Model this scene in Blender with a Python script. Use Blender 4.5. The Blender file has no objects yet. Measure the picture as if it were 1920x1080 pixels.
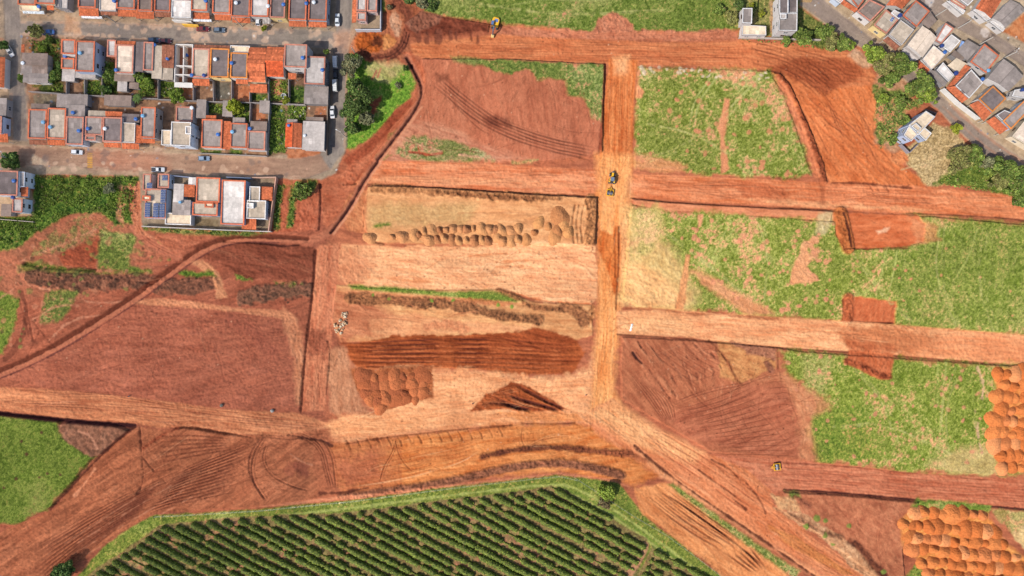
import bpy, math, random
import numpy as np
random.seed(7); rng = np.random.default_rng(7)
SC = bpy.context.scene
COLL = SC.collection

# ------------------------------------------------------------------ camera, sky, sun, exposure
CAMH = 240.0            # drone height in metres
PPM = 1920 / 360.0      # photo pixels per metre on the ground
cd = bpy.data.cameras.new("Camera"); cd.sensor_width = 36; cd.lens = 24; cd.clip_start = 1; cd.clip_end = 8000
cam = bpy.data.objects.new("Camera", cd); COLL.objects.link(cam)
cam.location = (0, 0, CAMH); cam.rotation_euler = (0, 0, 0)
SC.camera = cam
SUN_EL = math.radians(47); SH = np.array([0.83, 0.56]); SH = SH / np.linalg.norm(SH)   # shadows fall to the upper right
sd_ = bpy.data.lights.new("Sun", 'SUN'); sd_.energy = 4.2; sd_.angle = math.radians(0.6); sd_.color = (1.0, 0.95, 0.87)
sun = bpy.data.objects.new("Sun", sd_); COLL.objects.link(sun)
from mathutils import Vector
sdir = Vector((-SH[0] * math.cos(SUN_EL), -SH[1] * math.cos(SUN_EL), math.sin(SUN_EL)))   # towards the sun
sun.rotation_euler = sdir.to_track_quat('Z', 'Y').to_euler()
wd = bpy.data.worlds.new("World"); SC.world = wd; wd.use_nodes = True
nt = wd.node_tree; bg = nt.nodes["Background"]; bg.inputs[1].default_value = 0.13
sky = nt.nodes.new("ShaderNodeTexSky"); sky.sky_type = 'NISHITA'; sky.sun_disc = False
sky.sun_elevation = SUN_EL; sky.sun_rotation = math.atan2(sdir.x, sdir.y); sky.dust_density = 2.0
nt.links.new(sky.outputs[0], bg.inputs[0])
SC.view_settings.view_transform = 'Standard'; SC.view_settings.look = 'None'
SC.view_settings.exposure = 0.76; SC.view_settings.gamma = 1
EXPO = 1.95             # display value of a sunlit surface / its albedo

# a flat fair-weather cloud south-west of the drone; its thinned shade lies over the town and the western plots
CLZ = 620.0; CLR = (128.0, 205.0, 34.0); CLS = 0.0128     # height, half axes, extinction per metre
_hs = CLZ / math.tan(SUN_EL); CLC = (-196 - SH[0] * _hs, 8 - SH[1] * _hs)
def shade(wx, wy):
    """share of the light left under the cloud (1 in the open)"""
    wx = np.asarray(wx, float); wy = np.asarray(wy, float); d = np.array(sdir); R_ = np.array(CLR)
    p = np.stack([(wx - CLC[0]) / R_[0], (wy - CLC[1]) / R_[1], np.full_like(wx, -CLZ / R_[2])], -1); q = d / R_
    a = (q * q).sum(); b = (p * q).sum(-1); c = (p * p).sum(-1) - 1; disc = np.maximum(b * b - a * c, 0)
    T = np.exp(-CLS * 2 * np.sqrt(disc) / a)[..., None]; S_, K_ = .685 * np.array([1.0, .95, .87]), .315 * np.array([.80, .95, 1.22])
    return (S_ * T + K_) / (S_ + K_)
import bmesh
cb_ = bmesh.new(); bmesh.ops.create_icosphere(cb_, subdivisions=5, radius=1)
for v in cb_.verts:
    n_ = .10 * math.sin(v.co.x * 5 + 1.3) * math.sin(v.co.y * 7 + .4) + .06 * math.sin(v.co.x * 13 + v.co.y * 9)
    v.co = Vector((v.co.x * CLR[0] * (1 + n_ * .5), v.co.y * CLR[1] * (1 + n_ * .5), v.co.z * CLR[2] * (1 + (n_ * 2 if v.co.z > 0 else n_ * .5))))
cm_ = bpy.data.meshes.new("cloud"); cb_.to_mesh(cm_); cb_.free()
cloud = bpy.data.objects.new("cloud", cm_); COLL.objects.link(cloud); cloud.location = (CLC[0], CLC[1], CLZ); cloud["kind"] = "structure"
mv = bpy.data.materials.new("cloud_vapour"); mv.use_nodes = True; mv.node_tree.nodes.remove(mv.node_tree.nodes["Principled BSDF"])
vs_ = mv.node_tree.nodes.new("ShaderNodeVolumePrincipled"); vs_.inputs["Density"].default_value = CLS; vs_.inputs["Color"].default_value = (.95, .95, .95, 1); vs_.inputs["Anisotropy"].default_value = 0.6
mv.node_tree.links.new(vs_.outputs[0], mv.node_tree.nodes["Material Output"].inputs["Volume"]); cm_.materials.append(mv)
# ------------------------------------------------------------------ helpers
ILL = [1.0]  # cloud shade at the current object; its colours are lifted to offset it
def under(x, y): ILL[0] = (shade((x - 960) / PPM, (540 - y) / PPM))
def lin(c):
    c = np.asarray(c, dtype=np.float64) / 255.0
    return np.where(c <= 0.04045, c / 12.92, ((c + 0.055) / 1.055) ** 2.4)
def alb(c):             # colour as read off the sunlit photograph -> reflectance, raised where the cloud shades
    return np.clip(lin(c) / EXPO / ILL[0], 0.006, 0.82)
def px2w(x, y, z=0.0):
    k = (CAMH - z) / CAMH / PPM
    return ((x - 960) * k, (540 - y) * k, z)

class MB:
    """collects polygons with a colour each and links them as ONE mesh object"""
    def __init__(s): s.v = []; s.f = []; s.c = []
    def poly(s, pts, col):
        n = len(s.v); s.v += [tuple(p) for p in pts]; s.f.append(tuple(range(n, n + len(pts)))); s.c.append(col)
    def box(s, c, d, col, M=None, tx=1.0, ty=1.0, top=None):
        x, y, z = c; a, b, h = d[0] / 2, d[1] / 2, d[2]
        P = [(x - a, y - b, z), (x + a, y - b, z), (x + a, y + b, z), (x - a, y + b, z)]
        Q = [(x - a * tx, y - b * ty, z + h), (x + a * tx, y - b * ty, z + h), (x + a * tx, y + b * ty, z + h), (x - a * tx, y + b * ty, z + h)]
        if M: P = [M(p) for p in P]; Q = [M(p) for p in Q]
        s.poly(P[::-1], col); s.poly(Q, col if top is None else top)
        for i in range(4): j = (i + 1) % 4; s.poly([P[i], P[j], Q[j], Q[i]], col)
    def prism(s, bot, topp, col, tcol=None):
        s.poly(list(bot)[::-1], col); s.poly(topp, col if tcol is None else tcol); n = len(bot)
        for i in range(n): j = (i + 1) % n; s.poly([bot[i], bot[j], topp[j], topp[i]], col)
    def loft(s, secs, col):
        n = len(secs[0])
        for a, b in zip(secs[:-1], secs[1:]):
            for i in range(n): j = (i + 1) % n; s.poly([a[i], a[j], b[j], b[i]], col)
        s.poly(secs[0][::-1], col); s.poly(secs[-1], col)
    def cyl(s, p0, p1, r0, r1, n, col, cap=None):
        p0 = Vector(p0); p1 = Vector(p1); d = (p1 - p0).normalized()
        a = d.orthogonal().normalized(); b = d.cross(a)
        A = [p0 + (a * math.cos(t) + b * math.sin(t)) * r0 for t in [2 * math.pi * i / n for i in range(n)]]
        B = [p1 + (a * math.cos(t) + b * math.sin(t)) * r1 for t in [2 * math.pi * i / n for i in range(n)]]
        for i in range(n): j = (i + 1) % n; s.poly([A[i], A[j], B[j], B[i]], col)
        cap = col if cap is None else cap; s.poly(A[::-1], cap); s.poly(B, cap)
    def build(s, name, mat, parent=None, smooth=False):
        me = bpy.data.meshes.new(name); me.from_pydata(s.v, [], s.f)
        at = me.attributes.new("Col", 'FLOAT_COLOR', 'FACE')
        arr = np.ones((len(s.f), 4), dtype=np.float32); arr[:, :3] = np.array(s.c, dtype=np.float32)
        at.data.foreach_set("color", arr.ravel())
        me.materials.append(mat); me.update()
        if smooth: me.polygons.foreach_set("use_smooth", [True] * len(me.polygons))
        o = bpy.data.objects.new(name, me); COLL.objects.link(o)
        if parent is not None: o.parent = parent
        return o
def mesh_np(name, V, F, C, mat, parent=None, smooth=False, domain='FACE'):
    me = bpy.data.meshes.new(name); nv, nf, k = len(V), len(F), F.shape[1]
    me.vertices.add(nv); me.vertices.foreach_set("co", np.ascontiguousarray(V, dtype=np.float32).ravel())
    me.loops.add(nf * k); me.loops.foreach_set("vertex_index", np.ascontiguousarray(F, dtype=np.int32).ravel())
    me.polygons.add(nf); me.polygons.foreach_set("loop_start", np.arange(0, nf * k, k, dtype=np.int32))
    me.polygons.foreach_set("loop_total", np.full(nf, k, dtype=np.int32))
    at = me.attributes.new("Col", 'FLOAT_COLOR', domain)
    arr = np.ones((len(C), 4), dtype=np.float32); arr[:, :3] = C
    at.data.foreach_set("color", arr.ravel())
    me.materials.append(mat); me.update(calc_edges=True)
    if smooth: me.polygons.foreach_set("use_smooth", np.ones(nf, dtype=bool))
    o = bpy.data.objects.new(name, me); COLL.objects.link(o)
    if parent is not None: o.parent = parent
    return o
def thing(name, label, cat, loc=(0, 0, 0), rz=0.0, group=None):
    o = bpy.data.objects.new(name, None); COLL.objects.link(o); o.empty_display_size = 0.5
    o.location = loc; o.rotation_euler = (0, 0, rz); o["label"] = label; o["category"] = cat
    if group: o["group"] = group
    return o
def tag(o, label, cat, group=None):
    o["label"] = label; o["category"] = cat
    if group: o["group"] = group
    return o

# ------------------------------------------------------------------ materials
def mat(name, rough=0.9, noise=(), bump=None, spec=0.2, metal=0.0, transl=0.0, wave=None):
    """Principled surface: the colour attribute multiplied by noise layers (scale in 1/m, amount)"""
    m = bpy.data.materials.new(name); m.use_nodes = True; t = m.node_tree; N = t.nodes; L = t.links
    b = N["Principled BSDF"]; b.inputs["Roughness"].default_value = rough; b.inputs["Metallic"].default_value = metal
    b.inputs["Specular IOR Level"].default_value = spec
    at = N.new("ShaderNodeAttribute"); at.attribute_name = "Col"; col = at.outputs["Color"]
    geo = N.new("ShaderNodeNewGeometry")
    for sc_, am in noise:
        nz = N.new("ShaderNodeTexNoise"); nz.inputs["Scale"].default_value = sc_; nz.inputs["Detail"].default_value = 3
        L.new(geo.outputs["Position"], nz.inputs["Vector"])
        mr = N.new("ShaderNodeMapRange"); mr.inputs[1].default_value = 0.25; mr.inputs[2].default_value = 0.75
        mr.inputs[3].default_value = 1 - am; mr.inputs[4].default_value = 1 + am
        L.new(nz.outputs["Fac"], mr.inputs[0])
        vm = N.new("ShaderNodeVectorMath"); vm.operation = 'SCALE'
        L.new(col, vm.inputs[0]); L.new(mr.outputs[0], vm.inputs["Scale"]); col = vm.outputs[0]
    L.new(col, b.inputs["Base Color"])
    if bump:
        nz = N.new("ShaderNodeTexNoise"); nz.inputs["Scale"].default_value = bump[0]; nz.inputs["Detail"].default_value = 4
        L.new(geo.outputs["Position"], nz.inputs["Vector"])
        bp = N.new("ShaderNodeBump"); bp.inputs["Strength"].default_value = bump[1]; bp.inputs["Distance"].default_value = bump[2]
        L.new(nz.outputs["Fac"], bp.inputs["Height"]); L.new(bp.outputs[0], b.inputs["Normal"])
    if wave:
        wv = N.new("ShaderNodeTexWave"); wv.inputs["Scale"].default_value = wave; wv.bands_direction = 'X'
        tc = N.new("ShaderNodeAttribute"); tc.attribute_name = "UVm"
        L.new(tc.outputs["Vector"], wv.inputs["Vector"])
        bp = N.new("ShaderNodeBump"); bp.inputs["Strength"].default_value = 0.6; bp.inputs["Distance"].default_value = 0.04
        L.new(wv.outputs["Fac"], bp.inputs["Height"]); L.new(bp.outputs[0], b.inputs["Normal"])
    if transl:
        tr = N.new("ShaderNodeBsdfTranslucent"); L.new(col, tr.inputs["Color"])
        mx = N.new("ShaderNodeMixShader"); mx.inputs[0].default_value = transl
        L.new(b.outputs[0], mx.inputs[1]); L.new(tr.outputs[0], mx.inputs[2]); L.new(mx.outputs[0], N["Material Output"].inputs[0])
    return m
M_SOIL = mat("soil", 0.95, ((1.1, .10), (4.0, .10)), (3.0, 0.5, 0.12), 0.1)
M_GRASS = mat("grass", 0.95, ((1.3, .18), (5.0, .18)), (2.5, 0.8, 0.25), 0.1)
M_ROADM = mat("asphalt", 0.92, ((0.35, .08), (3.0, .10)), (6.0, 0.3, 0.03), 0.2)
M_ROOF = mat("roof_sheet", 0.9, ((0.22, .16), (1.1, .16), (5.0, .14)), (5.0, 0.3, 0.03), 0.15)
M_TILE = mat("clay_tile", 0.9, ((0.3, .16), (1.2, .18), (5.0, .24)), (6.0, 0.6, 0.08), 0.15)
M_WALL = mat("plaster", 0.9, ((0.6, .08), (3.0, .07)), None, 0.15)
M_LEAF = mat("leaf", 0.7, ((0.5, .15),), None, 0.25, transl=0.25)
M_BARK = mat("bark", 0.95, ((3.0, .2),), None, 0.1)
M_PAINT = mat("paint", 0.3, (), None, 0.5)
M_GLASS = mat("glass", 0.08, (), None, 0.6)
M_RUBBER = mat("rubber", 0.85, (), None, 0.2)
M_STEEL = mat("steel", 0.45, ((2.0, .1),), None, 0.5, 0.3)
M_PLASTIC = mat("plastic", 0.45, ((1.0, .06),), None, 0.4)
M_STONE = mat("stone", 0.9, ((2.0, .15),), None, 0.15)

# ------------------------------------------------------------------ the terrain: one height field, coloured zone by zone
ST = 1.45; MG = 130
GX0, GY0 = -MG, -MG
NX = int((1920 + 2 * MG) / ST) + 1; NY = int((1080 + 2 * MG) / ST) + 1
XS = GX0 + np.arange(NX) * ST; YS = GY0 + np.arange(NY) * ST
PX, PY = np.meshgrid(XS.astype(np.float32), YS.astype(np.float32))
TB = rng.random((512, 512)).astype(np.float32)
def vn(x, y, s):
    xi = np.floor(x); yi = np.floor(y); fx = x - xi; fy = y - yi
    fx = fx * fx * (3 - 2 * fx); fy = fy * fy * (3 - 2 * fy)
    xi = (xi.astype(np.int32) + s * 37) & 511; yi = (yi.astype(np.int32) + s * 91) & 511
    x1 = (xi + 1) & 511; y1 = (yi + 1) & 511
    a = TB[yi, xi]; b = TB[yi, x1]; c = TB[y1, xi]; d = TB[y1, x1]
    return (a + (b - a) * fx) * (1 - fy) + (c + (d - c) * fx) * fy
def fbm(x, y, s, o=3, g=0.55):
    r = 0; a = 1.0; t = 0
    for i in range(o):
        r = r + a * vn(x * 2 ** i, y * 2 ** i, s + i * 5); t += a; a *= g
    return r / t
N3 = fbm(PX / 3.6, PY / 3.6, 1, 2); N6 = fbm(PX / 7, PY / 7, 2, 2); N12 = fbm(PX / 14, PY / 14, 3, 3)
N25 = fbm(PX / 28, PY / 28, 4, 3); N60 = fbm(PX / 70, PY / 70, 5, 3)
RND = rng.random(PX.shape).astype(np.float32)
J = (N6 - .5) * 1.5 + (N12 - .5) * 1.6 + (N25 - .5) * 2.2
COL = np.zeros((NY, NX, 3), dtype=np.float32)
HM = np.zeros((NY, NX), dtype=np.float32)
ZN = np.zeros((NY, NX), dtype=np.int8)
Z_GROUND, Z_ROAD, Z_GRASS, Z_STREET, Z_PAVE, Z_YARD, Z_FARM = range(7)

def sl(x0, y0, x1, y1, pad=12):
    i0 = max(0, int((x0 - pad - GX0) / ST)); i1 = min(NX, int((x1 + pad - GX0) / ST) + 2)
    j0 = max(0, int((y0 - pad - GY0) / ST)); j1 = min(NY, int((y1 + pad - GY0) / ST) + 2)
    return (slice(j0, max(j0, j1)), slice(i0, max(i0, i1)))
def chaikin(p, n, closed=True):
    p = [np.array(q, float) for q in p]
    for _ in range(n):
        r = []; m = len(p)
        if not closed: r.append(p[0])
        for i in range(m if closed else m - 1):
            a, b = p[i], p[(i + 1) % m]; r += [a * .75 + b * .25, a * .25 + b * .75]
        if not closed: r.append(p[-1])
        p = r
    return p
def sdf(poly, smooth=0):
    if smooth: poly = chaikin(poly, smooth)
    p = np.array(poly, dtype=np.float32)
    S = sl(p[:, 0].min(), p[:, 1].min(), p[:, 0].max(), p[:, 1].max())
    x, y = PX[S], PY[S]; d = np.full(x.shape, 1e9, np.float32); ins = np.zeros(x.shape, bool)
    for i in range(len(p)):
        (ax, ay), (bx, by) = p[i], p[(i + 1) % len(p)]
        ex, ey = bx - ax, by - ay; q = ex * ex + ey * ey + 1e-9
        t = np.clip(((x - ax) * ex + (y - ay) * ey) / q, 0, 1)
        d = np.minimum(d, (x - ax - t * ex) ** 2 + (y - ay - t * ey) ** 2)
        if ay != by:
            c = ((ay > y) != (by > y)) & (x < (bx - ax) * (y - ay) / (by - ay) + ax); ins ^= c
    d = np.sqrt(d)
    return S, np.where(ins, -d, d)
def pline(pts, pad, smooth=1):
    """distance, signed offset and arc length to a polyline"""
    if smooth: pts = chaikin(pts, smooth, False)
    p = np.array(pts, dtype=np.float32); S = sl(p[:, 0].min(), p[:, 1].min(), p[:, 0].max(), p[:, 1].max(), pad)
    x, y = PX[S], PY[S]; d = np.full(x.shape, 1e9, np.float32); so = np.zeros_like(d); u = np.zeros_like(d); acc = 0.0
    for (ax, ay), (bx, by) in zip(p[:-1], p[1:]):
        ex, ey = bx - ax, by - ay; ln = math.hypot(ex, ey) + 1e-6
        tr = ((x - ax) * ex + (y - ay) * ey) / (ln * ln); t = np.clip(tr, 0, 1)
        dd = np.hypot(x - ax - t * ex, y - ay - t * ey); s = ((x - ax) * ey - (y - ay) * ex) / ln
        k = dd < d; d = np.where(k, dd, d); so = np.where(k, np.sign(s) * dd, so); u = np.where(k, acc + t * ln, u); acc += ln
    return S, d, so, u, acc
def streak(S, ang, L, W, s=11, o=3):
    a = math.radians(ang); c, n = math.cos(a), math.sin(a)
    x, y = PX[S], PY[S]
    u = x * c + y * n; v = -x * n + y * c + (N60[S] - .5) * W * 3 + (N25[S] - .5) * W * .5
    return .55 * fbm(u / L, v / W, s, o, 0.6) + .22 * fbm(u / (L * .25), v / (W * .7), s + 3, 2) + .23 * (.5 * N6[S] + .5 * N12[S])
def mixc(S, c, m):
    COL[S] += (c - COL[S]) * m[..., None]
WARM = np.array([1.0, 1.005, .93])
def soil(poly, a, b, ang=0, L=50, W=4.5, k=2.4, soft=2.0, jit=3, h=None, zone=None, al=1.0, smooth=0, fine=.10, rough=0, bump=.15, seed=11):
    S, s0 = sdf(poly, smooth); sd = s0 + J[S] * jit; sh = s0 + J[S] * min(jit, .7)
    m = np.clip(.5 - sd / (2 * soft), 0, 1) * al
    t0 = streak(S, ang, L, W, seed); t = np.clip((t0 - .5) * k + .5 + (N25[S] - .5) * .5, 0, 1)
    A, B = alb(a) * WARM, alb(b) * WARM
    c = A + (B - A) * t[..., None]
    a_ = math.radians(ang); x_, y_ = PX[S], PY[S]; wv_ = (N60[S] - .5) * 10
    f2 = fbm((x_ * math.cos(a_) + y_ * math.sin(a_)) / (L * .35), (-x_ * math.sin(a_) + y_ * math.cos(a_) + wv_) / 2.0, seed + 40, 2)
    spk = np.where(RND[S] > .988, -.32, np.where(RND[S] < .006, .35, 0)) * (N25[S] > .45)
    c = c * (1 + fine * 2.6 * (N3[S] - .5) + fine * 1.3 * (RND[S] - .5) + .3 * (N60[S] - .5) + fine * 2.4 * (f2 - .5) + spk)[..., None]
    if bump > .03:
        pt = fbm((x_ * math.cos(a_) + y_ * math.sin(a_)) / (L * .9), (-x_ * math.sin(a_) + y_ * math.cos(a_) + wv_) / (W * 3.2), seed + 60, 3)
        c = c * (1 - np.clip((pt - .56) * 6, 0, 1)[..., None] * np.array([.12, .17, .18])) * (1 + np.clip((.42 - pt) * 6, 0, 1)[..., None] * np.array([.08, .13, .16]))
        f4 = fbm((x_ * math.cos(a_ + .5) + y_ * math.sin(a_ + .5)) / 16, (-x_ * math.sin(a_ + .5) + y_ * math.cos(a_ + .5)) / 2.6, seed + 70, 2)
        c = c * (1 - np.clip((f4 - .66) * 7, 0, 1) * .22)[..., None]
    mixc(S, c, m); HM[S] += m * (.13 * (f2 - .5) + .13 * (N3[S] - .5)) * (bump > .03)
    if h is not None:
        mh = np.clip(.5 - sh / 1.6, 0, 1); HM[S] += (h - HM[S]) * mh
    HM[S] += m * bump * (t0 - .5)
    if rough:
        HM[S] += m * rough * ((N6[S] - .5) * 1.6 + (N3[S] - .5) * 1.4)
    if zone is not None: ZN[S][m > .5] = zone
def grass(poly, g1=(142, 152, 74), g2=(94, 114, 34), dry=(178, 170, 106), bare=(208, 138, 96), damt=.35, bamt=.12, soft=3, jit=4, h=None, al=1.0,
          smooth=0, ang=None, zone=Z_GRASS, tall=.18):
    S, s0 = sdf(poly, smooth); sd = s0 + J[S] * jit; sh = s0 + J[S] * min(jit, .7)
    m = np.clip(.5 - sd / (2 * soft), 0, 1) * al
    n = .20 * N6[S] + .40 * N3[S] + .18 * RND[S] + .22 * N25[S]; t = np.clip((n - .5) * 3.0 + .5, 0, 1)
    c = alb(g2) + (alb(g1) - alb(g2)) * t[..., None]
    if ang is not None:
        sk = np.clip((streak(S, ang, 40, 4, 23) - .55) * 5, 0, 1) * .5; c = c + (alb(dry) - c) * sk[..., None]
    d = np.clip((N60[S] * .60 + N25[S] * .25 + N3[S] * .2 + RND[S] * .08 - .57 - .3 * (.5 - damt)) * 3.2, 0, 1); c = c + (alb(dry) - c) * d[..., None] * .85
    b = np.clip((N60[S] * .28 + N25[S] * .35 + N6[S] * .30 + N3[S] * .22 - .80 + bamt * .9) * 7, 0, 1); c = c + (alb(bare) - c) * b[..., None] * .9
    f = np.clip((N3[S] * .7 + RND[S] * .3 + N25[S] * .35 - .93 + .12 * damt) * 6, 0, 1); c = c + (alb(bare) - c) * f[..., None] * .55
    c = c * (1 + .55 * (RND[S] - .5) + .5 * (N3[S] - .5) + .35 * (N60[S] - .5))[..., None]
    mixc(S, c, m)
    if h is not None:
        mh = np.clip(.5 - sh / 1.6, 0, 1); HM[S] += (h - HM[S]) * mh
    HM[S] += m * tall * ((N3[S] - .5) + (N6[S] - .5)) * (1 - b)
    if zone is not None: ZN[S][m > .5] = zone
def tracks(pts, half, n, col, al=.7, depth=.12, soft=3, smooth=2, wob=1.0, sharp=1.5, fade=25, var=.8):
    S, d, s, u, T = pline(pts, half + 8, smooth); C = alb(col)
    nz = fbm(u / 45, s / (2 * half / n) + 40, 31, 2)
    st = .5 + .5 * np.cos(2 * math.pi * (s / (2 * half) * n) + wob * 2.5 * (nz - .5))
    st = st ** sharp
    m = np.clip((half - d) / soft, 0, 1) * np.clip(u / fade, 0, 1) * np.clip((T - u) / fade, 0, 1) * np.clip(.62 + var * 2 * (nz - .5) + .5 * (N25[S] - .5), 0, 1)
    mixc(S, C * (1 + .25 * (N3[S] - .5))[..., None], m * st * min(1, al * 1.2)); HM[S] -= 1.5 * depth * m * st
    HM[S] += depth * .5 * m * (1 - st)
def line(pts, w, col, al=.9, jit=1.5, depth=.2, smooth=1, gap=0.0, soft=1.4, lip=0, zone=None):
    S, d, s, u, T = pline(pts, w + 10, smooth); d = d + J[S] * jit
    m = np.clip(.5 - (d - w / 2) / (2 * soft), 0, 1)
    if gap: m = m * np.clip((N25[S] * .6 + N12[S] * .4 - gap) * 8 + .5, 0, 1)
    mixc(S, alb(col) * (1 + .3 * (N3[S] - .5))[..., None], m * min(1, al * 1.1)); HM[S] -= depth * 1.7 * m
    if lip:
        ml = np.clip(1 - abs(d - w / 2 - 3) / 3, 0, 1); HM[S] += lip * ml
    if zone is not None: ZN[S][m > .5] = zone
def band(pts, w, a, b, ang=0, L=20, W=4, al=.95, rough=.25, raise_=0.0, jit=3, smooth=1, soft=2.5, k=3, zone=None):
    """a strip of rough, clodded earth along a polyline"""
    S, d, s, u, T = pline(pts, w + 10, smooth); d = d + J[S] * jit
    m = np.clip(.5 - (d - w / 2) / (2 * soft), 0, 1)
    t = np.clip((streak(S, ang, L, W, 17) - .5) * k + .5, 0, 1); c = alb(a) + (alb(b) - alb(a)) * t[..., None]
    c = c * (1 + .5 * (N3[S] - .5) + .25 * (RND[S] - .5))[..., None]
    mixc(S, c, m * al); HM[S] += m * (raise_ + rough * ((N6[S] - .5) * 1.6 + (N3[S] - .5) * 1.6))
    if zone is not None: ZN[S][m > .5] = zone
def tyres(poly, n, ang, spread, seed, l0=40, l1=130, col=(120, 62, 42), lite=(224, 160, 118), plite=.22, al=.42, half=5.5, curve=.35, depth=.08):
    """single passes of wheels and tracks, each a pair of ruts that wander and cross"""
    R = random.Random(seed)
    for x, y in rpts(poly, n, seed + 7):
        a = math.radians(ang + R.gauss(0, spread)); L = R.uniform(l0, l1); b = a + R.gauss(0, curve)
        p1 = (x + math.cos(a) * L / 2, y + math.sin(a) * L / 2); p0 = (x - math.cos(b) * L / 2, y - math.sin(b) * L / 2)
        q = [p0, (x, y), p1]
        if any(not inpoly(px_, py_, poly) for px_, py_ in (p0, p1)):
            q = [(x - math.cos(b) * L / 5, y - math.sin(b) * L / 5), (x, y), (x + math.cos(a) * L / 5, y + math.sin(a) * L / 5)]
            if any(not inpoly(px_, py_, poly) for px_, py_ in (q[0], q[2])): continue
        lt = R.random() < plite
        tracks(q, half * R.uniform(.7, 1.2), R.choice((2, 2, 2, 3)), lite if lt else col, al * R.uniform(.6, 1.3) * (.6 if lt else 1), -.3 * depth if lt else depth, smooth=2, sharp=R.uniform(1.5, 3), fade=14, wob=.7)
def inpoly(x, y, poly):
    r = False; n = len(poly)
    for i in range(n):
        (ax, ay), (bx, by) = poly[i], poly[(i + 1) % n]
        if (ay > y) != (by > y) and x < (bx - ax) * (y - ay) / (by - ay) + ax: r = not r
    return r
def rpts(poly, n, seed=1):
    R = random.Random(seed); xs = [p[0] for p in poly]; ys = [p[1] for p in poly]; o = []
    for _ in range(n * 30):
        x, y = R.uniform(min(xs), max(xs)), R.uniform(min(ys), max(ys))
        if inpoly(x, y, poly): o.append((x, y))
        if len(o) >= n: break
    return o
def spot(x, y, r, col, al=.9, h=0.0, asp=1.0, ang=0):
    S = sl(x - r * 2, y - r * 2, x + r * 2, y + r * 2, 2); a = math.radians(ang)
    dx = (PX[S] - x); dy = (PY[S] - y); d = np.hypot((dx * math.cos(a) + dy * math.sin(a)) / asp, (-dx * math.sin(a) + dy * math.cos(a))) / r
    d = d + (N6[S] - .5) * .9
    m = np.clip((1.05 - d) * 3, 0, 1) * al
    mixc(S, alb(col) * (1 + .25 * (N3[S] - .5))[..., None], m); HM[S] += h * np.clip(1 - d, 0, 1)
def spots(poly, n, r0, r1, col, seed, al=.85, h=.1):
    R = random.Random(seed)
    for x, y in rpts(poly, n, seed): spot(x, y, R.uniform(r0, r1), col, al * R.uniform(.7, 1), h, R.uniform(.8, 1.5), R.uniform(0, 180))
def mound(x, y, r, hgt, sharp=1.0):
    S = sl(x - r, y - r, x + r, y + r, 2); d = np.hypot(PX[S] - x, PY[S] - y) / r + (N6[S] - .5) * .3
    HM[S] = np.maximum(HM[S], hgt * np.clip(1 - d, 0, 1) ** sharp)
    return S

FULL = [(-200, -200), (2120, -200), (2120, 1280), (-200, 1280)]
soil(FULL, (150, 82, 60), (192, 112, 80), 5, 60, 6)
# -- west side, duller and darker earth
soil([(-200, 380), (620, 380), (640, 700), (610, 800), (300, 1000), (-200, 1280)], (132, 74, 56), (172, 98, 74), -20, 40, 5, soft=12, jit=8)
WF = [(-20, 705), (60, 680), (150, 635), (240, 570), (380, 562), (450, 575), (540, 600), (575, 640), (563, 772), (420, 765), (250, 745), (100, 728)]
soil(WF, (146, 82, 64), (178, 104, 80), -12, 45, 5, jit=4, soft=5, k=1.8)
for i in range(14):
    y0 = 585 + i * 11; line([(250 - i * 14, y0), (330, y0 + 2 + i), (540, y0 + 6)], 2.2, (126, 66, 50), .45, 3, .05, gap=.5)
for x in range(245, 540, 17):
    line([(x, 566), (x + 14, 600), (x + 20, 635)], 2.5, (138, 74, 56), .4, 2, .06, gap=.5)
band([(185, 640), (240, 648), (290, 645), (330, 652), (400, 655)], 8, (122, 64, 44), (160, 88, 66), 0, 12, 4, al=.6, rough=.12)
band([(430, 600), (470, 620), (510, 660)], 26, (130, 70, 54), (160, 88, 68), 70, 20, 5, al=.5, rough=.06, soft=8)
soil([(530, 575), (560, 600), (575, 680), (572, 760), (556, 760), (552, 680), (535, 620)], (186, 118, 86), (206, 138, 104), 80, 30, 4, jit=4, soft=5)
# upper-west waste ground
soil([(60, 440), (150, 395), (240, 400), (290, 440), (330, 470), (250, 520), (150, 560), (0, 560), (-40, 500)], (140, 88, 66), (178, 106, 80), 20, 35, 5, jit=5, soft=5)
soil([(110, 480), (190, 430), (180, 505), (120, 500)], (120, 60, 42), (168, 84, 58), 20, 30, 6, jit=3)
line([(45, 495), (100, 503), (178, 506)], 6, (66, 30, 22), .95, 1.5, .5, soft=2)
grass([(90, 440), (150, 405), (250, 400), (290, 420), (230, 430), (150, 460), (60, 480)], (140, 150, 84), (105, 109, 58), damt=.4, bamt=.35, al=.6, bare=(170, 98, 72))
grass([(188, 432), (258, 440), (240, 500), (278, 508), (182, 506)], (114, 123, 56), (85, 101, 42), damt=.3, bamt=.10, bare=(160, 92, 66), jit=3)
grass([(30, 496), (70, 494), (180, 508), (280, 505), (285, 512), (150, 520), (40, 512)], (110, 121, 50), (81, 98, 38), damt=.2, bamt=.15, bare=(150, 86, 62), al=.8)
band([(60, 520), (110, 525), (180, 528), (270, 530), (330, 540), (400, 532)], 30, (84, 58, 46), (138, 88, 66), 0, 9, 5, rough=.3, raise_=.5, jit=5)
band([(455, 560), (500, 548), (560, 540), (578, 545)], 30, (92, 66, 50), (142, 94, 72), 0, 9, 5, rough=.3, raise_=.5, jit=5)
soil([(250, 560), (330, 562), (430, 575), (545, 585), (560, 600), (400, 580), (250, 570)], (190, 122, 90), (212, 142, 106), 5, 40, 4, jit=2)
soil([(340, 485), (380, 488), (410, 510), (430, 560), (405, 560), (398, 520), (370, 500)], (182, 118, 86), (205, 140, 104), 50, 30, 4, jit=3)
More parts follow.
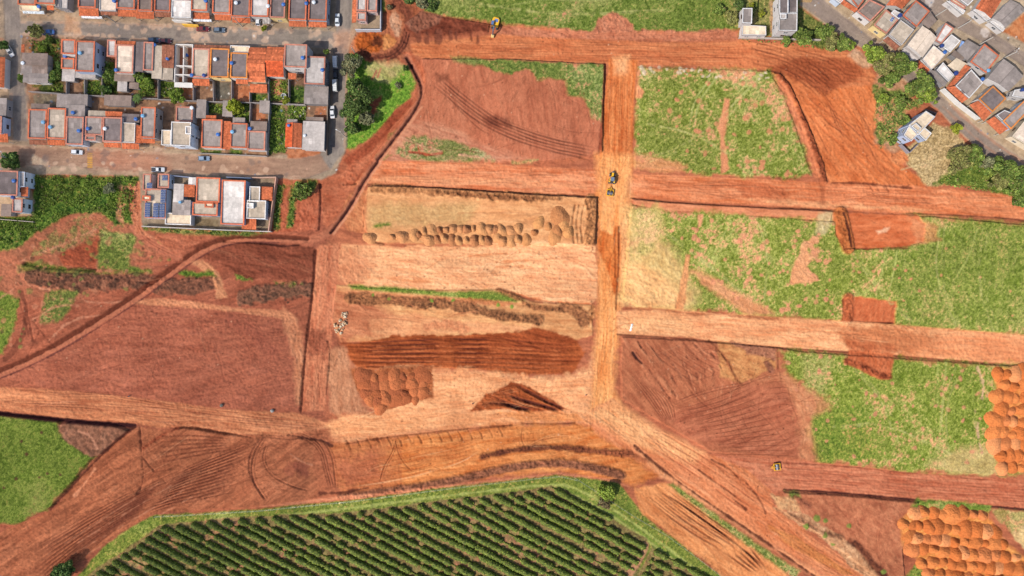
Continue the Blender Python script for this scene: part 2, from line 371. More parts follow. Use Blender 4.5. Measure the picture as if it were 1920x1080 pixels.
grass([(330, 508), (400, 512), (408, 520), (340, 517)], (101, 123, 44), (77, 100, 34), damt=.1, bamt=.05)
grass([(442, 516), (475, 517), (472, 525), (445, 524)], (107, 125, 50), (83, 101, 38), damt=.1, bamt=.05)
grass([(512, 526), (570, 530), (570, 536), (515, 534)], (123, 127, 60), (94, 107, 44), damt=.3, bamt=.25)
grass([(-200, 520), (10, 548), (38, 560), (34, 600), (5, 660), (-30, 690), (-200, 700)], (123, 134, 56), (88, 111, 38), damt=.2, bamt=.10, bare=(140, 90, 62))
grass([(85, 548), (145, 546), (130, 580), (105, 605), (72, 605), (78, 575)], (116, 123, 58), (90, 101, 46), damt=.5, bamt=.25, bare=(168, 100, 76))
line([(40, 548), (52, 580), (42, 640), (12, 672)], 9, (120, 66, 48), .7, 2, .15)
line([(82, 548), (74, 590), (60, 625)], 3, (180, 108, 80), .7, 1.5, .0)
for q in ((36, 560, 54, 630), (46, 560, 62, 640), (60, 600, 100, 650), (75, 620, 45, 680)):
    line([(q[0], q[1]), (q[2], q[3])], 2.5, (110, 58, 42), .7, 1.5, .12)
WG = [(-20, 470), (60, 450), (150, 400), (250, 405), (300, 445), (330, 475), (250, 540), (150, 560), (60, 640), (-20, 690)]
spots(WG, 70, 2, 6, (112, 122, 62), 401, .6, .25); spots(WG, 60, 1.5, 5, (92, 66, 48), 402, .6, .2); spots(WG, 40, 2, 6, (196, 130, 98), 403, .5, 0)
for q in ([(10, 500), (90, 470), (180, 430)], [(60, 600), (110, 570), (170, 575)], [(90, 640), (130, 600), (190, 590)], [(0, 560), (40, 530), (90, 545), (150, 545)], [(130, 560), (200, 570), (260, 560)]): line(q, 2.5, (206, 142, 110), .6, 3, -.03, gap=.4)
spots([(60, 512), (330, 525), (330, 552), (70, 545)], 40, 2, 5, (70, 50, 40), 404, .7, .3); spots([(440, 545), (578, 530), (578, 570), (450, 575)], 24, 2, 5, (78, 56, 44), 405, .7, .3)
# left field dark graded cut
soil([(350, 460), (410, 452), (560, 458), (592, 470), (590, 520), (540, 528), (470, 522), (420, 500), (380, 480)], (112, 58, 42), (150, 82, 62), 12, 40, 5, jit=4)
line([(420, 452), (500, 456), (533, 462), (560, 458)], 3, (64, 32, 24), .8, 1.2, .3)
# -- lower-left haul road
soil([(-200, 728), (0, 725), (100, 730), (250, 745), (420, 768), (560, 775), (640, 800), (630, 830), (520, 818), (420, 815), (350, 800), (300, 805), (255, 795), (110, 782), (0, 770), (-200, 760)],
     (168, 96, 66), (214, 142, 102), 5, 55, 4, jit=2, zone=Z_ROAD)
for pts in ([(20, 735), (150, 735), (300, 762), (560, 790)], [(0, 755), (150, 758), (320, 770), (420, 785), (600, 800)], [(70, 730), (110, 745), (230, 742), (330, 765)], [(40, 760), (200, 765), (300, 790), (400, 780)]):
    tracks(pts, 9, 4, (124, 66, 48), .55, .07)
# lower-left graded yard
soil([(260, 800), (320, 806), (360, 800), (420, 812), (540, 815), (620, 800), (640, 925), (480, 950), (290, 962), (225, 1000), (80, 1100), (-200, 1280), (-200, 1080), (30, 985), (100, 955), (185, 850)],
     (140, 80, 56), (186, 112, 80), -32, 60, 5, jit=2, zone=Z_GROUND)
for i in range(12):
    o = i * 9; tracks([(480 - o * .4, 828 + o * .9), (350 - o, 880 + o * .8), (200 - o * .5, 950 + o * .9), (60, 1035 + o)], 8, 3, (98, 50, 36), .7, .14, fade=40, var=.8)
for o in (0, 20, 45, 70): line([(300 + o, 905 + o * .3), (200 + o, 968 + o * .2), (90 + o, 1040)], 1.6, (208, 142, 108), .55, 1.5, -.04, gap=.45)
line([(262, 800), (265, 850), (270, 900), (258, 925)], 2, (80, 40, 30), .8, 2, .25)
line([(265, 855), (285, 880), (310, 905)], 2, (80, 40, 30), .8, 2, .25)
line([(330, 803), (350, 801), (420, 812), (470, 820)], 4, (76, 40, 28), .85, 1.5, .35)
band([(270, 840), (300, 818), (330, 804)], 7, (110, 52, 34), (164, 84, 56), -30, 8, 3, rough=.25)
# green triangle, bottom left
grass([(-200, 770), (0, 776), (110, 788), (180, 852), (96, 952), (30, 984), (-200, 975)], (116, 128, 54), (80, 100, 30), (134, 134, 70), (104, 62, 44), damt=.2, bamt=.02, h=1.22)
for x, y in ((82, 810), (45, 826), (54, 850), (118, 888), (78, 893), (35, 896), (93, 886), (12, 912)): spot(x, y, 3.2, (84, 54, 38), .85, .15)
soil([(108, 788), (250, 800), (215, 830), (183, 858), (150, 842), (115, 815)], (110, 74, 58), (160, 108, 86), 20, 8, 5, smooth=1, rough=.3, h=1.1, zone=Z_GROUND)
line([(150, 808), (175, 815), (185, 840)], 3, (186, 130, 102), .8, 1.5, 0)
line([(-40, 770), (60, 782), (160, 792), (252, 798)], 8, (58, 28, 24), .95, 1.2, .2)  # painted shade on the north face of the grass bank
line([(252, 800), (215, 830), (183, 860), (140, 905), (95, 955)], 4, (84, 44, 34), .85, 1.5, .2)
line([(178, 880), (160, 905), (140, 930)], 5, (214, 142, 104), .7, 2, 0)

# -- top strip of pasture
grass([(720, -200), (1420, -200), (1420, 20), (1385, 58), (1330, 66), (1210, 62), (1100, 66), (1000, 52), (945, 46), (880, 38), (828, 32), (790, 22), (700, 20)],
      (124, 136, 62), (86, 106, 34), (156, 150, 90), (176, 118, 88), damt=.4, bamt=.05, h=1.08)
line([(855, 20), (890, 0)], 1.6, (160, 164, 92), .6, 1, 0); line([(920, 16), (1000, 6), (1060, -5)], 1.6, (160, 164, 92), .5, 1, 0)
line([(1000, -2), (1080, 5), (1160, 2)], 2, (170, 164, 100), .5, 2, 0)
soil([(940, 48), (1000, 53), (1080, 58), (1110, 65), (1120, 38), (1150, 24), (1185, 42), (1190, 62), (1210, 55), (1290, 62), (1380, 54), (1390, 78), (1000, 72), (925, 66)],
     (176, 104, 78), (204, 130, 100), 0, 12, 6, jit=4, rough=.12, smooth=1)
grass([(1390, -200), (1470, -200), (1470, 70), (1390, 55), (1370, 20)], (127, 127, 66), (81, 98, 44), damt=.5, bamt=.08)
# -- top road and the wide cut on its right
soil([(770, 82), (860, 72), (940, 64), (1000, 70), (1100, 74), (1200, 78), (1300, 80), (1385, 76), (1480, 82), (1560, 90), (1625, 106), (1650, 160), (1560, 170), (1500, 150), (1442, 132), (1300, 124), (1200, 122), (1130, 120), (960, 113), (860, 112), (790, 108), (765, 96)],
     (190, 104, 66), (218, 136, 92), 1.5, 70, 4.5, zone=Z_ROAD, jit=2)
for y0 in (84, 95, 104): tracks([(860, y0), (1000, y0 + 1), (1200, y0 + 6), (1400, y0 + 9)], 9, 4, (164, 84, 50), .5, .07)
soil([(640, 60), (700, 58), (730, 40), (720, 0), (730, -40), (770, -40), (800, 14), (770, 60), (770, 100), (735, 125), (700, 118), (660, 98)], (150, 84, 58), (186, 112, 80), 60, 30, 5, rough=.12)
soil([(662, 62), (718, 60), (722, 85), (705, 102), (664, 96)], (152, 70, 26), (196, 104, 48), 50, 20, 4, rough=.3, smooth=1)
spot(708, 78, 12, (92, 46, 22), .9, -.5, 1.2, 40)
soil([(720, 62), (735, 68), (748, 80), (722, 96), (716, 90)], (190, 116, 66), (210, 140, 88), 40, 15, 4, smooth=1)
soil([(728, 40), (738, 18), (752, 30), (752, 72), (738, 66)], (186, 130, 100), (206, 156, 128), 80, 14, 4, smooth=1, rough=.1)
band([(742, -10), (745, 8), (770, 30), (764, 60), (756, 88), (730, 108), (700, 112), (680, 100)], 18, (96, 50, 36), (140, 76, 54), 60, 20, 4, rough=.15, jit=3, smooth=2)
tracks([(770, 25), (764, 60), (756, 88), (730, 108), (695, 108)], 9, 3, (70, 34, 26), .7, .15)
soil([(758, 45), (790, 22), (830, 32), (880, 40), (918, 46), (915, 62), (860, 66), (800, 68), (765, 62)], (92, 42, 28), (140, 72, 52), 15, 14, 5, rough=.3, jit=3, h=0.81)
soil([(758, 45), (790, 22), (830, 32), (820, 50), (780, 62)], (124, 78, 62), (156, 100, 80), 15, 14, 5, rough=.2, jit=3, al=.8)
for x, w, t in ((785, 8, 66), (800, 9, 68), (822, 14, 66), (845, 7, 65), (855, 5, 66), (884, 3, 68), (896, 5, 68)): line([(x, t - 4), (x + 1, t + 9)], w, (112, 62, 46), .7, 2, .1)
W2 = [(1440, 130), (1500, 140), (1560, 165), (1640, 160), (1652, 200), (1642, 250), (1690, 310), (1745, 345), (1700, 352), (1555, 345), (1530, 300), (1500, 220)]
soil(W2, (196, 102, 56), (222, 132, 84), 52, 60, 5, zone=Z_ROAD, jit=2)
soil([(1445, 130), (1500, 106), (1590, 110), (1625, 140), (1580, 160), (1552, 178), (1520, 165)], (138, 66, 38), (182, 98, 62), 28, 50, 4, jit=4, soft=4)
tracks([(1400, 95), (1470, 112), (1520, 140), (1555, 172)], 26, 8, (112, 52, 32), .65, .08)
tracks([(1480, 95), (1560, 115), (1600, 150)], 16, 5, (132, 64, 40), .6, .08)
tracks([(1500, 180), (1560, 230), (1640, 300), (1700, 340)], 30, 6, (184, 92, 50), .5, .06)
soil([(1440, 136), (1470, 150), (1500, 215), (1545, 330), (1528, 335), (1486, 215)], (196, 112, 76), (220, 138, 100), 62, 25, 4, jit=3, rough=.1)
band([(1462, 142), (1480, 165), (1500, 210), (1520, 260), (1538, 310), (1546, 340)], 9, (96, 46, 26), (160, 82, 50), 65, 10, 3, rough=.4, raise_=.9, jit=2)
line([(1440, 131), (1462, 136), (1482, 158), (1502, 205), (1525, 255)], 2.5, (74, 36, 24), .75, 1, .3)
soil([(1640, 110), (1700, 140), (1700, 240), (1680, 290), (1640, 270), (1645, 200)], (176, 124, 92), (204, 156, 124), 40, 20, 6, jit=6, soft=5, rough=.1)
grass([(1640, 160), (1690, 170), (1730, 190), (1690, 230), (1650, 285), (1640, 240)], (132, 132, 66), (83, 101, 42), bare=(200, 128, 92), damt=.45, bamt=.22, jit=5)
# right-hand corner: dry grass and the house plot
grass([(1688, 290), (1750, 230), (1790, 245), (1820, 285), (1770, 345), (1740, 348)], (206, 178, 130), (176, 146, 98), (214, 188, 140), (196, 140, 104), damt=.5, bamt=.05)
line([(1690, 318), (1740, 305), (1790, 292)], 1.6, (214, 190, 140), .6, 1, 0)
grass([(1750, 345), (1800, 300), (1850, 290), (2120, 330), (2120, 400), (1930, 392), (1890, 366), (1820, 352)], (123, 132, 56), (77, 101, 34), (168, 166, 96), damt=.3, bamt=.06)
soil([(1668, 290), (1690, 284), (1705, 296), (1690, 312), (1672, 306)], (206, 118, 72), (222, 142, 96), 20, 14, 5, smooth=1)

# -- upper lot west of the crossing
F1 = [(790, 112), (960, 113), (1133, 122), (1128, 285), (1108, 293), (1000, 306), (880, 302), (720, 306), (698, 300), (735, 240), (790, 180), (796, 150)]
soil(F1, (172, 96, 70), (200, 122, 92), 84, 40, 3.5, k=1.7, h=1.22)
soil([(760, 230), (830, 230), (900, 270), (990, 300), (880, 304), (725, 306), (730, 270)], (178, 104, 80), (212, 146, 116), 22, 50, 5, jit=4, soft=6)
G1b = [(860, 114), (960, 116), (1133, 123), (1130, 235), (1110, 222), (1095, 185), (1065, 178), (1060, 152), (1030, 148), (1008, 150), (985, 130), (960, 140), (930, 136), (905, 122)]
grass(G1b, (129, 136, 66), (90, 111, 44), (168, 172, 108), (206, 140, 104), damt=.5, bamt=.16, jit=4)
grass([(735, 292), (765, 262), (800, 255), (860, 268), (915, 290), (930, 302), (820, 306)], (151, 141, 88), (114, 123, 58), (186, 176, 130), (190, 122, 92), damt=.6, bamt=.2)
grass([(960, 302), (1010, 300), (1000, 308), (960, 308)], (143, 138, 80), (110, 121, 58), damt=.5, bamt=.2)
grass([(842, 104), (900, 112), (890, 124), (850, 116)], (140, 150, 86), (114, 116, 58), damt=.5, bamt=.25, al=.7)
line([(768, 286), (790, 288), (805, 292), (828, 288)], 5, (160, 72, 46), .9, 1, .1); line([(785, 275), (788, 290)], 3, (160, 72, 46), .9, 1, .1)
for i in range(26):
    x = 940 + i * 7; line([(x, 160 + (i % 5) * 8), (x + 6, 215), (x + 4, 262)], 1.6, (150, 80, 58), .45, 2, .05, gap=.52)
tracks([(818, 150), (870, 195), (925, 235), (1010, 268), (1115, 290)], 17, 6, (74, 36, 24), 1, .16, sharp=1.0, var=.35)
tracks([(818, 150), (850, 195), (900, 245), (925, 255)], 5, 2, (110, 56, 38), .6, .07)
tracks([(870, 165), (910, 165), (960, 140)], 4, 1, (140, 76, 54), .5, .04)
soil([(905, 220), (950, 225), (960, 240), (920, 242)], (76, 36, 26), (130, 66, 46), 25, 30, 4, al=.7, jit=4, soft=6)
soil([(820, 140), (840, 145), (840, 152), (820, 155)], (96, 48, 34), (140, 74, 54), 40, 20, 4, al=.7, jit=4, soft=4)
for i in range(9): line([(745 + i * 9, 255 + i * 5), (800 + i * 12, 278 + i * 3), (880 + i * 10, 296)], 2, (222, 160, 128), .45, 2, -.03, gap=.5)

# -- road 2 (the long cross street)
soil([(640, 330), (690, 322), (722, 303), (900, 305), (1100, 318), (1133, 318), (1122, 370), (960, 361), (800, 350), (690, 347), (640, 352)], (200, 106, 66), (230, 152, 112), 2, 70, 4, zone=Z_ROAD, jit=1.5)
soil([(690, 332), (800, 330), (1000, 340), (1100, 346), (1100, 354), (900, 346), (700, 342)], (226, 146, 104), (240, 172, 128), 3, 40, 4, al=.7, soft=3)
soil([(1180, 325), (1330, 331), (1540, 342), (1700, 347), (1800, 356), (1890, 366), (1960, 392), (2120, 400), (2120, 440), (1925, 412), (1890, 409), (1700, 401), (1560, 393), (1180, 371)], (202, 108, 66), (232, 150, 108), 3, 70, 4, zone=Z_ROAD, jit=1.5)
for y0 in (338, 350, 358): tracks([(1200, y0 - 4), (1400, y0 + 4), (1560, y0 + 12), (1760, y0 + 22)], 8, 3, (182, 92, 54), .45, .06)
soil([(1360, 345), (1420, 340), (1470, 355), (1475, 372), (1400, 372)], (178, 92, 58), (206, 116, 78), 4, 60, 5, al=.85, jit=5, soft=4)
soil([(1380, 372), (1480, 376), (1540, 380), (1700, 390), (1760, 396), (1500, 388)], (220, 152, 108), (240, 178, 132), 3, 40, 4, al=.7, jit=4, soft=3)
line([(1560, 342), (1620, 343), (1660, 348), (1710, 352)], 4, (116, 56, 36), .8, 1.5, .2)
for x in (1628, 1640, 1650, 1658, 1665): line([(x, 343), (x + 9, 352 + (x % 3) * 3)], 1.8, (124, 62, 40), .7, 1, .15)
line([(1540, 335), (1545, 360), (1542, 380)], 8, (150, 80, 50), .5, 3, .05)
soil([(1183, 373), (1250, 380), (1400, 388), (1560, 397), (1556, 414), (1400, 404), (1250, 396), (1190, 384)], (204, 122, 84), (226, 146, 108), 3, 40, 4, h=0.74, jit=2)
line([(1183, 371), (1250, 379), (1400, 388), (1530, 392), (1572, 396)], 3, (92, 44, 28), .8, 1, .15)  # bank shade painted as a dark line on the road's south edge
line([(1700, 400), (1790, 403), (1890, 409), (1960, 420)], 2.5, (84, 38, 26), .85, 1, .1)  # painted bank shade, further east along the same road
line([(690, 345), (780, 349), (960, 361), (1060, 366), (1122, 369)], 3.5, (84, 40, 28), .85, 1, .15)  # dark colour stands for the shaded bank below the road
line([(722, 304), (700, 312), (690, 322)], 3, (190, 110, 76), .5, 1, 0)
# -- right upper lot
G1 = [(1197, 126), (1440, 134), (1468, 175), (1486, 225), (1522, 330), (1430, 330), (1330, 328), (1275, 320), (1190, 316), (1192, 240)]
grass(G1, (156, 158, 80), (108, 122, 38), (188, 178, 116), (214, 148, 108), damt=.52, bamt=.20, h=.35, jit=6, soft=5)
soil([(1190, 290), (1230, 292), (1285, 312), (1275, 325), (1190, 318)], (206, 128, 86), (226, 154, 112), 10, 30, 5, jit=5, soft=4, al=.85)
spots(G1, 60, 2.0, 6, (212, 136, 98), 3)
soil([(1358, 185), (1368, 186), (1362, 240), (1357, 262), (1366, 318), (1352, 326), (1350, 255), (1343, 240), (1352, 215)], (212, 136, 96), (224, 150, 110), 90, 30, 5, jit=2, bump=.02)
soil([(1193, 158), (1208, 172), (1203, 182), (1193, 182)], (210, 132, 92), (224, 150, 108), 90, 20, 5, jit=3)
for p in ([(1330, 150), (1300, 190), (1292, 240)], [(1340, 150), (1310, 190), (1300, 240)], [(1430, 138), (1400, 170), (1370, 200)], [(1420, 138), (1385, 172)]): line(p, 2, (186, 186, 114), .6, 1, 0)
spots([(1200, 125), (1440, 134), (1440, 150), (1200, 142)], 40, 1.5, 4, (214, 190, 160), 5)

# -- spine road
soil([(1142, 110), (1196, 112), (1188, 200), (1186, 330), (1124, 330), (1131, 200)], (196, 98, 48), (226, 142, 88), 91, 90, 4, zone=Z_ROAD, jit=1)
for x in (1146, 1158, 1170, 1180): tracks([(x, 125), (x - 3, 200), (x - 7, 310)], 5, 3, (168, 76, 34), .7, .08)
soil([(1150, 105), (1180, 105), (1176, 140), (1150, 140)], (222, 148, 100), (236, 172, 124), 80, 14, 4, jit=4, soft=6)
line([(1134, 120), (1131, 200), (1124, 285)], 5, (148, 70, 46), .8, 1, .1)  # painted shade of the east-facing bank beside the road
SP = [(1118, 290), (1186, 290), (1182, 420), (1172, 500), (1163, 570), (1160, 640), (1150, 700), (1152, 745), (1190, 790), (1150, 800), (1094, 790), (1104, 740), (1112, 660), (1120, 600), (1120, 520), (1122, 440)]
soil(SP, (228, 140, 80), (246, 176, 116), 92, 60, 4, zone=Z_ROAD, jit=5, soft=7)
soil([(1120, 450), (1124, 430), (1148, 440), (1152, 425), (1164, 424), (1164, 500), (1158, 560), (1150, 545), (1142, 510), (1122, 470)], (192, 92, 40), (222, 132, 72), 92, 50, 3.5, jit=2)
line([(1161, 425), (1160, 500), (1155, 580)], 3, (104, 46, 20), .85, .6, .1)
line([(1153, 440), (1154, 520)], 2, (140, 64, 28), .7, .6, .08)
tracks([(1135, 560), (1132, 650), (1122, 740)], 14, 5, (222, 130, 66), .5, .05)
soil([(1164, 420), (1184, 380), (1180, 470), (1176, 560), (1164, 580)], (222, 142, 92), (240, 172, 118), 92, 40, 4, al=.9)
# -- middle right lot: dry at its left, green to the right
G2 = [(1184, 384), (1250, 394), (1400, 404), (1560, 416), (1740, 406), (2120, 440), (2120, 640), (1800, 618), (1700, 610), (1560, 600), (1400, 590), (1300, 581), (1200, 576), (1168, 560), (1176, 470)]
grass(G2, (160, 162, 80), (114, 128, 40), (190, 184, 108), (222, 152, 112), damt=.50, bamt=.19, h=0.74, jit=6, soft=5)
grass([(1700, 410), (2120, 440), (2120, 640), (1800, 618), (1690, 610), (1660, 480)], (144, 152, 72), (106, 124, 40), (172, 164, 96), (200, 146, 100), damt=.40, bamt=.03, al=.85, soft=14, ang=100)
soil([(1170, 385), (1235, 395), (1245, 450), (1280, 500), (1310, 560), (1295, 580), (1200, 576), (1166, 562), (1176, 470)], (218, 170, 112), (236, 196, 138), 60, 14, 6, al=.85, jit=9, soft=12, zone=Z_GROUND)
soil([(1175, 490), (1250, 520), (1280, 560), (1280, 580), (1200, 576), (1168, 560)], (230, 168, 112), (242, 190, 134), 20, 40, 5, jit=6, soft=8, zone=Z_GROUND)
grass([(1186, 390), (1230, 395), (1240, 440), (1220, 470), (1195, 480)], (196, 178, 110), (160, 160, 82), (220, 190, 132), (230, 178, 128), damt=.5, bamt=.2, al=.6, soft=6)
soil([(1290, 505), (1310, 508), (1380, 545), (1450, 588), (1400, 590), (1330, 545)], (208, 138, 94), (226, 160, 116), 30, 30, 5, jit=4, soft=5)
soil([(1285, 480), (1292, 480), (1290, 520), (1280, 580), (1266, 580), (1274, 530)], (216, 142, 94), (230, 160, 110), 100, 30, 5, jit=2)
soil([(1308, 403), (1316, 404), (1313, 425), (1309, 425)], (216, 146, 106), (226, 158, 118), 100, 30, 5, jit=2)
soil([(1480, 530), (1485, 500), (1500, 465), (1505, 450), (1520, 455), (1512, 470), (1530, 480), (1512, 500), (1535, 525), (1510, 532)], (222, 150, 106), (232, 166, 122), 20, 16, 5, jit=4)
soil([(1520, 440), (1540, 445), (1525, 460), (1540, 470), (1530, 490), (1520, 485), (1512, 455)], (220, 148, 106), (230, 164, 122), 20, 16, 5, jit=4)
soil([(1535, 400), (1562, 398), (1560, 416), (1545, 440), (1525, 440)], (198, 172, 124), (222, 196, 156), 60, 12, 5, al=.8, jit=4, soft=4)
spots([(1240, 400), (1560, 416), (1560, 590), (1400, 580), (1300, 500)], 90, 1.8, 5, (222, 146, 108), 11)
spots([(1560, 470), (1900, 440), (1900, 600), (1600, 595)], 26, 1.8, 4, (210, 138, 98), 12)
for p in ([(1330, 495), (1340, 470), (1370, 415)], [(1337, 495), (1346, 472), (1385, 415)], [(1660, 470), (1650, 520), (1640, 555)], [(1680, 470), (1672, 520), (1660, 560)], [(1790, 520), (1815, 480), (1830, 430)]): line(p, 2.2, (190, 190, 110), .55, 1.2, 0)
soil([(1562, 398), (1602, 398), (1718, 404), (1735, 420), (1728, 455), (1700, 462), (1625, 468), (1580, 467), (1566, 440)], (188, 92, 52), (216, 122, 80), 4, 40, 5, jit=3, h=.25, zone=Z_GROUND)
soil([(1705, 408), (1745, 418), (1760, 425), (1745, 445), (1760, 450), (1715, 462)], (204, 128, 86), (216, 146, 106), 5, 20, 3, al=.7, jit=6, soft=4)
band([(1575, 400), (1582, 430), (1588, 464)], 26, (150, 78, 38), (206, 124, 70), 70, 8, 4, rough=.35, raise_=.8, jit=2)
line([(1580, 400), (1588, 425), (1594, 462)], 5, (84, 40, 22), .9, 1, .15); line([(1586, 466), (1640, 467), (1700, 466)], 2.5, (110, 52, 32), .7, 1.5, .1)
soil([(1640, 432), (1668, 426), (1662, 434), (1646, 440)], (232, 176, 140), (240, 190, 156), 0, 12, 4, al=.8, jit=2)
soil([(1578, 560), (1602, 556), (1680, 565), (1676, 606), (1577, 603)], (184, 90, 54), (212, 120, 80), 95, 12, 5, jit=2, h=.2, zone=Z_GROUND)
band([(1588, 560), (1586, 600)], 22, (140, 66, 36), (204, 112, 70), 80, 7, 4, rough=.35, raise_=.5, jit=2)
line([(1594, 603), (1640, 606), (1672, 606)], 4, (104, 44, 30), .85, 1, .1)
# -- road 3
soil([(1156, 584), (1200, 579), (1300, 584), (1400, 592), (1560, 601), (1700, 611), (1800, 619), (2120, 645), (2120, 700), (1800, 676), (1600, 660), (1460, 652), (1330, 640), (1300, 634), (1158, 626)], (222, 142, 98), (244, 180, 132), 3.5, 70, 4, zone=Z_ROAD, jit=1.5)
soil([(1160, 590), (1250, 590), (1290, 600), (1300, 625), (1160, 622)], (232, 158, 108), (246, 186, 136), 10, 40, 4, al=.8, soft=10)
soil([(1560, 622), (1600, 612), (1700, 618), (1760, 630), (1740, 665), (1680, 662), (1600, 652)], (178, 96, 58), (212, 130, 86), 4, 40, 5, al=.85, jit=6, soft=6)
soil([(1760, 625), (2120, 650), (2120, 700), (1700, 668)], (206, 120, 78), (226, 144, 100), 4, 60, 5, al=.7, soft=10)
line([(1158, 627), (1210, 630), (1300, 636), (1330, 640), (1460, 652), (1600, 661), (1800, 677), (2000, 692)], 2.8, (96, 44, 28), .8, 1, .1)  # shade of the bank along the lower edge, put in as colour
line([(1175, 578), (1250, 580), (1290, 588), (1340, 590), (1460, 597)], 3, (150, 78, 48), .6, 2, .1)
for p in ([(1150, 600), (1162, 590), (1180, 600)], [(1150, 620), (1165, 608), (1185, 606)]): line(p, 2, (168, 84, 46), .6, 1, .1)
# -- lower right brown lot
F2 = [(1166, 632), (1300, 639), (1458, 652), (1500, 660), (1560, 740), (1570, 866), (1515, 864), (1400, 852), (1330, 846), (1250, 798), (1166, 748), (1164, 690)]
soil(F2, (160, 88, 62), (196, 120, 86), 50, 45, 4.5, h=0.68, jit=2)
soil([(1300, 760), (1240, 780), (1290, 820), (1400, 850), (1515, 862), (1500, 770), (1470, 720), (1400, 720)], (160, 86, 62), (194, 116, 86), -22, 50, 4.5, jit=4, soft=8)
for i in range(9): line([(1170 + i * 20, 638 + i * 2), (1200 + i * 22, 680 + i), (1240 + i * 16, 730 + (i % 3) * 8)], 2.2, (214, 144, 106), .55, 5, -.12, gap=.46)
for i in range(10): line([(1180 + i * 17, 642), (1215 + i * 18, 690), (1255 + i * 11, 745 - i * 4)], 2.2, (104, 52, 38), .7, 4, .18, gap=.46)
for i in range(7): tracks([(1200 + i * 16, 640 + i * 2), (1260 + i * 20, 690), (1310 + i * 12, 722 - i * 6)], 5, 2, (128, 68, 48), .5, .1, fade=20)
for i in range(8): tracks([(1170 + i * 6, 690 + i * 4), (1205 + i * 8, 735 + i * 2), (1246 + i * 3, 792)], 4, 2, (112, 56, 40), .7, .14, fade=15, var=.8)
for i in range(15): tracks([(1246 + i * 6, 770 + i * 6), (1330 + i * 5, 752 + i * 7), (1440 + i * 4, 700 + i * 11), (1500, 706 + i * 11)], 4, 2, (116, 60, 42), .65, .14, fade=25, var=.9)
tracks([(1260, 760), (1320, 735), (1400, 720), (1450, 700)], 8, 3, (118, 60, 44), .6, .1)
line([(1186, 660), (1194, 672), (1203, 680)], 3.5, (58, 28, 20), .9, .8, .3); line([(1196, 640), (1202, 652)], 2.5, (64, 30, 22), .8, .8, .25)
soil([(1345, 640), (1400, 648), (1455, 660), (1452, 690), (1420, 705), (1385, 720), (1350, 705), (1345, 670)], (180, 112, 70), (212, 150, 98), 15, 20, 5, jit=4)
soil([(1370, 642), (1455, 652), (1452, 675), (1410, 665)], (148, 92, 70), (184, 122, 94), 15, 8, 5, rough=.15, jit=3)
band([(1330, 640), (1345, 655), (1365, 680), (1375, 705), (1390, 722)], 6, (90, 48, 30), (150, 84, 54), 60, 8, 3, rough=.3, jit=2)
band([(1435, 680), (1445, 695)], 12, (124, 74, 54), (160, 100, 76), 40, 6, 4, rough=.2)
line([(1457, 652), (1458, 690)], 2.5, (120, 66, 40), .7, .8, .1)
# -- lower right grass lot
G3 = [(1460, 656), (1580, 665), (1800, 680), (2120, 702), (2120, 888), (1900, 890), (1700, 886), (1600, 874), (1535, 868), (1512, 810), (1530, 750), (1480, 700)]
grass(G3, (156, 162, 76), (108, 126, 36), (184, 172, 108), (216, 150, 108), damt=.46, bamt=.17, h=0.68, jit=8, soft=6)
grass([(1500, 665), (1560, 668), (1545, 740), (1510, 740)], (172, 170, 100), (143, 138, 66), damt=.6, bamt=.08, al=.7, soft=8)
soil([(1462, 700), (1500, 720), (1540, 740), (1560, 760), (1520, 790), (1535, 860), (1500, 862), (1490, 770)], (196, 122, 86), (216, 148, 108), 50, 12, 5, al=.8, jit=9, soft=6, zone=Z_GROUND)
grass([(1520, 780), (1620, 760), (1640, 860), (1530, 866)], (145, 151, 62), (92, 123, 40), damt=.3, bamt=.15, al=.8, soft=7)
soil([(1735, 872), (1800, 840), (1860, 830), (1875, 890), (1800, 888)], (190, 156, 104), (214, 182, 128), -25, 20, 5, al=.75, jit=7, soft=7, zone=Z_GRASS)
spots([(1465, 660), (1850, 690), (1850, 870), (1540, 860)], 55, 1.8, 5, (212, 138, 104), 21)
line([(1830, 690), (1845, 720), (1832, 760), (1828, 800), (1838, 850)], 6, (216, 170, 134), .7, 5, .05, gap=.45)
line([(1772, 680), (1765, 740), (1762, 800)], 3, (184, 184, 104), .5, 2, 0); line([(1756, 680), (1756, 760)], 3, (184, 184, 104), .4, 2, 0)
soil([(1592, 656), (1676, 662), (1668, 705), (1664, 712), (1640, 708), (1582, 680)], (176, 86, 50), (204, 114, 76), 90, 12, 5, jit=2, zone=Z_GROUND)
band([(1585, 676), (1620, 690), (1645, 704), (1664, 706)], 12, (116, 52, 30), (190, 100, 62), 30, 8, 4, rough=.35, raise_=.3, jit=2)
soil([(1590, 640), (1680, 648), (1676, 668), (1594, 662)], (176, 88, 54), (206, 118, 78), 3, 30, 5, al=.8, soft=5)
# -- road 4, diagonal road
soil([(1330, 852), (1400, 856), (1560, 869), (1720, 888), (1900, 898), (2120, 910), (2120, 975), (1900, 952), (1720, 937), (1600, 926), (1470, 918), (1440, 935), (1380, 900)], (178, 94, 66), (210, 132, 100), 3.5, 60, 4.5, zone=Z_ROAD, jit=1.5)
for y0 in (900, 912, 922): tracks([(1460, y0 - 20), (1600, y0 - 8), (1800, y0 + 10), (1990, y0 + 22)], 8, 3, (158, 82, 58), .5, .06)
line([(1470, 918), (1600, 926), (1720, 938), (1900, 953), (2000, 965)], 4, (70, 32, 24), .9, 1, .1)  # dark colour for the shaded bank under the road
line([(1470, 868), (1560, 872), (1720, 888)], 2.5, (128, 62, 44), .7, 1.2, .1)
DG = [(1094, 772), (1150, 748), (1200, 790), (1260, 818), (1330, 852), (1400, 880), (1442, 918), (1450, 950), (1530, 1010), (1680, 1110), (1760, 1160), (1700, 1180), (1560, 1085), (1500, 1050), (1400, 990), (1300, 930), (1220, 880), (1140, 828), (1088, 800)]
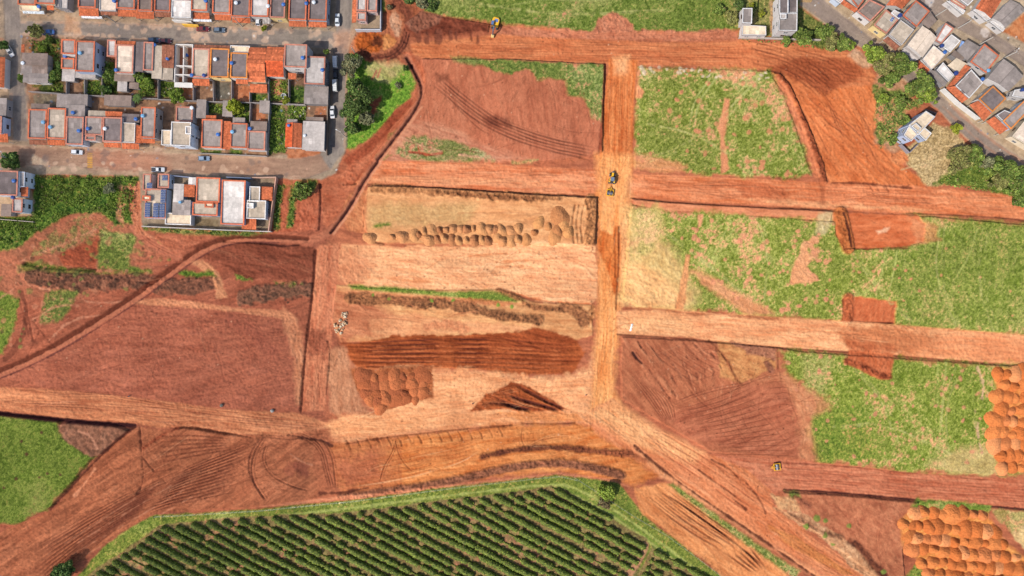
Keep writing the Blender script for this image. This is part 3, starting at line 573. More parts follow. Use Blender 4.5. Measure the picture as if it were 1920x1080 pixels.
soil(DG, (196, 110, 70), (226, 146, 104), 37, 60, 5, zone=Z_ROAD, jit=2)
soil([(1094, 775), (1150, 750), (1240, 808), (1320, 848), (1300, 870), (1180, 830)], (226, 150, 100), (242, 180, 128), 37, 40, 5, al=.85, soft=8)
soil([(1190, 840), (1300, 920), (1420, 1000), (1580, 1100), (1540, 1090), (1380, 985), (1240, 895)], (214, 136, 92), (232, 160, 116), 36, 40, 5, al=.8, soft=4)
for o in (0, 14, 30, 46): tracks([(1180 + o, 812 - o * .2), (1300 + o, 885 - o * .3), (1420 + o * .6, 975 - o * .6), (1620 + o, 1105 - o * .4)], 6, 2, (166, 84, 54), .6, .1)
for p in ([(1310, 880), (1350, 910), (1380, 930)], [(1380, 940), (1400, 955)], [(1335, 862), (1365, 876), (1385, 895)], [(1400, 905), (1425, 935), (1437, 962)]): line(p, 2.4, (104, 50, 34), .75, 1.5, .2)
soil([(1440, 985), (1500, 1010), (1600, 1075), (1580, 1080), (1480, 1025)], (176, 100, 52), (204, 130, 74), 38, 30, 4, al=.7)
line([(1190, 836), (1260, 895), (1340, 950), (1420, 1005), (1520, 1075), (1600, 1130)], 4, (92, 46, 32), .85, 2.2, .18)
# lower right triangle
soil([(1468, 922), (1600, 930), (1722, 942), (1705, 985), (1690, 1030), (1700, 1130), (1670, 1100), (1540, 1005), (1455, 950)], (164, 92, 66), (200, 126, 92), 40, 14, 5, jit=2, h=0.81, zone=Z_GROUND)
soil([(1446, 928), (1490, 932), (1500, 960), (1460, 955)], (186, 130, 92), (216, 166, 122), 20, 8, 5, rough=.25, jit=3)
grass([(1470, 920), (1500, 922), (1500, 934), (1480, 932)], (132, 138, 64), (99, 114, 46), damt=.3, bamt=.1)
band([(1490, 930), (1515, 948)], 8, (84, 44, 32), (150, 88, 64), 40, 8, 4, rough=.3)
soil([(1450, 952), (1500, 960), (1600, 1020), (1660, 1090), (1640, 1100), (1540, 1010)], (176, 122, 88), (214, 162, 124), 40, 10, 5, jit=4, rough=.15)
band([(1592, 1012), (1615, 1030), (1640, 1060), (1660, 1085), (1670, 1120)], 13, (72, 36, 24), (120, 66, 44), 45, 7, 4, rough=.35)
band([(1480, 962), (1510, 980), (1550, 1000), (1580, 1005)], 6, (78, 46, 32), (150, 96, 68), 30, 8, 4, rough=.25, al=.8)
for x, y, r in ((1510, 985, 6), (1530, 970, 7), (1545, 975, 5), (1512, 990, 4), (1545, 1003, 6), (1560, 1020, 4), (1590, 985, 5), (1655, 1070, 5)): spot(x, y, r, (114, 129, 56), .9, .3)
grass([(1715, 1060), (1745, 1050), (1720, 1110), (1690, 1110), (1700, 1080)], (136, 145, 62), (96, 118, 44), damt=.4, bamt=.1)
soil([(1890, 958), (2120, 985), (2120, 1090), (1960, 1060), (1900, 1010)], (206, 166, 114), (226, 192, 140), 30, 12, 5, zone=Z_GRASS)
grass([(1860, 955), (1960, 965), (1900, 1000), (1870, 975)], (165, 154, 90), (132, 136, 60), damt=.6, bamt=.2, al=.7)
grass([(1720, 935), (1860, 948), (1850, 965), (1730, 955), (1705, 950)], (129, 145, 56), (96, 118, 42), damt=.2, bamt=.1)
soil([(1862, 690), (2120, 690), (2120, 884), (1872, 884), (1858, 830), (1856, 780), (1866, 740)], (216, 128, 62), (234, 156, 92), 0, 12, 5, jit=4, soft=4, zone=Z_GROUND)
soil([(1706, 952), (1850, 962), (1872, 1000), (1910, 1040), (1960, 1060), (2000, 1130), (1750, 1130), (1722, 1050), (1690, 1020), (1684, 985)], (216, 128, 62), (238, 164, 96), 0, 12, 5, jit=4, soft=4, zone=Z_GROUND)
# strip between the diagonal road and the coffee
soil([(1188, 915), (1250, 905), (1300, 940), (1440, 1040), (1500, 1100), (1380, 1110), (1330, 1060), (1240, 990), (1200, 962)], (206, 124, 74), (232, 156, 104), 38, 60, 5, jit=3)
for o in (-6, 6, 18, 30, 42): tracks([(1215 + o, 930 - o * .3), (1290 + o, 988 - o * .4), (1360 + o * .8, 1030 - o * .4), (1420 + o * .4, 1075 - o * .3)], 7, 2, (128, 62, 36), .75, .22, sharp=1.1, var=.8, fade=18)
tracks([(1235, 920), (1300, 958), (1380, 1020), (1440, 1066)], 4, 1, (98, 46, 28), 1, .4, sharp=1, var=.2)
grass([(1252, 908), (1262, 905), (1340, 962), (1420, 1020), (1500, 1070), (1490, 1085), (1400, 1022), (1310, 955)], (138, 141, 68), (101, 116, 48), (190, 176, 120), damt=.4, bamt=.15, jit=2)
# -- centre lots
C1 = [(690, 349), (800, 352), (960, 363), (1119, 372), (1116, 460), (900, 458), (690, 456), (680, 400)]
soil(C1, (210, 142, 94), (234, 170, 120), 2, 40, 4, h=1.08, jit=2)
soil([(690, 385), (900, 380), (880, 420), (690, 428)], (184, 140, 92), (212, 170, 118), 0, 12, 4, al=.75, jit=6, soft=8, rough=.08)
soil([(655, 360), (690, 355), (690, 440), (650, 430), (640, 400)], (178, 100, 66), (208, 136, 94), 60, 20, 5, jit=3)
band([(700, 352), (765, 358), (860, 364), (960, 370), (1045, 372)], 16, (122, 74, 44), (206, 140, 90), 85, 7, 4, rough=.35, raise_=.2, jit=4, al=.85)
band([(820, 362), (960, 371), (1050, 375)], 7, (80, 46, 28), (150, 92, 58), 85, 6, 3, rough=.35, al=.75)
band([(1105, 375), (1108, 420), (1104, 458)], 20, (104, 62, 36), (212, 144, 92), 95, 7, 4, rough=.45, raise_=.4, jit=3)
for x in (1078, 1086, 1094): line([(x, 385), (x - 6, 420), (x - 2, 455)], 2.5, (126, 72, 42), .7, 2, .25, gap=.4)
grass([(700, 422), (738, 418), (735, 424), (702, 427)], (123, 132, 54), (94, 109, 40), damt=.2, bamt=.05)
line([(860, 400), (950, 398), (1040, 402)], 2, (180, 112, 70), .5, 2, .08); line([(900, 420), (960, 408), (1040, 405)], 3, (226, 160, 106), .6, 2, -.05)
line([(683, 395), (682, 425)], 2.5, (110, 62, 40), .7, 1.5, .2); line([(690, 452), (720, 458)], 3, (96, 50, 32), .8, 1.5, .2)
line([(1120, 370), (1118, 420), (1113, 470)], 2, (140, 78, 44), .7, 1, .1)
C2 = [(636, 456), (720, 462), (900, 460), (1020, 450), (1116, 462), (1120, 560), (1105, 572), (1020, 568), (990, 558), (940, 543), (780, 545), (650, 535), (625, 500)]
soil(C2, (226, 148, 104), (248, 188, 140), 2, 60, 5, jit=3, zone=Z_GROUND)
soil([(620, 460), (680, 462), (700, 500), (670, 535), (625, 530)], (190, 112, 78), (222, 148, 108), 50, 30, 5, jit=6, soft=14, al=.9)
for p in ([(690, 520), (760, 525), (840, 532)], [(880, 480), (950, 475)], [(930, 492), (990, 488)], [(930, 500), (980, 500)]): line(p, 4, (206, 122, 74), .6, 2, .04)
for i in range(7): line([(670 + i * 60, 475 + (i % 3) * 8), (720 + i * 62, 500 + (i % 2) * 9), (790 + i * 55, 530)], 1.8, (252, 206, 158), .5, 3, -.03, gap=.48)
line([(930, 543), (970, 550), (1000, 562), (1060, 568), (1105, 570)], 3, (196, 104, 60), .8, 1.5, .1)
C3 = [(630, 535), (780, 545), (940, 543), (1000, 566), (1108, 573), (1112, 630), (1050, 645), (900, 628), (780, 640), (640, 640), (622, 600)]
soil(C3, (210, 140, 92), (234, 174, 122), 5, 40, 4, jit=3, h=.3)
soil([(625, 545), (660, 548), (760, 600), (760, 625), (640, 640), (620, 600)], (170, 96, 66), (204, 130, 94), 10, 30, 5, jit=4, soft=8)
grass([(655, 535), (720, 537), (840, 547), (940, 545), (985, 562), (985, 567), (900, 562), (800, 553), (660, 542)], (134, 145, 60), (99, 121, 44), damt=.3, bamt=.1, jit=2)
soil([(660, 545), (800, 555), (960, 568), (960, 574), (800, 566), (660, 555)], (196, 112, 70), (214, 140, 98), 2, 30, 4, al=.8, rough=.1)
band([(655, 560), (760, 565), (870, 575), (940, 592), (1010, 600)], 18, (84, 52, 34), (172, 112, 72), 80, 6, 4, rough=.4, raise_=.3, jit=4)
band([(935, 543), (960, 550), (975, 560), (990, 575), (1050, 580)], 10, (84, 50, 32), (180, 116, 74), 60, 6, 4, rough=.4, raise_=.2, jit=3)
band([(1060, 578), (1092, 588), (1095, 605)], 22, (110, 66, 44), (186, 122, 78), 60, 6, 4, rough=.4, jit=3)
band([(1112, 575), (1110, 600)], 8, (140, 80, 46), (214, 146, 92), 90, 6, 4, rough=.3)
for x, y in ((700, 553), (730, 560), (810, 563), (850, 562), (935, 572), (960, 575)): spot(x, y, 4, (110, 146, 54), .85, .2)
soil([(690, 600), (760, 590), (900, 605), (1000, 612), (1000, 622), (880, 622), (760, 635), (700, 630)], (216, 140, 98), (236, 168, 122), 4, 40, 4, al=.85, jit=4, soft=4)
band([(800, 612), (840, 607), (876, 615), (868, 625)], 14, (180, 100, 66), (220, 144, 100), 40, 8, 4, rough=.12, al=.7)
WT = [(640, 645), (700, 640), (740, 628), (900, 627), (960, 622), (1000, 614), (1030, 622), (1085, 640), (1098, 660), (1082, 690), (1070, 702), (980, 704), (900, 694), (760, 690), (680, 695), (655, 675)]
soil(WT, (128, 58, 28), (186, 96, 54), 1.5, 90, 3.6, jit=3, k=3.2, bump=.5)
soil([(940, 628), (1000, 614), (1030, 622), (1085, 640), (1050, 660), (960, 650)], (128, 56, 28), (184, 92, 52), 14, 60, 4, jit=3, bump=.5, al=.85, soft=5)
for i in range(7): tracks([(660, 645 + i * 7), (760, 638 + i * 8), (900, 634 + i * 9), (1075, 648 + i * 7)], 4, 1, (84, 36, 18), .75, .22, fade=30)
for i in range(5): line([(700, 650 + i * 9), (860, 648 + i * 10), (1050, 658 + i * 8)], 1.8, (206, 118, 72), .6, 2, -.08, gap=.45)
line([(620, 690), (650, 665), (640, 640)], 12, (150, 80, 54), .5, 5, .1)
C4 = [(655, 695), (760, 690), (900, 696), (980, 706), (1074, 704), (1100, 690), (1112, 660), (1112, 745), (1100, 790), (1000, 795), (850, 805), (640, 835), (610, 800), (625, 780), (700, 772)]
soil(C4, (222, 144, 98), (244, 178, 130), -3, 50, 5, jit=7, soft=7, zone=Z_GROUND)
for i in range(9): tracks([(640, 790 + i * 4), (760, 783 + i * 3), (900, 775 + i * 3), (1080, 782 + i)], 4, 2, (200, 124, 74), .4, .04)
for i in range(16): line([(830 + i * 15, 700), (828 + i * 15, 725), (832 + i * 14, 745)], 2.2, (196, 120, 78), .5, 2, .06, gap=.5)
soil([(612, 650), (650, 655), (665, 700), (680, 760), (700, 775), (620, 775), (612, 720)], (172, 110, 80), (204, 142, 108), 85, 30, 5, jit=4, soft=4)
soil([(655, 690), (700, 690), (810, 690), (812, 745), (760, 758), (725, 770), (700, 765), (670, 735)], (140, 74, 44), (184, 106, 66), 85, 14, 5, jit=3)
WR = [(884, 770), (900, 752), (912, 738), (930, 733), (958, 714), (985, 722), (1020, 742), (1066, 768), (1000, 772), (940, 768)]
soil(WR, (122, 56, 26), (176, 88, 48), 22, 50, 4, jit=2, k=3, bump=.5, rough=.1)
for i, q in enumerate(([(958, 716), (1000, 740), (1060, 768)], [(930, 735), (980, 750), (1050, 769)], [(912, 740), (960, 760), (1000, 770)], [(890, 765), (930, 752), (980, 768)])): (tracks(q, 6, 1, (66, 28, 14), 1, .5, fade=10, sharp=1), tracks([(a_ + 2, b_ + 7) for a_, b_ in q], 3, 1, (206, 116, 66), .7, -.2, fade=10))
soil([(930, 772), (1080, 774), (1098, 790), (980, 790)], (200, 116, 66), (226, 150, 96), 2, 50, 4, al=.8)
line([(980, 794), (1040, 795), (1078, 793)], 3.5, (96, 42, 22), .85, 1, .15)
# vertical track west of the centre lots
soil([(592, 470), (600, 460), (640, 455), (632, 520), (626, 600), (622, 640), (612, 700), (612, 770), (565, 772), (566, 700), (578, 600), (590, 520)], (180, 100, 72), (208, 134, 100), 92, 40, 4.5, zone=Z_ROAD, jit=1.5)
soil([(578, 620), (612, 625), (618, 650), (608, 680), (600, 660), (590, 675), (573, 670)], (138, 72, 52), (170, 96, 72), 92, 30, 5, al=.85, jit=5, soft=4)
line([(591, 470), (588, 530), (580, 600), (570, 680), (564, 770)], 5, (86, 42, 30), .85, .8, .25)
line([(614, 640), (620, 660), (612, 740)], 2, (76, 38, 28), .7, 1, .2)
for x in (588, 598): tracks([(x, 690), (x - 4, 770)], 5, 2, (150, 84, 60), .6, .06)
# -- bottom centre lot
BC = [(620, 836), (700, 822), (850, 806), (960, 796), (1090, 796), (1150, 832), (1230, 890), (1190, 915), (1160, 900), (1050, 884), (850, 902), (650, 930), (640, 925), (625, 880)]
soil(BC, (190, 102, 50), (222, 144, 88), -8, 70, 4.5, jit=5, soft=5)
soil([(600, 836), (720, 826), (740, 912), (640, 932), (600, 880)], (150, 80, 56), (186, 108, 78), -6, 50, 5, al=.9, soft=34, jit=12)
line([(650, 832), (720, 820), (850, 806), (960, 797)], 3, (110, 54, 32), .75, 1.5, .2)
for i in range(16):
    x = 650 + i * 19; line([(x, 826 - i * 1.6), (x + 6, 836 - i * 1.6), (x + 8, 842 - i * 1.6)], 1.8, (96, 46, 28), .75, 1.2, .2)
tracks([(744, 820), (736, 848), (720, 875), (712, 905)], 5, 2, (104, 48, 26), .95, .24, var=.15, fade=8); tracks([(740, 820), (746, 850), (760, 872), (775, 885)], 5, 2, (104, 48, 26), .9, .2, var=.2, fade=8); tracks([(980, 800), (976, 822), (985, 838)], 5, 2, (112, 54, 30), .8, .2, var=.2, fade=8)
for i in range(6): tracks([(650, 912 - i * 8), (780, 890 - i * 9), (900, 850 - i * 6)], 5, 2, (168, 86, 44), .5, .07)
tracks([(650, 915), (760, 898), (860, 870), (900, 845)], 3, 1, (244, 190, 140), .5, -.03)
band([(905, 856), (940, 848), (990, 840), (1050, 838), (1100, 845), (1180, 850)], 11, (72, 34, 22), (122, 66, 42), 0, 5, 4, rough=.35, raise_=.2, jit=2)
band([(1100, 843), (1180, 852), (1210, 862)], 8, (116, 60, 38), (176, 100, 64), 4, 20, 2.5, rough=.15, al=.8)
band([(640, 933), (760, 918), (850, 902), (930, 882), (1000, 870), (1060, 868), (1120, 878), (1165, 892)], 16, (96, 58, 42), (164, 104, 76), -5, 12, 4, rough=.35, raise_=.5, jit=2)
line([(600, 925), (640, 924), (690, 915)], 5, (96, 48, 34), .8, 2, .1)
soil([(470, 952), (640, 930), (850, 908), (1050, 886), (1150, 900), (1195, 920), (1160, 905), (1050, 892), (850, 914), (640, 940)], (196, 112, 80), (214, 140, 106), -8, 50, 4, jit=1)

tracks([(495, 818), (478, 845), (470, 880), (478, 910), (500, 940)], 7, 2, (72, 34, 26), .95, .3, sharp=1.6, var=.1, fade=8)
tracks([(500, 830), (490, 860), (505, 890), (545, 912), (580, 920)], 6, 2, (78, 38, 28), .95, .26, sharp=1.6, var=.1, fade=8)
tracks([(560, 815), (590, 828), (606, 850), (612, 880), (622, 915)], 7, 3, (74, 36, 26), .95, .26, sharp=1.6, var=.1, fade=8)
tracks([(500, 820), (545, 825), (575, 818)], 3, 1, (70, 34, 24), .95, .26, sharp=1.5, var=.1, fade=8)
spot(566, 880, 17, (132, 72, 54), .8, -.3)
tracks([(488, 822), (468, 850), (466, 885), (482, 918)], 4, 1, (70, 34, 26), .9, .24, sharp=1.2, var=.1, fade=8)
tracks([(600, 820), (622, 850), (628, 890), (630, 920)], 6, 2, (84, 40, 28), .85, .22, sharp=1.5, var=.15, fade=8)
line([(540, 815), (575, 822), (605, 826), (622, 836)], 4, (70, 34, 26), .8, 2, .2)
spot(545, 880, 14, (150, 82, 60), .6, -.1); line([(545, 852), (566, 866), (585, 872)], 2, (196, 132, 100), .6, 2, -.05)
for i in range(6): tracks([(300 - i * 3, 820 + i * 10), (360, 815 + i * 8), (430, 822 + i * 4)], 4, 1, (98, 48, 34), .7, .14, fade=15, var=.4)
# -- coffee field: strip of mown grass, tilled earth under the rows
CG = [(190, 1030), (226, 1000), (290, 966), (480, 955), (650, 938), (850, 912), (1050, 890), (1160, 906), (1188, 940), (1205, 965), (1240, 992), (1330, 1062), (1400, 1120), (1400, 1300), (-40, 1300), (100, 1130)]
grass(CG, (138, 141, 62), (96, 116, 44), (178, 178, 104), (200, 130, 96), damt=.35, bamt=.0, jit=1.5, soft=2)
for dy, c in ((14, (176, 180, 100)), (22, (112, 136, 56)), (28, (172, 174, 98))):
    line([(300, 972 + dy), (480, 958 + dy), (650, 940 + dy), (850, 914 + dy), (1045, 892 + dy), (1090, 905 + dy), (1180, 960 + dy), (1300, 1050 + dy)], 4, c, .6, 1.5, .03)
CF = [(120, 1110), (205, 1050), (240, 1028), (300, 985), (420, 972), (520, 966), (625, 964), (700, 956), (830, 938), (940, 926), (1035, 912), (1060, 920), (1120, 958), (1212, 1012), (1216, 1030), (1190, 1080), (1150, 1140), (1100, 1300), (0, 1300)]
CF2 = [(1222, 1028), (1330, 1086), (1420, 1140), (1400, 1300), (1180, 1300), (1190, 1090)]
for poly in (CF, CF2):
    soil(poly, (128, 80, 62), (176, 122, 90), 28, 20, 4, jit=2, zone=Z_FARM)
    grass(poly, (140, 150, 84), (110, 109, 60), (170, 164, 110), (160, 104, 80), damt=.5, bamt=.22, al=.55, zone=None, tall=.05)
line([(1212, 1022), (1200, 1050), (1170, 1090)], 10, (200, 140, 106), .6, 2, 0)

# -- west diagonal lane with its open drain, climbing to the excavator
grass([(650, 108), (690, 112), (715, 120), (770, 128), (784, 150), (770, 185), (742, 205), (720, 235), (700, 258), (655, 284), (640, 270), (652, 200), (648, 150)], (124, 158, 54), (84, 126, 36), (170, 172, 96), (180, 112, 84), damt=.35, bamt=.05)
soil([(685, 118), (720, 112), (755, 118), (752, 142), (720, 158), (690, 142)], (170, 160, 100), (206, 178, 132), 30, 16, 4, smooth=1, al=.75, jit=4, soft=5)
line([(706, 132), (698, 148)], 4, (180, 106, 82), .8, 1, 0); line([(714, 128), (708, 145)], 3, (180, 106, 82), .8, 1, 0)
soil([(690, 190), (715, 180), (708, 205), (698, 225)], (158, 80, 56), (176, 98, 72), 60, 20, 5, jit=4)
soil([(655, 292), (690, 262), (720, 240), (742, 205), (770, 185), (785, 150), (765, 112), (755, 98), (770, 98), (800, 140), (798, 185), (760, 240), (700, 300), (665, 345), (640, 350)], (168, 86, 58), (200, 118, 86), -52, 40, 4, jit=2)
soil([(640, 300), (690, 265), (735, 215), (770, 185), (775, 195), (730, 245), (690, 290), (660, 320)], (140, 64, 42), (168, 84, 58), -50, 30, 4, jit=2, al=.9)
grass([(705, 300), (740, 250), (760, 235), (740, 270), (722, 300)], (130, 144, 72), (114, 112, 54), damt=.4, bamt=.2, al=.8)
LN = [(-60, 722), (30, 690), (110, 650), (200, 595), (290, 535), (350, 488), (400, 458), (450, 446), (520, 448), (580, 452), (620, 436), (655, 390), (690, 325), (740, 262), (786, 200), (793, 165), (775, 130), (762, 108)]
line(LN, 13, (176, 106, 78), .9, 1.5, .1, smooth=2, soft=2, zone=Z_ROAD)
line([(x - 4, y - 5) for x, y in LN[:10]], 8, (104, 54, 38), .95, 1.2, .35, smooth=2)
line([(x + 4, y + 7) for x, y in LN[:9]], 2.2, (96, 52, 48), .8, 1, .15, smooth=2)
line(LN[10:], 4.5, (62, 30, 22), .95, 1, .4, smooth=2)
line([(x + 6, y + 2) for x, y in LN[10:15]], 4, (214, 146, 110), .7, 1.2, -.05, smooth=2)
line([(250, 425), (262, 440), (290, 462), (335, 482)], 16, (182, 110, 82), .85, 2, .05, smooth=2)
tracks([(250, 400), (262, 440), (290, 462), (335, 482)], 7, 3, (134, 70, 50), .7, .1)
soil([(280, 440), (360, 440), (450, 432), (380, 450), (330, 480)], (150, 82, 60), (180, 106, 80), 5, 30, 4, jit=3)
for y in (475, 484, 494): line([(258, y), (300, y + 2), (340, y - 4)], 3, (176, 98, 72), .7, 1.5, 0)

# -- town ground: pavements, yards, streets
TOWN1 = [(-200, -200), (720, -200), (716, 56), (668, 60), (652, 100), (650, 280), (630, 325), (600, 338), (518, 336), (518, 345), (265, 345), (262, 330), (0, 328), (-200, 325)]
soil(TOWN1, (140, 120, 104), (178, 152, 130), 2, 16, 8, jit=2, h=.12, zone=Z_PAVE, bump=.02)
spots(TOWN1, 60, 3, 9, (206, 180, 158), 41, .7, 0); spots(TOWN1, 40, 3, 8, (176, 122, 90), 42, .6, 0)
YA = [(40, 66), (130, 68), (200, 76), (330, 84), (450, 90), (560, 92), (612, 105), (612, 200), (612, 285), (500, 292), (380, 284), (250, 270), (54, 262), (52, 170), (44, 150)]
soil(YA, (122, 92, 76), (168, 128, 102), 20, 12, 7, jit=2, h=.1, zone=Z_YARD, bump=.05, rough=.06)
grass([(50, 80), (112, 72), (114, 150), (120, 172), (90, 172), (60, 166)], (105, 109, 54), (61, 76, 34), (150, 128, 84), (160, 98, 66), damt=.4, bamt=.25, zone=Z_YARD)
for q in ([(158, 150), (190, 150), (190, 178), (160, 176)], [(192, 118), (212, 120), (220, 150), (222, 176), (193, 176)], [(250, 135), (288, 140), (290, 182), (262, 180)], [(298, 150), (326, 150), (345, 186), (298, 184)],
          [(505, 195), (535, 194), (538, 285), (505, 288)], [(538, 196), (572, 196), (572, 228), (538, 228)], [(436, 192), (468, 192), (468, 228), (440, 225)], [(472, 175), (502, 175), (502, 189), (472, 189)], [(506, 150), (540, 150), (540, 190), (506, 190)], [(543, 160), (570, 165), (570, 194), (543, 192)], [(385, 192), (420, 192), (418, 214), (388, 214)], [(378, 280), (415, 282), (415, 290), (378, 288)], [(432, 280), (452, 282), (452, 290), (432, 288)]):
    grass(q, (101, 121, 50), (50, 76, 32), (140, 136, 78), (170, 104, 70), damt=.3, bamt=.12, zone=Z_YARD, jit=3, tall=.4)
for q in ([(436, 160), (468, 162), (468, 190), (436, 190)], [(505, 150), (530, 150), (530, 180), (508, 180)], [(330, 165), (362, 165), (362, 186), (332, 186)], [(475, 205), (500, 205), (498, 230), (475, 228)], [(590, 200), (612, 200), (610, 225), (590, 225)], [(535, 280), (600, 282), (605, 300), (540, 298)]):
    soil(q, (170, 102, 70), (200, 136, 104), 30, 10, 6, zone=Z_YARD, jit=3)
soil([(402, 155), (432, 155), (432, 188), (402, 188)], (88, 84, 78), (120, 112, 102), 40, 10, 6, zone=Z_YARD); soil([(62, 176), (105, 178), (105, 200), (62, 198)], (110, 98, 86), (150, 134, 112), 40, 10, 6, zone=Z_YARD)
ASP = ((128, 116, 112), (150, 136, 128))
TS = [(38, 40), (200, 42), (330, 48), (450, 52), (560, 56), (628, 58), (640, 92), (570, 88), (450, 84), (330, 78), (200, 71), (100, 65), (40, 64)]
soil(TS, *ASP, 2, 40, 8, jit=2, h=0, zone=Z_STREET, bump=.02)
soil([(6, -200), (40, -200), (38, 30), (43, 62), (38, 100), (44, 150), (51, 200), (52, 264), (24, 264), (22, 200), (14, 150), (10, 80), (8, 30)], *ASP, 88, 40, 8, jit=1.5, h=0, zone=Z_STREET, bump=.02)
soil([(628, -200), (662, -200), (659, 50), (650, 110), (648, 200), (645, 285), (620, 318), (575, 334), (560, 300), (600, 290), (616, 265), (622, 200), (626, 110), (630, 50)], *ASP, 92, 40, 8, jit=1.5, h=0, zone=Z_STREET, bump=.02)
soil([(-200, 268), (0, 272), (160, 278), (320, 288), (500, 296), (570, 298), (600, 290), (620, 318), (575, 334), (500, 333), (320, 325), (160, 314), (0, 308), (-200, 300)], (146, 112, 96), (168, 134, 114), 2, 50, 7, jit=1.5, h=0, zone=Z_STREET, bump=.02)
soil([(155, 275), (300, 287), (320, 325), (180, 316)], (170, 108, 84), (190, 134, 110), 2, 50, 5, al=.6, soft=14, jit=6)
for p, n, s in ((TS, 34, 51), ([(40, 300), (560, 318), (560, 334), (40, 316)], 30, 52), ([(120, 40), (620, 58), (620, 66), (120, 48)], 22, 53), ([(60, 60), (330, 72), (330, 80), (60, 66)], 16, 54)): spots(p, n, 2, 7, (206, 172, 146), s, .75, 0)
soil([(125, 30), (148, 32), (150, 62), (120, 60)], (186, 140, 108), (200, 160, 130), 60, 14, 5, al=.8, jit=4, soft=4)
soil([(625, 60), (665, 55), (665, 100), (630, 95)], (190, 130, 96), (206, 150, 120), 10, 20, 5, al=.5, jit=6, soft=8)
soil([(60, 290), (75, 295), (85, 306), (70, 320), (55, 306)], (196, 168, 146), (210, 186, 164), 0, 10, 6, al=.85, jit=4)
for i in range(7): soil([(164, 286.5 + i * 4.2), (173, 287 + i * 4.2), (173, 289.2 + i * 4.2), (164, 288.7 + i * 4.2)], (214, 160, 60), (206, 150, 60), soft=.8, jit=.2, al=.9, bump=0)
spot(70 + 432, 71, 3, (216, 190, 170), .8, 0)
# lower terrace of the town
grass([(62, 328), (262, 332), (258, 420), (215, 420), (190, 400), (140, 398), (80, 430), (20, 470), (-200, 480), (-200, 400), (60, 405)], (105, 127, 48), (48, 80, 30), (143, 132, 70), (170, 102, 74), damt=.2, bamt=.06, tall=.5)
soil([(222, 345), (238, 350), (232, 420), (218, 410)], (172, 110, 80), (196, 140, 110), 95, 12, 4, jit=4, al=.8)
soil([(-200, 318), (60, 322), (62, 405), (-200, 410)], (170, 140, 116), (196, 166, 140), 0, 14, 6, h=.1, zone=Z_YARD, bump=.03)
soil([(262, 322), (520, 332), (506, 434), (264, 426)], (128, 112, 98), (164, 144, 126), 20, 12, 6, h=.1, zone=Z_YARD, bump=.03)
soil([(365, 408), (412, 412), (412, 426), (365, 424)], (104, 88, 68), (140, 120, 96), 20, 8, 4, zone=Z_YARD)
grass([(270, 426), (505, 436), (460, 442), (330, 438), (270, 434)], (132, 127, 62), (72, 94, 40), (170, 156, 100), (178, 106, 78), damt=.4, bamt=.18, jit=3)
soil([(516, 338), (600, 338), (596, 432), (508, 436)], (156, 78, 54), (190, 108, 80), 85, 16, 5, jit=3, rough=.08)
for q in ([(520, 345), (532, 350), (522, 430), (512, 430)], [(545, 340), (560, 345), (548, 425), (538, 425)], [(560, 338), (592, 340), (590, 362), (562, 365)], [(528, 345), (560, 345), (558, 352), (528, 352)]):
    grass(q, (105, 125, 50), (66, 91, 34), (150, 140, 80), (170, 98, 68), damt=.25, bamt=.2, jit=4, tall=.4)
line([(600, 345), (601, 390), (598, 430)], 4, (80, 36, 26), .9, 1.2, .3); line([(645, 345), (668, 344)], 3, (84, 44, 28), .8, 1.5, .2)
soil([(602, 340), (640, 325), (665, 300), (690, 290), (660, 345), (640, 392), (612, 428), (604, 420)], (170, 88, 60), (204, 122, 90), 0, 20, 6, jit=3, al=.8)
soil([(242, 345), (262, 340), (266, 430), (300, 450), (255, 440), (244, 400)], (176, 104, 76), (198, 130, 100), 88, 20, 4, jit=2); tracks([(252, 345), (246, 400), (262, 440)], 5, 2, (130, 66, 46), .8, .1)
for p in ([(40, 64), (200, 71), (330, 78), (450, 84), (570, 88)], [(40, 42), (200, 43), (330, 49), (560, 57)], [(0, 273), (160, 279), (320, 289), (500, 297)], [(0, 307), (160, 313), (320, 324), (560, 333)]):
    line(p, 5, (196, 164, 138), .75, 4, -.02, gap=.46); line(p, 3, (150, 96, 70), .6, 4, 0, gap=.52)
for p in ([(52, 170), (51, 262)], [(20, 150), (24, 262)], [(626, 100), (618, 262)], [(650, 110), (645, 284)]): line(p, 4, (176, 128, 100), .6, 4, 0, gap=.48)
for P_, sd_ in ((TS, 301), ([(20, 100), (50, 100), (50, 260), (26, 260)], 302), ([(626, 60), (655, 60), (645, 280), (620, 280)], 303), ([(60, 282), (560, 300), (560, 330), (60, 306)], 304)): spots(P_, 14, 3, 9, (104, 94, 92), sd_, .5, 0)
# the quarter at the upper right
T2 = [(1470, -200), (2120, -200), (2120, 330), (1911, 316), (1844, 292), (1784, 232), (1752, 200), (1640, 100), (1600, 84), (1560, 56), (1498, 10)]
soil(T2, (164, 138, 114), (196, 170, 144), 36, 16, 8, jit=1.5, h=.12, zone=Z_PAVE, bump=.02)
spots(T2, 60, 3, 8, (216, 192, 168), 61, .6, 0)
soil([(1660, 60), (1730, 100), (1800, 165), (1920, 270), (2120, 300), (2120, 100), (1760, -40), (1600, -40)], (150, 130, 112), (190, 166, 144), 36, 12, 7, jit=2, zone=Z_YARD, bump=.02)
A2 = ((136, 118, 112), (158, 138, 126))
soil([(1440, -60), (1480, -60), (1530, -20), (1545, 0), (1591, 37), (1620, 60), (1650, 82), (1700, 122), (1769, 182), (1844, 249), (1920, 300), (2120, 420), (2120, 460), (1908, 314), (1844, 288), (1784, 229), (1753, 200), (1700, 150), (1640, 104), (1603, 80), (1561, 52), (1527, 27), (1498, 6)], *A2, 38, 50, 8, jit=.8, h=0, zone=Z_STREET, bump=.02)
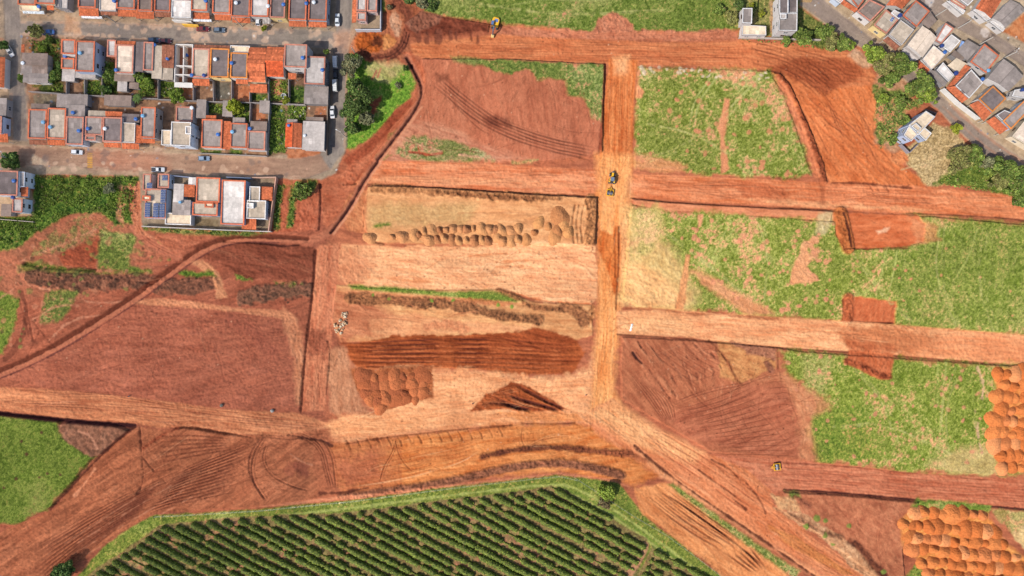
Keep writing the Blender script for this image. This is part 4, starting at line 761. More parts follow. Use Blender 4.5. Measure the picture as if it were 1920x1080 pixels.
line([(1780, 195), (1850, 258), (1920, 305)], 5, (190, 134, 100), .5, 1.5, 0); line([(1768, 200), (1840, 270), (1900, 310)], 4, (190, 134, 100), .35, 1.5, 0)
soil([(1690, -60), (1736, -60), (1775, 12), (1822, 40), (1872, 68), (1920, 98), (2120, 220), (2120, 260), (1920, 124), (1862, 88), (1806, 60), (1757, 34), (1719, 2)], *A2, 33, 50, 8, jit=.8, h=0, zone=Z_STREET, bump=.02)
for x, y in ((1744, 3), (1847, 60)): spot(x, y, 9, (204, 190, 180), .85, 0)
for i in range(6): soil([(1501 + i * 3.4, 4 + i * .2), (1503 + i * 3.4, 4), (1508 + i * 3.4, -5), (1506 + i * 3.4, -5)], (212, 162, 74), (206, 156, 70), soft=.8, jit=.2, al=.9, bump=0)
soil([(1880, 60), (2120, 180), (2120, 60), (1925, 20)], (178, 102, 62), (206, 138, 96), 36, 12, 6, jit=1.5, zone=Z_YARD, rough=.1)
# grass plot with the two white houses
grass([(1385, -200), (1470, -200), (1500, 12), (1560, 60), (1600, 88), (1560, 92), (1500, 78), (1385, 70)], (132, 129, 66), (77, 96, 40), (168, 156, 100), (178, 124, 90), damt=.4, bamt=.06)
soil([(1442, 0), (1450, 0), (1450, 70), (1444, 70)], (180, 130, 100), (200, 156, 126), 90, 10, 4, al=.8)
soil([(1600, 86), (1622, 104), (1640, 120), (1625, 130), (1590, 105)], (198, 156, 124), (214, 178, 150), 36, 16, 4, al=.8, jit=3, soft=3)
for q in ([(1210, 300), (1290, 270), (1360, 215), (1420, 140)], [(1205, 230), (1300, 250), (1380, 300)], [(1250, 440), (1330, 500), (1400, 560)], [(1420, 420), (1440, 480), (1430, 570)], [(1600, 480), (1640, 540), (1700, 600)], [(1760, 420), (1750, 520), (1790, 610)], [(1840, 430), (1830, 530), (1860, 620)], [(1600, 690), (1660, 760), (1680, 860)], [(1560, 800), (1650, 790), (1780, 850)], [(1790, 690), (1760, 760), (1770, 870)], [(900, 10), (1050, 30), (1250, 20)]):
    line(q, 2.2, (196, 186, 118), .5, 2.5, 0, gap=.40); line([(a_ + 9, b_ + 3) for a_, b_ in q], 2.2, (196, 186, 118), .4, 2.5, 0, gap=.44)
# litter and clutter of the yards and kerbs
for P_, n_, sd_ in ((YA, 560, 91), (TOWN1, 320, 92), (T2, 280, 93)):
    for i_, c_ in enumerate(((224, 218, 210), (96, 84, 76), (190, 150, 124), (120, 132, 150))): spots(P_, n_ // 4, .9, 2.3, c_, sd_ * 10 + i_, .8, .12)
TOPR = [(800, 76), (1000, 68), (1380, 76), (1560, 92), (1620, 130), (1500, 150), (1300, 126), (1000, 116), (800, 108)]
tyres(TOPR, 26, 2, 6, 1); tyres([(860, 66), (1010, 72), (1010, 112), (860, 110)], 8, 2, 10, 2)
tyres(W2, 34, 52, 14, 3, lite=(240, 170, 118)); tyres(F1, 40, 60, 50, 4, al=.28, col=(132, 72, 52)); tyres([(740, 240), (900, 270), (1000, 300), (730, 300)], 14, 25, 12, 5, lite=(226, 168, 136), plite=.7)
tyres([(690, 325), (1110, 320), (1110, 364), (690, 344)], 22, 3, 4, 6); tyres([(1190, 330), (1900, 370), (1900, 404), (1190, 368)], 40, 3, 4, 7)
tyres([(1132, 120), (1190, 120), (1184, 300), (1128, 300)], 14, 92, 4, 8, 60, 140, col=(166, 80, 40)); tyres(SP, 34, 94, 8, 9, 50, 120, col=(196, 110, 56), lite=(255, 214, 160))
tyres(C2, 60, 4, 22, 10, col=(204, 128, 82), lite=(255, 216, 168), plite=.5, al=.45); tyres(C4, 40, -4, 18, 11, col=(198, 120, 74), lite=(255, 210, 156), plite=.4); tyres(C3, 24, 3, 12, 12, col=(178, 104, 68))
tyres([(1160, 584), (1900, 628), (1900, 680), (1160, 628)], 44, 4, 4, 13, col=(200, 118, 76), lite=(255, 206, 156)); tyres(F2, 60, 40, 40, 14, al=.34); tyres(F2, 40, -22, 10, 15, al=.34)
tyres([(1470, 866), (1920, 900), (1920, 950), (1470, 918)], 26, 4, 5, 16); tyres(DG, 60, 38, 8, 17, col=(150, 82, 54)); tyres([(1200, 920), (1250, 910), (1440, 1040), (1440, 1070), (1330, 1050), (1210, 960)], 20, 39, 6, 18, col=(150, 78, 48), al=.5)
tyres(BC, 50, -8, 14, 19, col=(140, 70, 36), lite=(244, 190, 136)); tyres(WF, 70, -10, 14, 20, al=.26, col=(118, 62, 48), lite=(196, 124, 96)); tyres(WF, 30, 70, 20, 21, al=.22, col=(120, 64, 48))
tyres([(-60, 735), (420, 770), (620, 800), (620, 825), (300, 800), (-60, 765)], 40, 4, 7, 22, plite=.5, lite=(220, 154, 118)); tyres([(260, 805), (620, 815), (630, 915), (290, 955), (60, 1090), (20, 1060), (190, 860)], 70, -34, 14, 23, al=.34); tyres([(480, 820), (630, 815), (630, 920), (480, 940)], 16, 70, 40, 24)
tyres([(590, 470), (630, 465), (612, 760), (570, 760)], 16, 94, 6, 25, al=.34); tyres([(350, 460), (590, 470), (590, 520), (420, 500)], 24, 10, 20, 26, al=.34, col=(84, 42, 30)); tyres([(0, 500), (330, 470), (330, 560), (60, 620)], 22, -20, 25, 27, plite=.5, lite=(200, 132, 100))
tyres([(1480, 925), (1720, 945), (1690, 1060), (1560, 1010)], 24, 45, 40, 28, al=.3)
for P_, n_ in ((C2, 130), (C4, 110), (W2, 120), (F1, 120), (F2, 160), (WF, 120), (BC, 120), (DG, 100), (TOPR, 90), ([(0, 480), (330, 470), (330, 560), (60, 640)], 60)):
    spots(P_, n_ // 2, .8, 1.7, (92, 48, 34), 700 + n_, .6, .25); spots(P_, n_ // 6, .7, 1.3, (236, 190, 152), 800 + n_, .45, .15)
COL = np.clip(COL / np.maximum(shade((PX - 960) / PPM, (540 - PY) / PPM), .3), .004, .82).astype(np.float32)  # ground colours raised under the cloud to offset its shade

# the sheet as objects, split along the zones; beyond the photograph it runs on to the horizon
edge = np.minimum(np.minimum(PX - GX0, XS[-1] - PX), np.minimum(PY - GY0, YS[-1] - PY)); HM *= np.clip(edge / 40, 0, 1)
def gh(x, y):
    i = min(NX - 1, max(0, int(round((x - GX0) / ST)))); j = min(NY - 1, max(0, int(round((y - GY0) / ST)))); return float(HM[j, i])
VX = (PX - 960) / PPM; VY = (540 - PY) / PPM
V = np.stack([VX.ravel(), VY.ravel(), HM.ravel()], 1); CF_ = COL.reshape(-1, 3)
jj, ii = np.meshgrid(np.arange(NY - 1), np.arange(NX - 1), indexing='ij')
q0 = (jj * NX + ii).ravel(); FQ = np.stack([q0 + NX, q0 + NX + 1, q0 + 1, q0], 1); fz = ZN[:-1, :-1].ravel()
def structure(o): o["kind"] = "structure"; return o
for z, nm, mt in ((Z_GROUND, "ground", M_SOIL), (Z_ROAD, "dirt_road", M_SOIL), (Z_GRASS, "grass_field", M_GRASS), (Z_STREET, "street", M_ROADM), (Z_PAVE, "pavement", M_ROADM), (Z_YARD, "yard_ground", M_SOIL), (Z_FARM, "field_soil", M_SOIL)):
    f = FQ[fz == z]; u, inv = np.unique(f, return_inverse=True); v = V[u]; c = CF_[u]; f = inv.reshape(-1, 4)
    if z == Z_GROUND:
        bx0, bx1, by0, by1 = VX.min(), VX.max(), VY.min(), VY.max(); B = 3000; n = len(v)
        ex = np.array([[bx0, by0, 0], [bx1, by0, 0], [bx1, by1, 0], [bx0, by1, 0], [-B, -B, 0], [B, -B, 0], [B, B, 0], [-B, B, 0]], dtype=np.float32)
        v = np.concatenate([v, ex]); c = np.concatenate([c, np.tile(alb((150, 128, 84)).astype(np.float32), (8, 1))])
        f = np.concatenate([f, np.array([[n + 4, n + 5, n + 1, n], [n + 5, n + 6, n + 2, n + 1], [n + 6, n + 7, n + 3, n + 2], [n + 7, n + 4, n, n + 3]])])
    structure(mesh_np(nm, v, f, c, mt, domain='POINT'))

# ------------------------------------------------------------------ houses
RC = dict(g=(152, 140, 134), d=(122, 110, 108), t=(184, 168, 150), w=(214, 206, 200), b=(224, 204, 184), o=(194, 106, 70), br=(142, 124, 114), k=(188, 178, 172), dt=(150, 96, 74), c=(226, 204, 176))
WC = dict(W=(212, 206, 204), C=(230, 212, 186), B=(168, 180, 206), P=(228, 190, 182), G=(148, 144, 146), K=(176, 108, 80), Y=(238, 210, 150), A=(196, 206, 222))
RIM = dict(o=(204, 112, 80), w=(222, 218, 216), g=(150, 144, 146), s=(196, 130, 110), y=(214, 134, 70))
HR = random.Random(5)
def jitc(c, a=.08):
    k = 1 + HR.uniform(-a, a); return tuple(v * k for v in c)
def rquad(q, rot=0.0):
    if len(q) == 4 and not isinstance(q[0], (tuple, list)):
        x0, y0, x1, y1 = q; cx, cy = (x0 + x1) / 2, (y0 + y1) / 2; a = math.radians(rot)
        return [(cx + (x - cx) * math.cos(a) - (y - cy) * math.sin(a), cy + (x - cx) * math.sin(a) + (y - cy) * math.cos(a)) for x, y in ((x0, y0), (x1, y0), (x1, y1), (x0, y1))]
    return [tuple(p) for p in q]
def wq(q, h, rot=0.0): return [Vector(px2w(x, y, h)[:2]) for x, y in rquad(q, rot)]
def inset(P, d):
    """offset a clockwise quad inwards by d (negative: outwards)"""
    n = len(P); L = []
    for i in range(n):
        a, b = P[i], P[(i + 1) % n]; t = (b - a).normalized(); nn = Vector((t.y, -t.x)); L.append((a + nn * d, t))
    R = []
    for i in range(n):
        (p, t), (q, s) = L[i - 1], L[i]; cr = t.x * s.y - t.y * s.x
        R.append(q if abs(cr) < 1e-6 else p + t * (((q.x - p.x) * s.y - (q.y - p.y) * s.x) / cr))
    return R
def v3(p, z): return (p.x, p.y, z)
def bil(P, u, v): return (P[0] * (1 - u) + P[1] * u) * (1 - v) + (P[3] * (1 - u) + P[2] * u) * v
def sheets(m, P, z0, z1, col, du=1.1, dv=1.9, a=.10, pale=.05):
    """roofing laid as single sheets, z0 along edge 0, z1 along edge 2"""
    nu = max(1, round((P[1] - P[0]).length / du)); nv = max(1, round((P[3] - P[0]).length / dv)); C = alb(col)
    rowk = [1 + HR.uniform(-a, a) for _ in range(nv)]
    for j in range(nv):
        za, zb = z0 + (z1 - z0) * j / nv, z0 + (z1 - z0) * (j + 1) / nv
        for i in range(nu):
            k = rowk[j] * (1 + HR.uniform(-a, a)) * (1.25 if HR.random() < pale else 1)
            u0, u1 = i / nu, (i + 1) / nu; g = .012 if nu > 1 else 0
            p = [bil(P, u0, j / nv), bil(P, u1, j / nv), bil(P, u1, (j + 1) / nv), bil(P, u0, (j + 1) / nv)]
            m.poly([v3(p[0], za + g * (i % 2)), v3(p[1], za + g * ((i + 1) % 2)), v3(p[2], zb + g * ((i + 1) % 2) + .02), v3(p[3], zb + g * (i % 2) + .02)], np.clip(C * k, 0, .85))
def ring(m, A, B, z0, z1, col):
    n = len(A)
    for i in range(n):
        j = (i + 1) % n
        m.poly([v3(A[i], z1), v3(A[j], z1), v3(B[j], z1), v3(B[i], z1)], col)
        m.poly([v3(A[i], z0), v3(A[j], z0), v3(A[j], z1), v3(A[i], z1)], col)
        m.poly([v3(B[i], z0), v3(B[j], z0), v3(B[j], z1), v3(B[i], z1)], col)
def window(root, a, b, t, z, w, h, name="window"):
    d = (b - a).normalized(); n = Vector((-d.y, d.x)); c = a + (b - a) * t
    def P(s, zz, o): q = c + d * s + n * o; return (q.x, q.y, zz)
    m = MB(); fc = alb(HR.choice([(210, 210, 210), (120, 90, 70), (190, 190, 196)])); e = .08
    for s0, s1, za, zb in ((-w / 2, w / 2, z, z + e), (-w / 2, w / 2, z + h - e, z + h), (-w / 2, -w / 2 + e, z + e, z + h - e), (w / 2 - e, w / 2, z + e, z + h - e), (-e / 2, e / 2, z + e, z + h - e)):
        B_ = [P(s0, za, .002), P(s1, za, .002), P(s1, zb, .002), P(s0, zb, .002)]; T = [P(s0, za, .07), P(s1, za, .07), P(s1, zb, .07), P(s0, zb, .07)]; m.prism(B_, T, fc)
    f = m.build(name, M_PAINT, root); g = MB(); g.poly([P(-w / 2 + e, z + e, .02), P(w / 2 - e, z + e, .02), P(w / 2 - e, z + h - e, .02), P(-w / 2 + e, z + h - e, .02)], (.03, .035, .045)); g.build("pane", M_GLASS, f)
def block(root, q, h, roof, rim, wall, rot=0.0, win=(), flat=False, par=.38, z0=-.3, first=True, pale=.05):
    P = wq(q, h, rot); I = inset(P, .2); wc = alb(jitc(WC[wall], .06)); m = MB()
    for i in range(4):
        j = (i + 1) % 4; m.poly([v3(P[i], z0), v3(P[j], z0), v3(P[j], h), v3(P[i], h)], wc)
    if flat:
        m.build("wall", M_WALL, root); O = inset(P, -.28); r = MB(); ec = alb(RC[roof]) * .8
        ring(r, O, inset(O, .15), h - .06, h + .03, ec); sheets(r, O, h + .04, h + .14, RC[roof], pale=pale); r.build("roof", M_ROOF, root)
    else:
        ring(m, P, I, h - par - .25, h, wc); m.build("wall", M_WALL, root)
        r = MB(); sheets(r, I, h - .16, h - par, jitc(RC[roof], .05), pale=pale); r.build("roof", M_ROOF, root)
        if rim:
            w_ = .40 if rim in 'osy' else .22; k = MB(); ring(k, inset(P, -.07), inset(P, w_), h + .003, h + .075, alb(jitc(RIM[rim], .06))); k.build("roof_coping", M_TILE, root)
    for e in win:
        a, b = P[e], P[(e + 1) % 4]; L = (b - a).length; n = max(1, int(L // 4.2))
        for s in range(1 if h < 4.6 else 2):
            for i in range(min(3, n)): window(root, a, b, (i + .5) / min(3, n), 1.0 + s * 2.8, 1.5, 1.15)
def porch(root, q, hi, lo, side, rot=0.0, col='o', name="porch_roof", posts=True):
    P = wq(q, hi, rot); P = P[side:] + P[:side]; m = MB(); C = alb(RC[col] if isinstance(col, str) else col)
    nu = max(2, int((P[1] - P[0]).length / .45)); nv = max(2, int((P[3] - P[0]).length / .5))
    for i in range(nu):
        zz = .05 if i % 2 else 0.0
        for j in range(nv):
            k = 1 + HR.uniform(-.26, .2); za = hi + (lo - hi) * j / nv; zb = hi + (lo - hi) * (j + 1) / nv
            p = [bil(P, i / nu, j / nv), bil(P, (i + 1) / nu, j / nv), bil(P, (i + 1) / nu, (j + 1) / nv), bil(P, i / nu, (j + 1) / nv)]
            m.poly([v3(p[0], za + zz), v3(p[1], za + .05 - zz), v3(p[2], zb + .05 - zz), v3(p[3], zb + zz)], np.clip(C * k, 0, .85))
    for i in range(4):
        j = (i + 1) % 4; za = [hi, hi, lo, lo]; m.poly([v3(P[i], za[i] - .12), v3(P[j], za[j] - .12), v3(P[j], za[j]), v3(P[i], za[i])], C * .8)
    m.build(name, M_TILE, root)
    if posts:
        I = inset(P, .25)
        for c in (I[2], I[3]):
            k = MB(); k.cyl((c.x, c.y, -.2), (c.x, c.y, lo - .05), .11, .09, 8, alb((200, 194, 188))); k.build("post", M_WALL, root)
def gable(root, q, eave, ridge, col, wall, rot=0.0, axis=0, over=.3, win=(), two=None):
    """axis 0: the ridge runs from the middle of edge 3 to the middle of edge 1"""
    P = wq(q, eave, rot); P = P[axis:] + P[:axis]; wc = alb(WC[wall]); m = MB(); I = inset(P, over)
    A, B = (I[0] + I[3]) / 2, (I[1] + I[2]) / 2
    for i in (0, 2): m.poly([v3(I[i], -.3), v3(I[i + 1], -.3), v3(I[i + 1], eave - .04), v3(I[i], eave - .04)], wc)
    m.poly([v3(I[1], -.3), v3(I[2], -.3), v3(I[2], eave - .04), v3(B, ridge - .06), v3(I[1], eave - .04)], wc)
    m.poly([v3(I[3], -.3), v3(I[0], -.3), v3(I[0], eave - .04), v3(A, ridge - .06), v3(I[3], eave - .04)], wc); m.build("wall", M_WALL, root)
    r = MB(); C = RC[col]; a, b = (P[0] + P[3]) / 2, (P[1] + P[2]) / 2; tile = col in ('o', 'dt')
    sheets(r, [P[0], P[1], b, a], eave, ridge, C, .5 if tile else 1.1, .6 if tile else 1.9, .2 if tile else .09)
    sheets(r, [a, b, P[2], P[3]], ridge, eave, two or C, .5 if tile else 1.1, .6 if tile else 1.9, .24 if tile else .09)
    d = (b - a).normalized(); n = Vector((-d.y, d.x)) * .16
    r.prism([v3(a - n, ridge - .02), v3(b - n, ridge - .02), v3(b + n, ridge - .02), v3(a + n, ridge - .02)], [v3(a - n * .4, ridge + .12), v3(b - n * .4, ridge + .12), v3(b + n * .4, ridge + .12), v3(a + n * .4, ridge + .12)], alb(C) * .85)
    r.build("roof", M_TILE if tile else M_ROOF, root)
    for e in win: window(root, I[e], I[(e + 1) % 4], .5, 1.0, 1.5, 1.15)
TC = dict(b=(52, 96, 164), l=(110, 160, 196), w=(206, 212, 220), d=(40, 60, 120))
def tank(root, x, y, z, c='b', r=.62):
    p = px2w(x, y, z + .9); m = MB(); C = alb(TC[c]); m.cyl((p[0], p[1], z), (p[0], p[1], z + .85), r * .84, r, 14, C); t = m.build("water_tank", M_PLASTIC, root)
    k = MB(); k.cyl((p[0], p[1], z + .852), (p[0], p[1], z + .93), r * 1.04, r * 1.02, 14, C); k.cyl((p[0], p[1], z + .93), (p[0], p[1], z + 1.06), r * .9, r * .22, 14, C * 1.15); k.build("lid", M_PLASTIC, t)
def solar(root, q, z, rot, nx, ny):
    P = wq(q, z, rot); m = MB()
    for i in range(nx):
        for j in range(ny):
            g = .03; p = [bil(P, (i + g) / nx, (j + g) / ny), bil(P, (i + 1 - g) / nx, (j + g) / ny), bil(P, (i + 1 - g) / nx, (j + 1 - g) / ny), bil(P, (i + g) / nx, (j + 1 - g) / ny)]
            m.prism([v3(x, z - .1) for x in p], [v3(x, z) for x in p], (.5, .52, .55))
            for a_ in range(2):
                for b_ in range(2):
                    e = .05; c4 = [bil(p, (a_ + e) / 2, (b_ + e) / 2), bil(p, (a_ + 1 - e) / 2, (b_ + e) / 2), bil(p, (a_ + 1 - e) / 2, (b_ + 1 - e) / 2), bil(p, (a_ + e) / 2, (b_ + 1 - e) / 2)]
                    m.poly([v3(x, z + .006) for x in c4], (.018, .04, .13))
    m.build("solar_panel", M_GLASS, root)
def house(label, blocks=(), porches=(), tanks=(), gables=(), rot=2.0, group=None, win=(2,), solars=()):
    q = (blocks[0][0] if blocks else gables[0][0]); Q = rquad(q, rot); cx = sum(p[0] for p in Q) / 4; cy = sum(p[1] for p in Q) / 4
    under(cx, cy)
    r = thing("house", label, "house", px2w(cx, cy, 0), 0, group)
    off = Vector(r.location)
    n0 = len(COLL.objects)
    for b in blocks: block(r, *b[:5], rot=rot, win=(b[5] if len(b) > 5 and b[5] is not None else win), flat=(len(b) > 6 and b[6]), pale=(b[7] if len(b) > 7 else .05))
    for p in porches: porch(r, *p[:4], rot=rot, **(p[4] if len(p) > 4 else {}))
    for g in gables: gable(r, *g[:5], rot=rot, **(g[5] if len(g) > 5 else {}))
    for t in tanks: tank(r, *t)
    for s in solars: solar(r, *s)
    for o in r.children: o.location = -off
    ILL[0] = 1.0
    return r
bpy.context.view_layer.update()
TL = "terraced houses along the top edge of the town"
house("house with brown roof and cream front at the corner of the two streets, top left", [((34, -34, 67, 9), 4.2, 'br', 'o', 'C'), ((37, 9, 74, 20), 3.2, 'c', None, 'C', (2,))], [((42, 20, 82, 25), 2.8, 2.5, 0, dict(col=(206, 214, 222), name="awning"))], [(72, 12, 3.2, 'b')])
house("grey roofed house with small orange canopy beside the corner house, top left", [((68, -34, 103, 7), 4.2, 'g', 'o', 'C'), ((104, -34, 112, 13), 3.6, 'g', None, 'G', ()), ((113, -34, 127, 16), 3.6, 'k', None, 'G')], [((87, 8, 100, 18), 3.0, 2.6, 0)])
house("dark roofed house with orange porch and two white awnings, right of the alley, top row", [((147, -40, 180, 14), 4.0, 'd', 'o', 'W')], [((147, 15, 184, 29), 3.4, 2.9, 0), ((152, 30, 191, 34), 2.7, 2.4, 0, dict(col=(222, 222, 226), name="awning"))])
house("pale sheet roofed house without red edging, between two porched houses, top row", [((187, -40, 218, 20), 4.0, 'b', None, 'W')], [((188, 21, 220, 28), 3.2, 2.8, 0, dict(col='dt'))], [(213, 1, 4, 'b')])
house("grey roofed house with orange porch under a thin white ridge line, top row", [((219, -40, 253, 16), 4.0, 'g', 'o', 'W')], [((220, 18, 254, 30), 3.3, 2.8, 0)])
house("house with a bright orange porch wrapping around its grey roof, top row", [((259, -40, 286, 20), 4.0, 'br', 'o', 'W')], [((254, 11, 288, 34), 3.4, 2.9, 0)])
house("dark grey roofed house left of the white roofed one, top row", [((290, -40, 320, 21), 4.0, 'd', 'o', 'W')], [((290, 22, 322, 31), 3.3, 2.9, 0, dict(col='dt'))])
house("house with a plain white roof reaching the street and a yellow forecourt wall", [((322, 1, 358, 33), 4.2, 'w', 'w', 'W'), ((324, -40, 356, 0), 4.0, 'w', 'o', 'W', ())])
house("house with tan roof sheets and orange porch right of the white roofed house, top row", [((359, -40, 389, 20), 4.2, 't', 'o', 'W', (1, 2))], [((361, 24, 392, 35), 3.3, 2.9, 0), ((362, 36, 396, 40), 2.6, 2.4, 0, dict(col=(216, 220, 226), name="awning"))], [(385, 1, 4, 'b')])
house("grey roofed house standing alone between two narrow gaps, top row", [((399, -40, 432, 25), 4.2, 'g', 'o', 'W', (1, 2))], [((402, 27, 433, 37), 3.3, 2.9, 0)])
house("dark roofed house with small white tank and orange porch, top row", [((434, -40, 469, 31), 4.2, 'd', 'o', 'W')], [((435, 33, 469, 42), 3.3, 2.9, 0)], [(442, 5, 4, 'w')])
house("white sheet roofed house with carport and parked white car, top row", [((471, -40, 504, 31), 4.2, 'w', 'o', 'W')], [((492, 34, 507, 44), 2.9, 2.7, 0, dict(col=(170, 162, 156), name="carport_roof"))], [(502, 11, 4, 'w')])
house("dark roofed house with cream front wall beside the carport house, top row", [((507, -40, 535, 33), 4.4, 'd', 's', 'Y')], [], [(531, 8, 4.2, 'b')])
house("grey roofed house with orange porch second from the east street, top row", [((542, -40, 575, 37), 4.4, 'd', 'o', 'W')], [((541, 39, 574, 49), 3.4, 2.9, 0)], [(574, 6, 4.2, 'b')])
house("dark roofed end house with white side wall on the east street, top row", [((579, -40, 613, 38), 4.4, 'd', 'o', 'A', (1, 2))], [((578, 41, 612, 50), 3.4, 2.9, 0)], [(588, 4, 4.2, 'w')])
house("pink walled house with orange side roof across the east street, top edge", [((669, -34, 687, 20), 3.8, 'k', 's', 'P'), ((689, -34, 707, 21), 3.8, 'g', 's', 'P', (1, 2)), ((669, 23, 686, 38), 3.6, 'k', 's', 'P')], [((660, -30, 669, 42), 3.4, 2.8, 1, dict(posts=False))])
# upper row of the middle block
house("old grey house with patched sheet roofs on the corner plot of the middle block", [((43, 101, 88, 121), 3.4, 'br', None, 'G', (3,), True), ((42, 122, 62, 137), 2.9, 'g', None, 'G', (), True), ((62, 122, 88, 138), 3.0, 'br', None, 'W', (), True), ((45, 139, 89, 154), 3.2, 'g', None, 'W', (2,), True)], [((40, 83, 45, 98), 2.6, 2.4, 3, dict(posts=False))], [(42, 118, 3, 'w')])
house("two storey house with orange edged grey roofs and a pale blue side wall", [((142, 77, 177, 134), 6.4, 'g', 'o', 'B', (1,)), ((115, 74, 141, 101), 6.0, 'g', 'o', 'W', ()), ((115, 109, 139, 129), 3.6, 'g', 'o', 'W', ()), ((118, 131, 139, 151), 3.0, 'k', None, 'G', (), True), ((143, 136, 178, 145), 3.0, 'k', None, 'W', (), True)], [], [(149, 99, 6, 'l'), (121, 105, 3.4, 'b')])
house("house with a broad plain white roof and an orange strip on the street side", [((217, 84, 250, 137), 4.4, 'b', 's', 'W', (1,)), ((201, 75, 217, 106), 3.4, 'w', 's', 'K', ()), ((216, 140, 251, 151), 2.9, 'br', None, 'G', (), True), ((222, 152, 237, 170), 2.6, 'k', None, 'G', (), True), ((244, 156, 259, 165), 2.4, 'br', None, 'G', (), True)], [((219, 76, 253, 84), 3.9, 3.5, 2, dict(posts=False))], [(217, 131, 4, 'b')])
house("house with half dark half grey roof left of the mottled tiled house", [((256, 80, 268, 133), 3.9, 'd', None, 'G', (), True), ((269, 79, 287, 132), 4.1, 'g', 's', 'W', ())], [], [(289, 84, 3, 'b')])
house("old mottled house roofed half in grey and half in weathered tiles", [((287, 87, 303, 146), 3.6, 't', None, 'G', (), True), ((304, 127, 323, 148), 3.4, 't', None, 'G', (2,), True)], [((303, 84, 326, 127), 3.9, 3.7, 0, dict(col='dt', posts=False))], [(313, 110, 3.9, 'b', .5)])
house("tan sheet roofed house with two blue tanks, right of the roofless house", [((361, 91, 392, 145), 4.2, 't', 's', 'W', ())], [((364, 84, 431, 91), 3.6, 3.3, 2, dict(posts=False, col='dt')), ((360, 148, 392, 160), 3.3, 2.8, 0)], [(359, 141, 3.6, 'b'), (382, 141, 4, 'd')])
house("dark roofed house with a yellow orange edge and a white tank, middle block", [((394, 91, 429, 145), 4.6, 'd', 'y', 'Y', (1, 2))], [], [(403, 111, 4.3, 'w')])
house("small dark roofed house with cream terrace to the street, middle block", [((432, 99, 464, 146), 4.4, 'd', 'y', 'W', (2,)), ((432, 86, 468, 98), 3.4, 'c', 'w', 'C', ())], [((442, 149, 464, 157), 3.3, 2.9, 0)], [(434, 118, 4.1, 'b')])
house("large house under a wide orange tiled roof in the middle block", [], [((468, 158, 500, 173), 2.9, 2.4, 0)], [], [((466, 89, 499, 154), 3.4, 5.0, 'o', 'C', dict(axis=0, win=())), ((500, 88, 533, 144), 3.4, 4.9, 'o', 'W', dict(axis=0, win=(), two=(190, 86, 50)))])
house("tall grey roofed house with white rear wall and two rows of windows", [((533, 83, 575, 126), 7.0, 'g', 's', 'W', (1, 2))], [((540, 137, 555, 148), 3.2, 2.8, 0)], [(567, 108, 6.7, 'b')])
house("tall house with blotched white grey roof at the east street", [((571, 106, 609, 158), 6.0, 'k', 's', 'G', (1, 2), False, .3), ((572, 163, 614, 194), 3.4, 'g', None, 'G', (1,), True)], [], [(604, 131, 5.6, 'b')])
# lower row of the middle block
house("grey house with a pale roof band at the west corner of the lower row", [((53, 205, 87, 260), 4.0, 'g', 'o', 'W', ()), ((60, 196, 92, 205), 3.2, 'br', None, 'G', (), True)], [((54, 262, 87, 271), 3.2, 2.8, 0, dict(col='dt'))], [(80, 229, 3.7, 'l')])
house("house with tan roof sheets and bright orange porch, second of the lower row", [((89, 203, 123, 260), 4.0, 't', 'o', 'W', ()), ((108, 178, 127, 200), 3.0, 'g', None, 'G', (), True)], [((88, 262, 121, 272), 3.2, 2.8, 0)], [(93, 238, 3.6, 'g' if False else 'l')])
house("grey roofed house with blue side wall and rear lean-to, third of the lower row", [((124, 219, 156, 271), 4.2, 'g', 's', 'A', (1, 2)), ((124, 198, 158, 218), 3.4, 'g', None, 'G', (), True), ((128, 178, 163, 197), 3.0, 'g', None, 'G', (), True)], [], [(136, 211, 3.4, 'b'), (147, 245, 3.9, 'b')])
house("tan grey roofed house with a small open corner court in the lower row", [((160, 219, 192, 253), 4.0, 'g', 's', 'W', ()), ((160, 254, 179, 263), 4.0, 'g', 's', 'W', (2,)), ((167, 209, 198, 218), 2.8, 't', None, 'G', (), True)], [], [(164, 241, 3.6, 'b')])
house("dark roofed house with orange porch and white tank near its left edge, lower row", [((193, 220, 228, 266), 4.2, 'd', 's', 'W', (2,)), ((197, 180, 245, 197), 3.0, 'br', None, 'G', (), True)], [((197, 209, 229, 220), 3.2, 2.9, 0), ((194, 268, 226, 276), 3.2, 2.8, 0)], [(196, 241, 3.8, 'w')])
house("tan roofed house with an orange roof wrapping its right side, lower row", [((228, 230, 253, 267), 3.8, 't', None, 'W', ()), ((230, 215, 260, 228), 3.0, 'd', None, 'G', (), True)], [((253, 235, 264, 268), 3.5, 3.1, 3, dict(posts=False)), ((228, 269, 260, 279), 3.2, 2.8, 0), ((263, 259, 290, 268), 3.2, 2.9, 0)], [(254, 223, 3, 'b')])
house("narrow grey roofed house with a tall grey side wall, lower row", [((264, 201, 291, 258), 5.2, 'g', 'o', 'G', (1,))], [], [(267, 217, 4.9, 'l')])
house("modern house with white framed flat roofs beside the weedy yard, lower row", [((321, 229, 357, 273), 6.2, 't', 'w', 'A', (1, 2)), ((303, 244, 320, 272), 3.6, 'c', 'w', 'W', (2,)), ((348, 237, 358, 251), 7.2, 'k', 'w', 'A', ()), ((330, 200, 361, 228), 3.6, 'g', 's', 'W', ())], [], [(359, 202, 3.2, 'w')])
house("grey roofed house with an orange tiled strip along its right side, lower row", [((378, 224, 416, 277), 4.0, 'g', 'o', 'W', ()), ((370, 188, 385, 220), 2.8, 'g', None, 'G', (), True), ((419, 190, 435, 217), 2.8, 'g', None, 'G', (), True)], [((417, 227, 431, 280), 3.6, 3.3, 3, dict(posts=False)), ((384, 216, 405, 224), 3.0, 2.8, 2, dict(posts=False))], [(408, 252, 3.7, 'b')])
